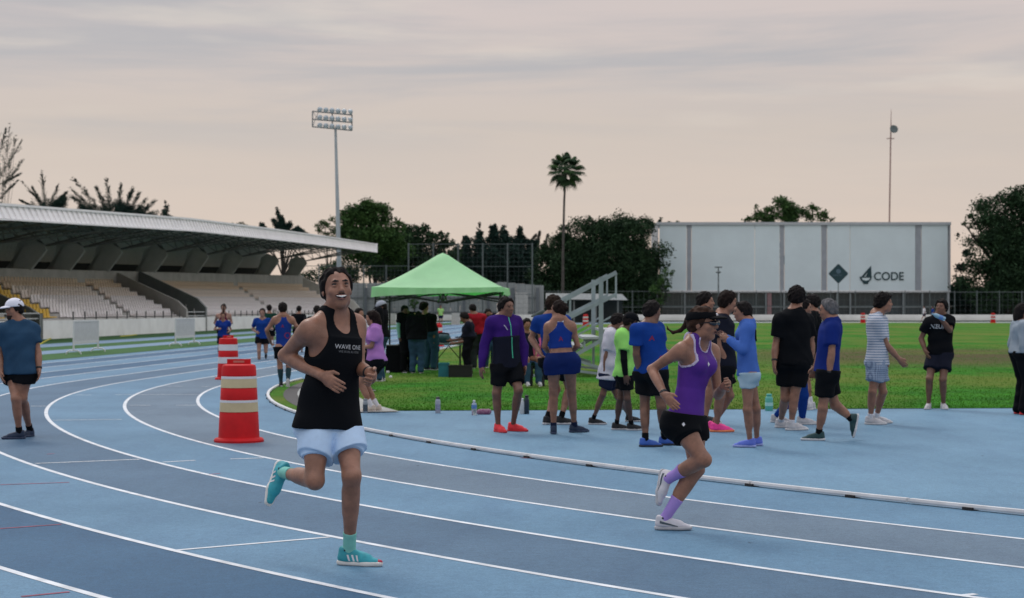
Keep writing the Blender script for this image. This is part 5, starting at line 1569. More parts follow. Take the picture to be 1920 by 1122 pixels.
g4 = Person('boy in long white jersey with head lowered, leaving the bleachers', (1140, 798), 90, 1.50, 'mid', MID, 'm', .86,
    joints=dict(pel=(1140, 704), nk=(1148, 619), hd=(1160, 604), sR=(1146, 628, -.09), sL=(1150, 626, .10), eR=(1136, 669, -.12), wR=(1134, 699, -.12), kR=(1130, 740), aR=(1112, 797, 'g'), kL=(1158, 744), aL=(1181, 792, 'g')),
    head=(92, -22, 0), top=('tee', c_['offwhite'], -.10, .030, .72), bottom=('shorts', c_navy, .62, .022, .04), shoes=sh_blk, socks=(c_black, .2), hair=('short', HB))
g5 = Person('boy in neon green tee with black arm sleeves and dark cap', (1172, 809), 90, 1.50, 'dark', MID, 'm', .90,
    joints=dict(pel=(1172, 702), nk=(1170, 621), hd=(1183, 604), sR=(1168, 630, -.10), sL=(1172, 628, .10), eR=(1170, 676, -.19), wR=(1173, 704, -.20), kR=(1176, 748), aR=(1184, 808, 'g'), kL=(1163, 748), aL=(1156, 807, 'g')),
    head=(95, -18, 0), top=('tee', c_['neon'], -.05, .030, .60), bottom=('shorts', c_black, .60, .020, .04), shoes=sh_blk, socks=(c_black, .2), hair=('short', HB))
g5.cap(c_black)
g5.blob('arm_sleeve', c_black, [g5.j['sR'] * .6 + g5.j['eR'] * .4, g5.j['eR'], g5.j['wR'] * .9 + g5.j['eR'] * .1], [.043, .041, .033])
g6 = Person('man in royal blue tee and black shorts with receding hair, back turned', (1225, 839), 138, 1.62, 'mid', MID, 'm', 1.06,
    joints=dict(pel=(1222, 698), nk=(1216, 609), hd=(1224, 585), sL=(1194, 620, -.12), sR=(1234, 618, .10), eL=(1193, 665, -.1), wL=(1200, 700, -.02), eR=(1240, 656, .12), wR=(1262, 668, .18), aL=(1210, 839, 'g'), aR=(1246, 836, 'g'), kL=(1209, 765), kR=(1240, 762), tL=('yaw', 95), tR=('yaw', 85)),
    head=(118, -6, 0), top=('tee', c_['royal'], -.02, .022, .60), bottom=('shorts', c_black, .62, .028, .05), shoes=sh_blu, socks=(c_black, .22), hair=('short', HB))
cloth_text('A', g6, g6.topo, .075, Vector(P(1200, 636, g6.Y0)), Vector(g6.Rs), Vector(g6.U), Vector(-g6.Fs), m_redp, 'print', .003, True)
cloth_text('C', g6, g6.topo, .16, Vector(P(1222, 678, g6.Y0)), Vector(g6.Rs), Vector(g6.U), Vector(-g6.Fs), m_redp, 'print', .003)
g7 = Person('tall bearded man in black tee and bright pink shoes facing right', (1352, 811), 92, 1.84, 'tan', MID, 'm', 1.0,
    joints=dict(pel=(1358, 690), nk=(1354, 591), hd=(1366, 567), sR=(1352, 602, -.12), sL=(1356, 600, .12), eR=(1351, 651, -.14), wR=(1363, 687, -.16), kR=(1350, 745), aR=(1343, 811, 'g'), kL=(1367, 742), aL=(1338, 'g', .30), tR=('yaw', 90)),
    head=(95, -4, 0), top=('tee', c_['midnight'], -.04, .022, .62), bottom=('shorts', c_black, .60, .026, .05), shoes=[sh_pink[0], sh_pink[1]], socks=None, hair=('full', (.015, .008, .006)))
g7.blob('beard', mat('beard', (.016, .010, .008), .9, .3, 60), [g7.head_pt(0, .055, -.085), g7.head_pt(.0, .074, -.070)], [.036, .022])
g7.blob('sleeve_patch', c_['icegrey'], [g7.j['sR'] + np.array([0, -.062, -.02]), g7.j['sR'] + np.array([0, -.064, -.07])], [.016, .016])
g8 = Person('dark haired man in black top behind the visor-wearing runner', (1322, 795), 85, 1.80, 'tan', MID, 'm', 1.0, joints=dict(hd=(1324, 567)), head=(80, 0, 0),
    top=('tee', c_black, -.04, .02, .6), bottom=('shorts', c_black, .6, .02, .05), shoes=sh_blk, socks=None, hair=('full', HB))
g9 = Person('slim woman in periwinkle long-sleeved top with long braid and pale blue shorts', (1412, 840), 262, 1.64, 'tan', MID, 'f', .92,
    joints=dict(pel=(1402, 702), nk=(1400, 602), hd=(1391, 585), sR=(1404, 612, .08), sL=(1403, 614, -.12), eL=(1392, 655, -.16), wL=(1368, 639, -.10), gL=(1358, 632, -.08), eR=(1388, 650, .16), wR=(1364, 634, .18), aL=(1406, 840, 'g'), aR=(1419, 'g', .22), kL=(1402, 769), kR=(1418, 767)),
    head=(265, -6, 0), top=('long', c_['periwinkle'], -.03, .018), bottom=('shorts', c_['icegrey'], .36, .002, .04), shoes=sh_per, socks=None,
    hair=('braid', HB, [(1405, 590, -.02), (1411, 605, -.04), (1415, 622, -.05), (1418, 640, -.05)], [.030, .026, .022, .018, .008]))
g10 = Person('broad man in black tee and long black shorts seen from behind, white shoes', (1478, 808), 155, 1.80, 'tan', MID, 'm', 1.03,
    joints=dict(pel=(1488, 680), nk=(1491, 583), hd=(1494, 558), sL=(1463, 600, -.04), sR=(1514, 600, .06), eL=(1454, 648, -.02), wL=(1452, 679, -.08), eR=(1522, 648, .06), wR=(1519, 684, .02), kL=(1472, 747), kR=(1489, 745, -.03), aL=(1464, 803, 'g'), aR=(1484, 808, 'g'), tL=('yaw', 100), tR=('yaw', 98)),
    head=(168, 0, 0), top=('tee', c_black, -.04, .034, .66), bottom=('shorts', c_black, .66, .030, .05), shoes=sh_wht, socks=(c_white, .16), hair=('curly', HB))
g10.watch('L', m_rubber)
g11 = Person('person in bright blue leggings and pale top hidden behind the man in the black tee', (1484, 797), 90, 1.74, 'tan', MID, 'm', .95,
    joints=dict(pel=(1493, 683), nk=(1500, 596), hd=(1508, 578), kL=(1492, 738), aL=(1455, 793, 'g'), kR=(1506, 742), aR=(1504, 797, 'g')), head=(90, -5, 0),
    top=('tee', c_['icegrey'], -.04, .02, .6), bottom=('tights', c_['royal'], .5, .004, .05), shoes=sh_wht, socks=(c_black, .18), hair=('short', HB))
g12 = Person('dark haired young man in black tee and white ankle socks looking left, farther back', (1518, 769), 250, 1.74, 'tan', MID, 'm', .96,
    joints=dict(hd=(1522, 569), nk=(1526, 588)), head=(262, -8, 0), top=('tee', c_black, -.04, .024, .62), bottom=('shorts', c_black, .6, .024, .05), shoes=sh_wht, socks=(c_white, .26), hair=('full', HB))
g13 = Person('grey haired man in deep blue tee walking left with heel raised', (1535, 827), 262, 1.72, 'tan', MID, 'm', 1.02,
    joints=dict(pel=(1549, 701), nk=(1559, 600), hd=(1552, 582), sL=(1561, 615, -.14), sR=(1552, 612, .12), eL=(1559, 664, -.17), wL=(1554, 702, -.18), eR=(1540, 655, .16), wR=(1528, 690, .2), kL=(1543, 765), aL=(1535, 827, 'g'), kR=(1566, 760, .12), aR=(1596, 786, .12), tR=('vec', -.02, .05, -.26), tL=('yaw', 270)),
    head=(258, -8, 0), top=('tee', c_['deepblue'], .02, .022, .64), bottom=('shorts', c_black, .66, .024, .08), shoes=sh_gre, socks=(c_black, .2), hair=('short', (.10, .10, .105)))
g13.watch('L', m_rubber)
m_stripe = mat('striped_polo', (.5, .52, .58), .85)
def striped(m, c1, c2, fz, fx=0):
    t = m.node_tree; b = t.nodes['Principled BSDF']; b.inputs['Specular IOR Level'].default_value = .1
    g = t.nodes.new('ShaderNodeTexCoord'); sp = t.nodes.new('ShaderNodeSeparateXYZ'); t.links.new(g.outputs['Object'], sp.inputs[0])
    w = math_node(t, 'SINE', math_node(t, 'MULTIPLY', sp.outputs[2], fz)); w = math_node(t, 'GREATER_THAN', w, .35)
    if fx:
        w2 = math_node(t, 'SINE', math_node(t, 'MULTIPLY', math_node(t, 'ADD', sp.outputs[0], sp.outputs[1]), fx)); w2 = math_node(t, 'GREATER_THAN', w2, .35)
        w = math_node(t, 'MULTIPLY', math_node(t, 'ADD', w, w2), .5)
    t.links.new(mixc(t, w, c1, c2), b.inputs['Base Color'])
striped(m_stripe, (.46, .49, .55), (.16, .22, .32), 190)
m_check = mat('check_shorts', (.2, .25, .33), .85); striped(m_check, (.30, .37, .48), (.10, .14, .22), 230, 230)
g14 = Person('curly haired man in striped polo and checked shorts walking right', (1640, 797), 80, 1.76, 'tan', MID, 'm', 1.0,
    joints=dict(pel=(1645, 680), nk=(1644, 590), hd=(1658, 569), sR=(1645, 603, -.14), sL=(1652, 600, .14), eR=(1663, 648, -.12), wR=(1686, 674, -.10), kR=(1636, 735), aR=(1632, 797, 'g'), kL=(1655, 735), aL=(1643, 'g', .28), tR=('yaw', 85)),
    head=(82, 0, 0), top=('tee', m_stripe, -.05, .026, .66), bottom=('shorts', m_check, .64, .030, .05), shoes=sh_wht, socks=(c_white, .2), hair=('curly', (.010, .006, .005)))
g15 = Person('man in black tee with white lettering drinking from a clear bottle', (1756, 768), -22, 1.66, 'mid', MID, 'm', 1.04,
    joints=dict(pel=(1762, 664), nk=(1764, 592), hd=(1765, 577), sR=(1741, 605, -.02), sL=(1782, 602, .02), eR=(1727, 635, .05), wR=(1735, 658, -.05), eL=(1781, 620, -.14), wL=(1763, 597, -.24), gL=(1755, 588, -.26), aR=(1741, 768, 'g'), aL=(1769, 768, 'g'), tR=('yaw', -25), tL=('yaw', 5)),
    head=(-38, 8, 4), top=('tee', c_black, -.02, .024, .62), bottom=('shorts', c_['midnight'], .60, .028, .05), shoes=sh_wht, hair=('full', HB))
cloth_text('NEUF', g15, g15.topo, .085, Vector(P(1757, 613, g15.Y0 - .1)), Vector(-g15.Rs), Vector(g15.U), Vector(g15.Fs), mat('print_white', (.5, .51, .53), .6), 'print', .003, True)
g16 = Person('person in grey hooded top and black trousers cut off by the right edge', (1915, 778), 95, 1.68, 'mid', MID, 'f', 1.0,
    joints=dict(hd=(1919, 585), nk=(1913, 606)), head=(90, 0, 0), top=('hood', c_['greyhood'], -.03, .034), bottom=('pants', c_black, .5, .03, .05), shoes=sh_red, hair=('long', HB, .12))
g17 = Person('bearded man in slate blue tee, white cap and black shorts standing at the left', (38, 824), -28, 1.66, 'tan', MID, 'm', 1.08,
    joints=dict(pel=(36, 700), nk=(34, 605), hd=(26, 581), sR=(6, 618, -.05), sL=(60, 616, .08), eR=(0, 662, 0), wR=(2, 697, -.08), eL=(71, 660, .05), wL=(73, 694, -.03), kR=(30, 748, -.12), aR=(36, 824, 'g'), kL=(42, 746, -.02), aL=(56, 'g', .38), tR=('yaw', -65), tL=('yaw', -20)),
    head=(-48, -8, 0), top=('tee', c_['slate'], -.02, .028, .62), bottom=('shorts', c_black, .34, .03, .06), shoes=sh_navy, socks=(c_black, .18), hair=('short', HB))
g17.cap(cloth('cap_white', (.62, .64, .72)))
g17.blob('beard', mat('beard', (.016, .010, .008), .9, .3, 60), [g17.head_pt(0, .048, -.075), g17.head_pt(.0, .066, -.085)], [.050, .034])
g17.watch('L', m_rubber)

# runners on the far side of the cones
FAR = .019
run = dict(R=(.0, .35, .42), L=(0, 0, 0))
def runner(label, x, y, Y, Hh, yaw, top, bottom, sk='tan', sex='m', hair=('short', HB), shoes=sh_blk, socks=None, phase=1, step=FAR, bw=1.0, **kw):
    """someone in mid stride; x, y is the photo position of the hips, Y the depth"""
    s_ = F / Y; rx = -math.cos(math.radians(yaw)); ry = -math.sin(math.radians(yaw)); fx = math.sin(math.radians(yaw)); fy = -math.cos(math.radians(yaw))
    a, b = ('R', 'L') if phase > 0 else ('L', 'R'); sa = 1 if a == 'R' else -1
    hgt = Hh / 1.75
    def q(r, f, u): return (x + (rx * r + fx * f) * s_, y - u * s_, ry * r + fy * f)
    j = {'pel': (x, y, 0), 'nk': q(0, .05, .525 * hgt)}
    j['k' + a] = q(sa * .10, .12, -.40 * hgt); j['a' + a] = q(sa * .09, .10, -.80 * hgt)
    j['k' + b] = q(-sa * .10, .02, -.42 * hgt); j['a' + b] = q(-sa * .10, -.38, -.46 * hgt); j['t' + b] = ('vec', 0, -.08, -.24)
    for sd, sg, ph in ((a, sa, -1), (b, -sa, 1)):
        j['e' + sd] = q(sg * .28, -.06 + .10 * ph - .04, .24 * hgt); j['w' + sd] = q(sg * .17, .16 + .10 * ph, .20 * hgt + .05 * ph)
    return Person(label, (x, y, Y), yaw, Hh, sk, step, sex, bw, top=top, bottom=bottom, shoes=shoes, socks=socks, hair=hair, joints=j, head=(yaw, 0, 0), hand='run', **kw)
def depth_of(x, y, foot): return gY(foot)
f5 = Person('man running away in blue and red singlet with black calf sleeves', (533, 726), 195, 1.62, 'tan', .012, 'm', 1.02,
    joints=dict(pel=(532, 653), nk=(531, 593), hd=(530, 579), sL=(515, 599), sR=(547, 599), eL=(500, 620, -.02), wL=(507, 641, .20), eR=(556, 612, .02), wR=(562, 628, .15), kL=(525, 687), aL=(527, 726, 'g'), kR=(541, 688, .05), aR=(540, 716, -.15), tR=('vec', 0, .03, -.25)),
    head=(192, 0, 0), top=('singlet', c_['brightblue'], -.02, .0, .5, dict(strap=.085, hole=.17, racer=.6)), bottom=('shorts', c_black, .55, .02, .05), shoes=sh_blk, socks=(cloth('calf', (.02, .045, .055)), .85), hair=('short', HB), hand='run')
cloth_text('A', f5, f5.topo, .08, Vector(P(528, 612, f5.Y0)), Vector(f5.Rs), Vector(f5.U), Vector(-f5.Fs), m_redp, 'print', .003, True)
cloth_text('O', f5, f5.topo, .17, Vector(P(538, 630, f5.Y0)), Vector(f5.Rs), Vector(f5.U), Vector(-f5.Fs), m_redp, 'print', .003)
f3 = runner('runner in blue tee and short black shorts coming this way past the barriers', 492, 633, 51.5, 1.74, 0, ('tee', c_['royal'], -.04, .02, .62), ('shorts', c_black, .42, .02, .05), 'light', socks=(c_white, .15), phase=1, step=.014)
f1 = runner('woman in blue tee jogging towards the camera behind the farther traffic drum', 418, 631, 58, 1.62, 5, ('tee', c_['brightblue'], -.02, .018, .5), ('shorts', c_['midnight'], .6, .02, .05), 'tan', 'f', ('pony', (.02, .012, .008), [(420, 570, .1), (420, 574, .12)], [.03, .02]), phase=-1)
f2 = runner('taller man in dark tank top jogging just behind the woman in blue', 419, 620, 60, 1.84, 5, ('singlet', c_['burg'], -.02, 0, .5, dict(strap=.09, hole=.2)), ('shorts', c_black, .5, .02, .05), 'light', phase=1)
f4 = runner('runner in dark green tee going away, behind the one in blue', 505, 618, 62, 1.78, 180, ('tee', c_['green'], -.04, .02, .62), ('shorts', c_black, .5, .02, .05), 'tan', socks=(c_black, .8), phase=-1)
f6 = runner('jogger in black tee near the stand, above the runner\'s elbow', 560, 618, 60, 1.66, 170, ('tee', c_black, -.04, .02, .62), ('shorts', c_black, .5, .02, .05), 'tan', phase=1)
f7 = runner('dark haired jogger hidden behind the shoulder of the smiling man', 594, 634, 45, 1.70, 175, ('tee', c_black, -.04, .02, .62), ('shorts', c_black, .5, .02, .05), 'tan', phase=1)
Person('person in neon vest standing on the far side of the track beyond the tent', (826, 612), 20, 1.72, 'tan', .030, 'm', 1.0, top=('tee', c_['neonfar'], -.05, .03, .7), bottom=('shorts', c_navy, .6, .03, .05), shoes=sh_blk, hair=('short', HB))
Person('far walker in white top on the path below the display board', (1733, 604.5), 270, 1.74, 'tan', .035, 'm', 1.0, joints=dict(aL=(1727, 'g', 0), aR=(1738, 'g', .1)), top=('tee', c_['white2'], -.05, .03, .7), bottom=('shorts', c_navy, .6, .03, .05), shoes=sh_blk, hair=('short', HB))
Person('far walker in blue top close to the one in white', (1749, 604.5), 268, 1.70, 'tan', .035, 'f', 1.0, joints=dict(aL=(1744, 'g', 0), aR=(1752, 'g', .1)), top=('tee', c_['royal'], -.05, .03, .7), bottom=('pants', c_navy, .6, .02, .05), shoes=sh_blk, hair=('short', HB))

# people round the green canopy
TEN = .016
u1 = Person('long haired woman in lilac tee and black shorts holding a paper, back to the bottles', (702, 773), 255, 1.60, 'tan', MID, 'f', 1.0,
    joints=dict(pel=(705, 676), nk=(703, 612), hd=(697, 597), sL=(703, 622, -.13), sR=(698, 620, .12), eL=(697, 650, -.15), wL=(681, 651, -.10), eR=(690, 640, .2), wR=(678, 632, .2), aL=(697, 'g', 0), aR=(708, 'g', .10)),
    head=(262, -5, 0), top=('tee', c_['lilac'], -.03, .026, .66), bottom=('shorts', c_black, .45, .02, .05), shoes=sh_cream, socks=(c_white, .30), hair=('long', (.012, .007, .006), .22))
Person('man in dark hoodie and black and white cap at the left canopy pole', (714, 716), 262, 1.78, 'mid', TEN, 'm', 1.05, joints=dict(hd=(715, 577)), head=(265, -25, 0), top=('long', c_black, -.05, .035), bottom=('jeans', c_['jean'], .5, .02, .05), shoes=sh_wht, hair=('short', HB)).cap(cloth('cap_grey', (.30, .33, .38)), False, 1.0, c_black)
u3 = Person('person in black tee with mint arm sleeves standing under the canopy', (763, 700), 30, 1.66, 'dark', TEN, 'm', 1.0, joints=dict(hd=(759, 583)), head=(30, -14, 0), top=('tee', c_black, -.05, .024, .6), bottom=('pants', c_black, .5, .03, .05), shoes=sh_blk, hair=('short', HB))
for sd in 'RL': u3.blob('arm_sleeve', c_['mint2'], [u3.j['s' + sd] * .5 + u3.j['e' + sd] * .5, u3.j['e' + sd], u3.j['w' + sd]], [.048, .044, .034])
Person('shorter person in black top and jeans with back turned under the canopy', (781, 701), 165, 1.58, 'tan', TEN, 'f', 1.1, joints=dict(hd=(785, 594)), head=(150, -10, 0), top=('long', c_black, -.10, .034), bottom=('jeans', c_['jean'], .5, .022, .05), shoes=sh_blk, hair=('full', HB))
Person('tall person in black hooded jacket and jeans under the canopy', (806, 695), 140, 1.80, 'tan', TEN, 'm', 1.1, joints=dict(hd=(796, 577), nk=(799, 592)), head=(110, -5, 0), top=('hood', c_black, -.08, .034), bottom=('jeans', c_['jean'], .5, .022, .05), shoes=sh_blk, hair=('curly', HB))
Person('dark clothed woman leaning over the folding table', (880, 706), 268, 1.66, 'mid', TEN, 'f', 1.05, joints=dict(nk=(879, 606), hd=(870, 596), eL=(872, 640, -.1), wL=(852, 644, -.1), eR=(868, 636, .15), wR=(848, 638, .15)), head=(262, -30, 0), top=('long', c_['midnight'], -.06, .03), bottom=('pants', c_black, .5, .02, .05), shoes=sh_wht, hair=('full', HB))
Person('person in red top with back turned at the right of the table', (896, 692), 190, 1.68, 'tan', TEN, 'm', 1.08, joints=dict(hd=(886, 580), nk=(892, 592)), head=(210, -25, 0), top=('tee', c_['red'], -.08, .03, .8), bottom=('pants', c_['darkgrey'], .5, .03, .05), shoes=sh_blk, hair=('short', HB))
Person('man in black top beyond the one in the red top', (918, 690), 20, 1.60, 'tan', TEN, 'm', 1.0, joints=dict(hd=(915, 588)), head=(20, -22, 0), top=('long', c_black, -.05, .03), bottom=('jeans', c_['jean'], .5, .02, .05), shoes=sh_blk, hair=('short', HB))
Person('person in dark clothes at the far left of the canopy group', (673, 722), 60, 1.60, 'tan', TEN, 'm', 1.0, joints=dict(hd=(674, 589)), head=(60, 0, 0), top=('long', c_black, -.05, .03), bottom=('pants', c_black, .5, .02, .05), shoes=sh_blk, hair=('short', HB))
Person('person in white tee facing the woman in lilac', (684, 735), 75, 1.52, 'tan', TEN, 'f', 1.0, joints=dict(hd=(683, 606), wL=(690, 642, .1), eL=(680, 648, .1)), head=(70, -10, 0), top=('tee', c_['offwhite'], .05, .03, .7), bottom=('pants', c_black, .5, .02, .05), shoes=sh_blk, hair=('short', HB))
def seated(label, x, y, Y, yaw, top, bottom, sk='tan', sex='f', hair=('long', HB, .12), sz=1.0):
    s_ = F / Y; a = math.radians(yaw); rx, ry, fx, fy = -math.cos(a), -math.sin(a), math.sin(a), -math.cos(a)
    q = lambda r, f, u: (x + (rx * r + fx * f) * s_, y - u * s_, ry * r + fy * f)
    j = {'pel': (x, y, 0), 'nk': q(0, .06, .50 * sz)}
    for sd, sg in (('R', 1), ('L', -1)):
        j['k' + sd] = q(sg * .12, .42, .02); j['a' + sd] = q(sg * .12, .40, -.40); j['e' + sd] = q(sg * .22, .05, .20); j['w' + sd] = q(sg * .12, .26, .12)
    return Person(label, (x, y, Y), yaw, 1.60 * sz, sk, TEN, sex, 1.0, top=top, bottom=bottom, shoes=sh_wht, hair=hair, joints=j, head=(yaw, -12, 0), z0=0)
seated('long haired person in dark top seated on the lowest bleacher plank', 985, 676, 33.5, 20, ('tee', c_['midnight'], -.05, .02, .6), ('jeans', c_['jean'], .5, .02, .05))
seated('person in pink top seated on the bleachers beside the dark haired one', 1014, 682, 34.2, -15, ('tee', c_['pink'], -.05, .02, .6), ('jeans', c_['darkgrey'], .5, .02, .05), 'tan', 'f', ('short', (.05, .03, .02)))
# ------------------------------------------------------------------ traffic drums
m_or = mat('drum_orange', (.50, .010, .014), .6, .14, 3.0, spec=.2); m_cream = mat('drum_cream', (.52, .44, .27), .5, .10, 3.0); m_refl = mat('drum_white', (.60, .62, .66), .4, .06)
def drum_proto(cream):
    r = lambda z: np.interp(z, [.05, .86], [.228, .188])
    parts = []
    g = MB(); g.lathe([(.275, 0), (.278, .025), (.262, .045), (.235, .05), (.230, .055)], n=40); parts.append(('base_ring', g.mesh('base_ring', [m_or], True)))
    g = MB(); g.lathe([(r(.05), .05), (r(.12), .12), (r(.33), .33), (r(.34) - .006, .34), (r(.36) - .006, .475), (r(.48), .483), (r(.6), .60), (r(.61) - .006, .607), (r(.72) - .006, .738), (r(.73), .745), (r(.84), .838), (.180, .858), (.150, .868), (.10, .870), (.01, .870)], n=40)
    parts.append(('drum_body', g.mesh('drum_body', [m_or], True)))
    for z0, z1 in ((.342, .472), (.609, .735)):
        if cream:
            g = MB(); g.lathe([(r(z0) + .001, z0), (r(z1 - .028) + .001, z1 - .028)], n=40); parts.append(('cream_band', g.mesh('cream_band', [m_cream], True)))
            g = MB(); g.lathe([(r(z1 - .028) + .001, z1 - .027), (r(z1) + .001, z1)], n=40); parts.append(('white_band', g.mesh('white_band', [m_refl], True)))
        else:
            g = MB(); g.lathe([(r(z0) + .001, z0), (r(z1) + .001, z1)], n=40); parts.append(('white_band', g.mesh('white_band', [m_refl], True)))
    g = MB(); g.box((-.13, -.022, .866), (.13, .022, .925)); parts.append(('handle', g.mesh('handle', [m_or])))
    g = MB(); g.box((-.06, -.026, .885), (.06, .026, .908)); parts.append(('handle_label', g.mesh('handle_label', [mat('handle_label', (.42, .16, .13), .6)])))
    return parts
dp = {True: drum_proto(True), False: drum_proto(False)}
for x, y, cream, s_, rz, lb in ((448, 829, True, 1.0, .1, 'orange traffic drum with two cream bands, the nearest one, standing on the track'),
        (428, 712, False, 1.0, .9, 'orange traffic drum with white bands directly behind the nearest drum'),
        (820, 650, False, 1.0, 0, 'orange and white traffic drum on the track behind the canopy people'),
        (1098, 612, False, 1.08, .4, 'orange and white traffic drum far away seen through the bleacher frame'),
        (968, 616, False, 1.05, .2, 'orange and white traffic drum showing between the purple jacket and the couple in blue'),
        (1618, 606, False, 1.1, .1, 'orange and white traffic drum on the far walk left of the striped polo man'),
        (1862, 606, False, 1.1, .7, 'orange and white traffic drum on the far walk near the right edge')):
    p = G(x, y); e = empty('traffic_drum', tuple(p), lb, 'traffic drum', 'orange traffic drums round the track', rz); e.scale = (s_,) * 3
    for nm, me in dp[cream]: link(nm, me, None, e)

# white barrier frames beside the track
m_bar = mat('barrier_white', (.62, .64, .66), .5, .06)
for (xa, ya), (xb, yb), lb in (((138, 665), (184, 660), 'white portable barrier frame with arched feet in front of the stand, the nearer one'), ((329, 650), (364, 647), 'white portable barrier frame with arched feet farther along the stand')):
    A, B_ = G(xa, ya), G(xb, yb); d = B_ - A; L = d.length; e = empty('crowd_barrier', tuple(A), lb, 'barrier', 'white barrier frames', math.atan2(d.y, d.x))
    for x in (0, L): g = MB(); g.tube([(x, 0, .12), (x, 0, 1.07)], .03, 8); g.build('post', m_bar, e)
    for z, w in ((1.06, .05), (.36, .09)): g = MB(); g.box((.03, -.02, z - w / 2), (L - .03, .02, z + w / 2)); g.build('cross_bar', m_bar, e)
    g = MB(); n_ = 64
    for i in range(1, n_): x = L * i / n_; g.box((x - .007, -.007, .40), (x + .007, .007, 1.04))
    for i in range(22): z = .40 + .64 * i / 22; g.box((.03, -.009, z), (L - .03, .009, z + .009))
    o = g.build('wire_panel', m_bar, e); o['kind'] = 'stuff'
    for x in (0, L):
        g = MB(); g.tube([(x, -.24, .0), (x, -.22, .07), (x, -.12, .125), (x, .12, .125), (x, .22, .07), (x, .24, .0)], .022, 6); g.build('foot', m_bar, e)
for pts, lb in (([(66, 652), (82, 643), (100, 634)], 'yellow rope lying on the turf at the left end of the stand wall'), ([(226, 632), (240, 631), (256, 629)], 'short yellow rope on the turf between the two barrier frames'), ([(1, 646), (4, 652)], 'end of yellow rope at the left edge')):
    g = MB(); g.tube([tuple(G(x, y) + Vector((0, 0, .03))) for x, y in pts], .035, 6); o = g.build('yellow_rope', mat('rope_yellow', (.55, .50, .05), .7)); tag(o, lb, 'rope')

# ------------------------------------------------------------------ floodlight tower
YT = 190.0
bs = P(638.5, 590, YT); bs.z = 0; tp = P(629, 240, YT); tp = tp - bs
tower = empty('floodlight_tower', tuple(bs), 'tall grey floodlight mast with three rows of lamps rising behind the stand roof', 'floodlight')
m_galv = mat('galvanised', (.32, .38, .42), .5, .1, .5, metal=.3)
g = MB(); g.tube([(0, 0, 0), tuple(tp * .5), tuple(tp)], [.31, .22, .13], 12); g.build('mast_pole', m_galv, tower)
def tpx(x, y, dy=0): q = P(x, y, YT + dy) - bs; return tuple(q)
g = MB()
for (x0, y0), (x1, y1) in (((586, 209), (660, 216)), ((586, 224), (660, 230)), ((586, 238), (660, 245))): g.bar(tpx(x0, y0), tpx(x1, y1), .12); g.bar(tpx(x0 + 1, y0, 1.2), tpx(x1, y1, 1.2), .10); g.bar(tpx(x0, y0), tpx(x0 + 1, y0, 1.2), .08); g.bar(tpx(x1, y1), tpx(x1, y1, 1.2), .08)
for x in (586, 623, 660): g.bar(tpx(x, 209 + (x - 586) * .09), tpx(x, 238 + (x - 586) * .09), .12)
g.bar(tpx(586, 238), tpx(597, 210), .05); g.bar(tpx(586, 209), tpx(597, 225), .05)
g.build('lamp_frame', mat('tower_frame', (.16, .19, .21), .6), tower)
m_fl = mat('flood_housing', (.38, .45, .50), .45, .1, metal=.2); m_flg = mat('flood_glass', (.40, .48, .53), .2, .1)
gh = MB(); gh.lathe([(.12, .32), (.26, .16), (.30, 0), (.28, -.04)], n=12); hm = gh.mesh('flood_housing', [m_fl], True)
gg = MB(); gg.lathe([(.27, -.045), (.27, -.035)], n=12); gm = gg.mesh('lens', [m_flg])
for r_ in range(3):
    for c in range(6):
        x = 600 + c * 11.2; y = 205 + r_ * 14.8 + (x - 586) * .08
        o = link('floodlight', hm, None, tower, tpx(x, y, -.35)); o.rotation_euler = (math.radians(62), 0, math.radians(-25 + c * 18)); link('lens', gm, None, o)

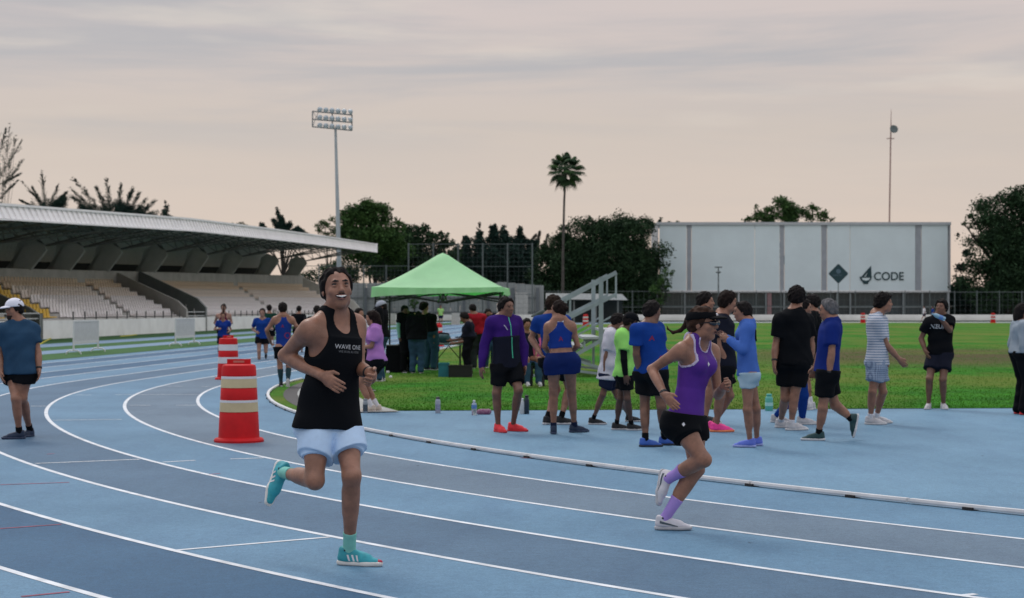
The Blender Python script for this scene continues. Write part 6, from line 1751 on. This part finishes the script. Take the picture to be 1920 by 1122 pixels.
# ------------------------------------------------------------------ trees
def leafmat(nm, c, c2):
    m = mat(nm, c, .75, .3, 1.1, spec=.15, c2=c2); return m
m_leaf = leafmat('leaf_dark', (.012, .034, .018), (.034, .074, .032)); m_leaf2 = leafmat('leaf_green', (.022, .062, .018), (.056, .120, .032)); m_leaf3 = leafmat('leaf_blue', (.010, .030, .026), (.022, .054, .042)); m_leaf4 = leafmat('leaf_pale', (.06, .065, .055), (.10, .10, .085))
m_trunk = mat('bark', (.022, .020, .017), .9, .3, 2.0); m_trunk2 = mat('bark_grey', (.07, .065, .06), .9, .3, 2.0)
def leaves(name, circles, Y, leaf, dens, m, parent, org, seed=0, thin=1.0, flat=1.0):
    """leaf-sized faces spread through clumps; circles are (x, y, radius) in photo pixels at depth Y"""
    rs = np.random.RandomState(seed); s_ = Y / F; V = []
    for (cx, cy, r) in circles:
        if r > 6: r = r * 1.12
        nsub = max(1, int(3 + r / 3.5)) if r > 5 else 1
        for k in range(nsub):
            if nsub == 1: ox = oy = 0; rr = r
            else:
                a = rs.rand() * 6.28; d = r * (.35 + .5 * rs.rand()); ox, oy = math.cos(a) * d, math.sin(a) * d; rr = r * (.42 + .26 * rs.rand())
            n = int(dens * (rr / leaf) ** 2 * 5.5) + 6
            u = rs.normal(size=(n, 3)); u /= np.linalg.norm(u, axis=1)[:, None]; rad = rr * rs.rand(n) ** .45 * (1 + .55 * (rs.rand(n) ** 3))
            zo = (rs.rand() - .5) * 1.3 * r * flat if nsub > 1 else 0
            px = cx + ox + u[:, 0] * rad * 1.15; py = cy + oy + u[:, 2] * rad * .85; dz = (zo + u[:, 1] * rad) * s_
            X = (px - 960) * Y / F; Z = EYE - (py - HOR) * Y / F
            V.append(np.stack([X, Y + dz, Z], 1))
    C = np.concatenate(V); n = len(C); C -= np.asarray(org)
    a = rs.normal(size=(n, 3)); a /= np.linalg.norm(a, axis=1)[:, None]; b = rs.normal(size=(n, 3)); b -= a * (a * b).sum(1)[:, None]; b /= np.linalg.norm(b, axis=1)[:, None]
    sz = leaf * s_ * (.55 + .8 * rs.rand(n))[:, None]
    q = np.stack([C - a * sz, C - b * sz * .5 * thin, C + a * sz, C + b * sz * .5 * thin], 1)
    me = mesh_np(name, q.reshape(-1, 3), np.arange(n * 4).reshape(-1, 4)); return link(name, me, m, parent)
def tree(label, circles, Y, leaf=2.6, dens=1.5, m=None, trunk=None, seed=1, name='tree', tm=None, limbs=True, thin=1.0, tr=3.5, cat='tree', group='trees beyond the stadium'):
    cx = trunk if trunk else float(np.mean([c[0] for c in circles]))
    b = P(cx, 590, Y); b.z = 0
    e = empty(name, tuple(b), label, cat, group)
    leaves('crown', circles, Y, leaf, dens, m or m_leaf, e, b, seed, thin)
    top = max(circles, key=lambda c: c[2]); s_ = Y / F
    g = MB(); q = P(top[0], top[1], Y) - b
    g.tube([(0, 0, 0), (q.x * .3, 0, q.z * .5), (q.x, 0, q.z)], [tr * s_, tr * .75 * s_, tr * .3 * s_], 7)
    if limbs:
        for c in circles[::max(2, len(circles) // 9)]:
            w = P(c[0], c[1], Y) - b; st_ = Vector((q.x * .3, 0, q.z * .5)); g.tube([tuple(st_), tuple(st_.lerp(w, .5) + Vector((0, 0, .3))), tuple(w)], [tr * .5 * s_, tr * .35 * s_, tr * .15 * s_], 5)
    g.build('trunk', tm or m_trunk, e); return e
def plume(x0, y0, x1, y1, r0, r1, n=7, bend=0):
    out = []
    for i in range(n):
        t = i / (n - 1); out.append((x0 + (x1 - x0) * t + bend * math.sin(t * 3.14), y0 + (y1 - y0) * t, r0 + (r1 - r0) * t))
    return out
def plumes(lst, n=7):
    """upswept boughs with side sprays"""
    out = []; rs = np.random.RandomState(len(lst) * 7 + n)
    for p in lst:
        x0, y0, x1, y1, r0, r1 = p[:6]; be = p[6] if len(p) > 6 else 0
        out += plume(x0, y0, x1, y1, r0 * 1.0, r1 * 1.1, int(n * 2.2), be); L = math.hypot(x1 - x0, y1 - y0)
        for k in range(int(4 + L / 9)):
            t = .25 + .7 * rs.rand(); a = math.atan2(y1 - y0, x1 - x0) + (rs.rand() - .5) * 1.5; l = L * (.12 + .16 * rs.rand()) * (1.25 - t)
            xs, ys = x0 + (x1 - x0) * t + be * math.sin(t * 3.14), y0 + (y1 - y0) * t
            out += plume(xs, ys, xs + math.cos(a) * l, ys + math.sin(a) * l, max(1.2, r1 * .9), max(.8, r1 * .5), 6)
    return out
tree('tall wispy half bare tree at the left edge above the stand roof', plumes([(0, 400, -6, 235, 4, 2), (2, 380, 18, 232, 3, 1.6), (5, 370, 30, 255, 3.5, 1.8), (6, 350, 44, 300, 4, 2), (4, 345, 40, 325, 4, 2), (2, 330, -12, 290, 4, 3), (8, 320, 42, 262, 3, 1.5), (-4, 300, 12, 240, 3, 2), (0, 372, 34, 338, 3, 2)], 9), 230, 1.1, 1.0, m_leaf3, 2, 3, 'wispy_tree', m_trunk, thin=.5, tr=1.2)
tree('loose feathery tree just behind the left part of the roof', plumes([(90, 395, 40, 340, 4, 1.6), (85, 395, 78, 320, 5, 1.5), (80, 390, 60, 350, 5, 2), (90, 392, 110, 345, 5, 1.5), (95, 395, 125, 360, 6, 3), (70, 392, 36, 375, 4, 2), (100, 395, 118, 372, 9, 6)], 9) + [(85, 380, 10), (110, 385, 12), (125, 378, 8), (65, 385, 7)], 225, 1.15, 1.0, m_leaf3, 90, 4, 'wispy_tree', thin=.6, tr=1.2)
tree('dark tree of spiky upswept plumes behind the stand roof', plumes([(205, 425, 136, 334, 9, 2.2, 4), (205, 425, 132, 352, 8, 2.5), (200, 425, 134, 368, 9, 4), (210, 420, 180, 350, 8, 3), (212, 425, 199, 334, 10, 2), (218, 425, 227, 344, 8, 2.5), (225, 425, 249, 352, 9, 3), (230, 425, 262, 360, 8, 3), (235, 425, 275, 372, 9, 3), (240, 428, 290, 376, 9, 3.5), (240, 428, 290, 400, 9, 6), (190, 425, 150, 395, 12, 8), (215, 430, 230, 390, 14, 10)], 9) + [(200, 402, 15), (232, 404, 15), (172, 398, 12), (255, 408, 12), (215, 380, 10)], 220, 1.35, 1.0, m_leaf3, 215, 5, 'spiky_tree', thin=.5, tr=2.5)
tree('small pointed conifer alone behind the stand roof', [(311, 412, 9), (312, 402, 8), (310, 394, 6), (312, 387, 4.5), (310, 380, 2.5), (309, 377, 1.2)], 240, 1.7, 1.6, m_leaf3, 311, 6, 'conifer', limbs=False, tr=2)
tree('low rounded treetop peeping over the roof, smaller', [(386, 430, 6), (396, 431, 5)], 280, 1.8, 1.3, m_leaf, 390, 7)
tree('rounded dark treetop peeping over the roof', [(445, 432, 12), (432, 434, 8), (462, 436, 9)], 270, 2.0, 1.5, m_leaf, 447, 8)
tree('ragged tree with a thin leaning spire above the roof', plumes([(530, 440, 512, 412, 8, 4), (530, 440, 519, 390, 8, 2.4), (535, 440, 528, 405, 7, 3), (545, 445, 560, 428, 8, 5), (500, 442, 490, 420, 7, 4), (520, 442, 545, 420, 8, 5), (570, 445, 560, 436, 8, 6)], 9), 250, 1.3, 1.0, m_leaf3, 530, 9)
tree('thin airy tree just left of the floodlight mast', [(610, 425, 10), (625, 420, 10), (600, 430, 8), (594, 424, 5), (630, 440, 9), (640, 428, 8), (612, 440, 8)], 240, 1.7, .8, m_leaf2, 618, 10, tr=2)
tree('large bright green tree beside the floodlight mast', [(690, 400, 22), (665, 412, 20), (715, 405, 18), (680, 430, 28), (720, 435, 26), (655, 440, 18), (745, 425, 12), (700, 460, 32), (735, 465, 26), (668, 468, 24), (692, 384, 11), (650, 405, 10)], 215, 2.7, 1.7, m_leaf2, 705, 11, tr=5)
tree('dark green broad tree behind the canopy', [(775, 440, 18), (800, 435, 14), (760, 470, 28), (800, 475, 26), (830, 450, 14), (835, 480, 18), (770, 505, 28), (815, 510, 24), (730, 505, 26), (848, 462, 9)], 222, 2.7, 1.7, m_leaf, 790, 12, tr=5)
tree('forked dark trunk and low crown left of the canopy', [(610, 510, 14), (640, 500, 16), (580, 520, 14), (660, 520, 18), (625, 535, 16), (590, 545, 12), (690, 500, 20), (665, 545, 12)], 214, 2.5, 1.3, m_leaf, 700, 13, tr=4)
tree('dark lumpy columnar trees above the netting of the tall fence', [(870, 500, 24), (900, 490, 24), (930, 485, 26), (960, 490, 26), (985, 500, 22), (890, 460, 12), (925, 450, 14), (950, 455, 14), (978, 455, 12)] + plumes([(880, 530, 872, 445, 14, 5), (905, 530, 900, 440, 14, 6), (930, 530, 925, 425, 16, 5), (950, 530, 945, 432, 14, 6), (975, 530, 975, 430, 13, 5), (860, 530, 858, 470, 12, 8), (1000, 530, 996, 455, 12, 8)], 7), 226, 2.5, 1.7, m_leaf3, 925, 14)
tree('pale leafless tree top beside the columnar trees', plumes([(895, 470, 900, 418, 4, 1.5), (1005, 470, 1012, 434, 5, 2), (1018, 470, 1028, 440, 5, 2), (990, 462, 1005, 440, 4, 2)], 6), 260, 1.6, .8, m_leaf4, 1010, 15, tm=m_trunk2, tr=2)
tree('broad dark rounded tree behind the bleachers, left half of the mass', [(1050, 470, 28), (1085, 450, 30), (1030, 500, 28), (1070, 510, 34), (1040, 540, 28), (1100, 490, 36), (1085, 545, 34), (1110, 425, 16), (1025, 470, 14), (1060, 435, 10)], 212, 2.5, 1.5, m_leaf, 1070, 16, tr=6)
tree('broad dark rounded tree behind the bleachers, right half reaching the board', [(1150, 440, 30), (1130, 420, 14), (1180, 445, 28), (1210, 430, 16), (1215, 470, 26), (1150, 490, 38), (1195, 510, 34), (1150, 545, 36), (1215, 550, 30), (1185, 415, 8), (1218, 414, 7), (1232, 500, 14)], 211, 2.5, 1.5, m_leaf, 1170, 17, tr=6)
tree('tree top with ragged outline behind the roof of the board building', [(1470, 385, 14), (1475, 400, 18), (1440, 400, 12), (1415, 405, 12), (1500, 400, 14), (1525, 400, 12), (1400, 412, 8), (1545, 408, 10), (1560, 412, 5), (1450, 415, 18), (1490, 415, 18), (1520, 386, 5), (1418, 388, 5)], 260, 2.3, 1.5, m_leaf2, 1475, 18, tr=4)
tree('distant low treetops left of the board roof', [(1270, 416, 4), (1255, 418, 4), (1236, 412, 6)], 280, 1.8, 1.0, m_leaf, 1262, 19)
tree('big dark tree at the right edge with sky showing through its left side', [(1865, 400, 26), (1895, 385, 24), (1920, 375, 22), (1840, 420, 18), (1880, 440, 34), (1925, 430, 40), (1845, 465, 28), (1890, 490, 38), (1930, 500, 44), (1850, 520, 30), (1900, 550, 40), (1818, 540, 20), (1860, 570, 26), (1820, 500, 14), (1822, 405, 7), (1835, 388, 7), (1808, 420, 5)], 212, 2.9, .95, m_leaf, 1885, 20, tr=7)
tree('lighter bushy tree at the right end of the board building', [(1795, 530, 14), (1805, 555, 18), (1790, 575, 14), (1812, 480, 9), (1800, 505, 10), (1796, 440, 4), (1830, 575, 18), (1870, 580, 18), (1910, 580, 20)], 218, 2.5, 1.5, m_leaf3, 1800, 21, tr=3)
tree('young thin tree with sparse leaves in front of the left end of the board', [(1246, 512, 8), (1258, 515, 6), (1240, 530, 8), (1252, 535, 6), (1230, 545, 10), (1240, 560, 9), (1262, 508, 3)], 199, 2.2, .9, m_leaf2, 1244, 22, 'young_tree', tr=1.2)
tree('slender young tree seen under the canopy', [(778, 566, 7), (774, 574, 6), (784, 560, 5)], 185, 2.0, .9, m_leaf2, 776, 23, 'young_tree', tr=1.0)
g = MB(); base_h = P(0, 520, 228).z
tree('low dark hedge filling the gap under the trees behind the canopy', [(x, 560, 17) for x in range(560, 1236, 26)] + [(x, 580, 14) for x in range(1000, 1236, 20)] + [(x, 535, 15) for x in range(1010, 1236, 26)], 224, 3.2, 1.9, m_leaf, 900, 24, 'hedge', limbs=False, tr=2, cat='hedge', group=None)
tree('dark undergrowth below the big tree at the right edge', [(x, 575, 18) for x in range(1784, 1960, 20)] + [(x, 555, 16) for x in range(1790, 1960, 20)], 222, 3.0, 1.9, m_leaf, 1880, 25, 'hedge', limbs=False, tr=2, cat='hedge', group=None)
# fan palm
YP = 205.0; pb = P(1055, 590, YP); pb.z = 0; palm = empty('fan_palm', tuple(pb), 'tall slender fan palm standing above the tree line', 'palm tree')
s_ = YP / F; ct = P(1061, 318, YP) - pb
g = MB(); g.tube([(0, 0, 0), (ct.x * .1, 0, ct.z * .45), (ct.x * .5, 0, ct.z * .8), tuple(ct)], [3.2 * s_, 2.4 * s_, 2.0 * s_, 2.4 * s_], 9); g.build('trunk', m_trunk2, palm)
rs = np.random.RandomState(8); fp = MB()
def fan(c, d, size, droop):
    """a fan leaf: bare stalk, then a disc of drooping blades facing outward and up"""
    d = Vector(d).normalized(); side = d.cross(Vector((0, 0, 1))); side = side.normalized() if side.length > .05 else Vector((1, 0, 0)); up = side.cross(d).normalized()
    g = MB(); c = Vector(c); e0 = c + d * size * .60 + Vector((0, 0, -droop * size * .12)); g.bar(c, e0, .05)
    for i in range(17):
        a = math.radians(-125 + 250 * i / 16); v_ = (d * math.cos(a) + side * math.sin(a)).normalized(); L = size * .42 * (.72 + .28 * math.cos(a)); t1 = e0 + v_ * L * .6 + up * .03; t2 = e0 + v_ * L + Vector((0, 0, -(droop * .55 + .25) * L))
        w = up.cross(v_).normalized() * size * .040; g.face([e0, t1 - w, t1 + w]); g.face([t1 - w, t2, t1 + w])
    return g
k = 0
for el_, cnt in ((80, 3), (58, 6), (36, 8), (14, 9), (-8, 8), (-30, 7), (-55, 5)):
    for i in range(cnt):
        az = 6.283 * (i + rs.rand() * .5) / cnt + el_; e_ = math.radians(el_ + rs.rand() * 10 - 5)
        d = (math.cos(az) * math.cos(e_), math.sin(az) * math.cos(e_), math.sin(e_)); k += 1
        g = fan(ct, d, (37 + rs.rand() * 5) * s_, .5 if el_ > 0 else .35); g.build('frond', m_leaf if k % 3 else m_leaf2, palm)
g = MB()
for k in range(26):
    a = rs.rand() * 6.28; r0 = 2.5 * s_; z0 = ct.z - (5 + rs.rand() * 24) * s_; g.face([(ct.x + r0 * math.cos(a), r0 * math.sin(a), z0 + 5 * s_), (ct.x + r0 * math.cos(a + .5), r0 * math.sin(a + .5), z0 + 5 * s_), (ct.x + 1.8 * r0 * math.cos(a + .2), 1.8 * r0 * math.sin(a + .2), z0 - 4 * s_)])
g.build('dead_fronds', mat('palm_dry', (.04, .035, .025), .9), palm)

# ------------------------------------------------------------------ green pop-up canopy
m_can = mat('canopy_green', (.40, .74, .42), .6, .06, 1.5)
t = m_can.node_tree; b_ = t.nodes['Principled BSDF']; tr_ = t.nodes.new('ShaderNodeBsdfTranslucent'); tr_.inputs[0].default_value = (.14, .80, .16, 1); mx = t.nodes.new('ShaderNodeMixShader'); mx.inputs[0].default_value = .32
out_ = [n for n in t.nodes if n.type == 'OUTPUT_MATERIAL'][0]; t.links.new(b_.outputs[0], mx.inputs[1]); t.links.new(tr_.outputs[0], mx.inputs[2]); t.links.new(mx.outputs[0], out_.inputs[0])
FL = Vector((-3.09, 39.6, 0)); ex = Vector((2.86, .12, 0)); eyv = Vector((.13, 2.9, 0)); tent = empty('canopy_tent', tuple(FL), 'bright green pop-up canopy on black folding legs at the edge of the grass', 'canopy')
def TP(u, v, z): q = ex * ((u + 1) / 2) + eyv * ((v + 1) / 2); return Vector((q.x, q.y, z))
n_ = 24; V = []; Fc = []
ze, zp = 1.945, 2.80
for i in range(n_ + 1):
    for k in range(n_ + 1):
        u, v_ = -1 + 2 * i / n_, -1 + 2 * k / n_; m_ = max(abs(u), abs(v_)); mn = min(abs(u), abs(v_)); z = ze + (zp - ze) * (1 - m_) ** 1.22 - .035 * math.sin(math.pi * m_) * (1 - (mn / max(m_, .01)) ** 2) + .02 * (m_ > .98) * (mn ** 2)
        if m_ < .06: z -= .03
        V.append(tuple(TP(u * 1.02, v_ * 1.02, z)))
for i in range(n_):
    for k in range(n_): a = i * (n_ + 1) + k; Fc.append((a, a + n_ + 1, a + n_ + 2, a + 1))
g = MB(); g.raw(V, Fc); g.build('canopy_top', m_can, tent, True)
for side in range(4):
    g = MB(); row = []
    for i in range(25):
        w = -1 + 2 * i / 24; u, v_ = [(w, -1), (1, w), (-w, 1), (-1, -w)][side]; sag = .012 * math.sin(i * 1.9 + side) ; hb = .16 - .03 * abs(w) ** 4 + .01 * math.sin(i * .9)
        if side == 0: hb = .215 - .125 * ((w + 1) / 2) ** .6
        row.append((tuple(TP(u * 1.021, v_ * 1.021, ze + .02 * w * w)), tuple(TP(u * (1.03 + sag), v_ * (1.03 + sag), ze - hb))))
    for i in range(24): g.face([row[i][0], row[i + 1][0], row[i + 1][1], row[i][1]])
    g.build('valance', m_can, tent, True)
m_fr = mat('frame_black', (.010, .014, .014), .5)
for u, v_ in ((-.97, -.97), (.97, -.97), (.97, .97), (-.97, .97)):
    g = MB(); a = TP(u, v_, 0); b2 = TP(u, v_, 1.90); g.bar(a, b2, .038); g.build('leg', m_fr, tent)
    g = MB(); g.box((-.05, -.05, 0), (.05, .05, .012)); g.build('foot_plate', m_fr, tent, loc=tuple(a))
for side in range(4):
    for i in range(2):
        w0, w1 = -.97 + .97 * i, .97 * i; f = lambda w: [(w, -.97), (.97, w), (-w, .97), (-.97, -w)][side]
        za = 1.86; zb_ = 1.66
        g = MB(); a, b2 = f(w0), f(w1)
        lo0, lo1 = (za - .18, zb_ - .05) if i == 0 else (zb_ - .05, za - .18)
        hi0, hi1 = (za, zb_ + .19) if i == 0 else (zb_ + .19, za)
        g.bar(TP(*a, hi0), TP(*b2, lo1 + .02), .022, .03); g.bar(TP(*a, lo0), TP(*b2, hi1), .022, .03); g.build('scissor_bar', m_fr, tent)
for u, v_ in ((0, -.97), (.97, 0), (0, .97), (-.97, 0)):
    g = MB(); g.bar(TP(u, v_, 1.62), TP(0, 0, 1.86), .022, .03); g.bar(TP(u, v_, 1.85), TP(0, 0, 1.62), .022, .03); g.build('scissor_bar', m_fr, tent)
g = MB(); g.bar(TP(0, 0, 1.60), TP(0, 0, 2.76), .035); g.build('centre_pole', m_fr, tent)
# table and things under the canopy
def place(x, y): return G(x, y)
p = place(818, 693); tb = empty('folding_table', tuple(p), 'grey topped folding table with black legs under the canopy', 'table')
g = MB(); g.box((-.04, -.3, .60), (.66, .35, .64)); g.build('table_top', mat('table_top', (.16, .22, .22), .6), tb)
for x in (.03, .58):
    for y in (-.25, .30): g = MB(); g.tube([(x, y, 0), (x, y, .60)], .018, 6); g.build('leg', m_fr, tb)
    g = MB(); g.bar((x, -.25, .25), (x, .30, .25), .02); g.build('brace', m_fr, tb)
g = MB(); g.bar((.03, 0, .25), (.30, 0, .58), .02); g.bar((.58, 0, .25), (.30, 0, .58), .02); g.build('brace', m_fr, tb)
def lumpy(name, loc, pts, r, m, label, cat, h=.012, wr=.006, group=None):
    pa = np.array(pts); D = Field(pa.min(0) - max(r) - .02, pa.max(0) + max(r) + .02, h)
    for i in range(len(pts) - 1): D.limb(pts[i], pts[i + 1], [r[i], r[i + 1]], .03)
    D.wrinkle(wr, 40, 2, (1, 1, 1)); D.plane((0, 0, 0), (0, 0, -1)); me = D.mesh(name, (0, 0, 0)); o = link(name, me, m, None, loc); tag(o, label, cat, group); return o
q = p + Vector((.02, 0, .645))
lumpy('duffel_bag', tuple(q + Vector((.12, 0, 0))), [(-.08, 0, .10), (.10, 0, .09)], [.11, .12], mat('bag_teal', (.02, .07, .085), .8), 'dark teal sports bag on the folding table', 'bag')
lumpy('backpack', tuple(q + Vector((.13, .12, .12))), [(-.04, 0, .06), (.10, 0, .06)], [.08, .07], c_black, 'black bag lying over the teal bag on the table', 'bag')
g = MB(); g.box((0, -.14, 0), (.26, .14, .07)); o = g.build('tray', mat('tray_grey', (.30, .33, .33), .6), None, loc=tuple(q + Vector((.33, 0, 0)))); o.rotation_euler = (0, .25, .1); tag(o, 'pale grey tray tilted on the right of the table', 'tray')
def crate(x, y, w, d, h, m, label, name='crate'):
    p = place(x, y); e = empty(name, tuple(p), label, 'crate'); t_ = .02
    for nm, a, b2 in (('base', (0, 0, 0), (w, d, t_)), ('side', (0, 0, t_), (t_, d, h)), ('side', (w - t_, 0, t_), (w, d, h)), ('front', (t_ + .001, 0, t_), (w - t_ - .001, t_, h)), ('back', (t_ + .001, d - t_, t_), (w - t_ - .001, d, h)), ('rim', (-.012, -.012, h - .03), (w + .012, -.002, h))):
        g = MB(); g.box(a, b2); g.build(nm, m, e)
    return e
crate(822, 708, .23, .3, .31, mat('crate_teal', (.012, .15, .19), .5), 'teal plastic storage box below the table')
crate(841, 709, .50, .34, .27, mat('crate_black', (.006, .007, .008), .5), 'black plastic crate on the grass beside the teal box')
g = MB(); g.raw([(0, 0, 0), (.5, 0, 0), (.5, .6, 0), (0, .6, 0), (.02, .02, .62), (.44, .02, .62), (.44, .58, .62), (.02, .58, .62)], [(0,3,2,1),(4,5,6,7),(0,1,5,4),(1,2,6,5),(2,3,7,6),(3,0,4,7)])
tbk = place(722, 700); e = empty('draped_table', tuple(tbk), 'low table draped in black cloth at the left of the canopy', 'table'); g.build('table_cloth', c_black, e); g = MB(); g.box((.0, 0, .622), (.46, .6, .645)); g.build('table_top', mat('table_dark', (.02, .025, .028), .6), e)
g = MB(); g.box((-.11, -.1, 0), (.11, .1, .012)); o = g.build('paper_sheet', c_white, None, loc=tuple(tbk + Vector((.36, .15, .648)))); o.rotation_euler = (0, .1, .3); tag(o, 'white sheet of paper on the black draped table', 'paper')
g = MB(); g.box((-.09, -.004, -.13), (.09, .004, .13)); o = g.build('paper_sheet', c_white, None, loc=tuple(P(678, 628, 25.6))); o.rotation_euler = (.1, .25, .4); tag(o, 'white paper held up by the woman in lilac', 'paper')
crate(668, 722, .22, .3, .34, c_black, 'black box on the grass between the smiling runner and the woman in lilac')

# ------------------------------------------------------------------ bottles and small things at the edge of the grass
m_cap = mat('cap_black', (.012, .014, .016), .5); m_steel = mat('bottle_steel', (.26, .30, .34), .35, .15, 20, metal=.4)
m_clear = mat('clear_plastic', (.62, .68, .74), .12, .05, trans=.75); m_lab = mat('label_blue', (.10, .22, .50), .5, .2); m_aqua = mat('jug_aqua', (.12, .50, .42), .2, .08, trans=.25)
def bottle(x, y, h, r, body, cap, label, neck=.35, band=None, name='water_bottle', x2=0):
    p = place(x, y); e = empty(name, tuple(p), label, 'bottle', 'bottles standing at the grass edge')
    g = MB(); g.lathe([(r * .9, 0), (r, .008), (r, h * .72), (r * .92, h * .78), (r * neck, h * .88), (r * neck, h * .90)], n=20); g.build('bottle_body', body, e, True)
    g = MB(); g.lathe([(r * neck * 1.25, h * .885), (r * neck * 1.3, h * .97), (r * neck * .9, h)], n=16); g.build('cap', cap, e, True)
    if band: g = MB(); g.lathe([(r * 1.012, h * band[1]), (r * 1.012, h * band[2])], n=20); g.build('bottle_label', band[0], e, True)
    return e
bottle(685, 775, .205, .036, m_steel, mat('cap_grey', (.20, .22, .24), .5), 'patterned steel bottle standing by the feet of the woman in lilac', .7, (mat('label_dark', (.04, .06, .08), .5, .5, 40), .15, .6))
bottle(821, 775.5, .235, .037, mat('bottle_frost', (.32, .35, .42), .4, .15, 18), m_cap, 'frosted bottle with black cap standing alone on the grass edge', .6, (mat('label_pale', (.22, .24, .34), .5, .4, 40), .2, .55))
bottle(889, 779.5, .215, .036, m_clear, mat('cap_white', (.6, .62, .66), .4), 'clear plastic water bottle with blue label beside the pink bag', .38, (m_lab, .45, .68))
bottle(979, 777, .225, .036, mat('bottle_white', (.48, .52, .54), .4), mat('cap_white', (.6, .62, .66), .4), 'white bottle half behind the leg of the man in the purple jacket', .5)
bottle(987.5, 777, .27, .037, mat('bottle_night', (.012, .025, .045), .35), m_cap, 'dark blue tall bottle beside the white one', .6)
bottle(1442, 771, .25, .058, m_aqua, mat('cap_aqua', (.06, .38, .32), .5), 'large aqua water jug behind the braided woman', .55, (mat('jug_mark', (.35, .62, .58), .5), .3, .5), 'water_jug')
lumpy('toiletry_bag', tuple(place(908, 778)), [(-.06, 0, .035), (.055, 0, .04)], [.045, .045], mat('bag_pink', (.55, .36, .48), .7, .5, 30, c2=(.20, .04, .12)), 'small pink patterned bag lying beside the clear bottle', 'bag', .006, .003)
for x, y, r, lb in ((727, 701, .035, 'white ball-like object on the grass under the canopy, the farther one'), (732, 710, .032, 'white ball-like object on the grass nearer the smiling runner')):
    lumpy('small_ball', tuple(place(x, y)), [(0, 0, r), (.01, 0, r)], [r, r], c_white, lb, 'ball', .008, .001)
# drinking bottle of the man in black
p = Vector(g15.j['gL']); e = empty('water_bottle', tuple(p + Vector((-.03, -.03, -.02))), 'clear bottle with pale blue label held to his mouth by the man in black', 'bottle'); e.rotation_euler = (math.radians(8), math.radians(-68), 0)
g = MB(); g.lathe([(.030, -.17), (.032, -.16), (.032, -.02), (.012, .02), (.012, .04)], n=14); g.build('bottle_body', mat('bottle_sky', (.30, .52, .68), .2, .1, trans=.3), e, True)
g = MB(); g.lathe([(.033, -.13), (.033, -.07)], n=14); g.build('bottle_label', m_lab, e, True)

# ------------------------------------------------------------------ aluminium bleachers seen from their side
m_bl = mat('bleacher_alu', (.26, .32, .36), .45, .12, 3.0, metal=.25); m_bl2 = mat('bleacher_plank', (.34, .38, .40), .5, .10, 3.0, metal=.2)
YL = 38.3; bl0 = G(996, 708); bz = lambda x, y, Y=YL: P(x, y, Y) - bl0
ble = empty('bleachers', tuple(bl0), 'small grey aluminium bleachers seen from the side on the grass', 'bleachers')
def barp(x0, y0, x1, y1, w, Y=YL, nm='frame_bar', h=None):
    g = MB(); g.bar(bz(x0, y0, Y), bz(x1, y1, Y), w, h or w, (0, 1, 0)); g.build(nm, m_bl, ble)
DL = 3.6
for dY in (0, DL):
    Y = YL + dY; sx = lambda x: 960 + (x - 960) * YL / Y if dY else x; sy = lambda y: HOR + (y - HOR) * YL / Y if dY else y
    for x0, y0, x1, y1, w, nm in ((1060, 562, 1156, 511, .085, 'guard_rail'), (1062, 599, 1154, 553, .075, 'guard_rail'), (1127, 520, 1127, 640, .095, 'post'), (1061, 560, 1061, 622, .05, 'post'), (1069, 561, 1069, 600, .045, 'post'),
            (1084, 628, 1146, 594, .035, 'stringer'), (1018, 700, 1132, 636, .08, 'stringer'), (996, 650, 996, 709, .06, 'post'), (997, 707, 1020, 691, .05, 'brace'), (997, 685, 1018, 684, .04, 'brace'), (998, 673, 1014, 667, .04, 'brace'),
            (1080, 676, 1122, 689, .06, 'brace'), (1127, 640, 1127, 700, .06, 'post'), (1076, 665, 1076, 706, .05, 'post'), (1030, 690, 1150, 704, .05, 'ground_rail'), (1155, 512, 1155, 560, .04, 'post'), (1096, 640, 1096, 655, .04, 'post')):
        barp(sx(x0), sy(y0), sx(x1), sy(y1), w, Y, nm)
for x0, x1, y in ((1000, 1022, 672), (1030, 1056, 662), (1070, 1093, 647), (1092, 1124, 632), (1129, 1156, 618)):
    a = bz(x0, y); b2 = bz(x1, y); g = MB(); g.box((a.x, -.05, a.z - .05), (b2.x, DL + .05, a.z)); g.build('seat_plank', m_bl2, ble)
    g = MB(); g.box((a.x + .02, -.04, a.z - .085), (b2.x - .02, -.01, a.z - .052)); g.build('plank_end', mat('plank_end', (.08, .10, .11), .6), ble)
lumpy('gym_bag', tuple(P(1010, 595, 39.5)), [(-.12, 0, .0), (.10, 0, .12)], [.06, .05], mat('bag_olive', (.06, .08, .08), .8), 'grey green rolled bag leaning on the bleacher rail', 'bag')
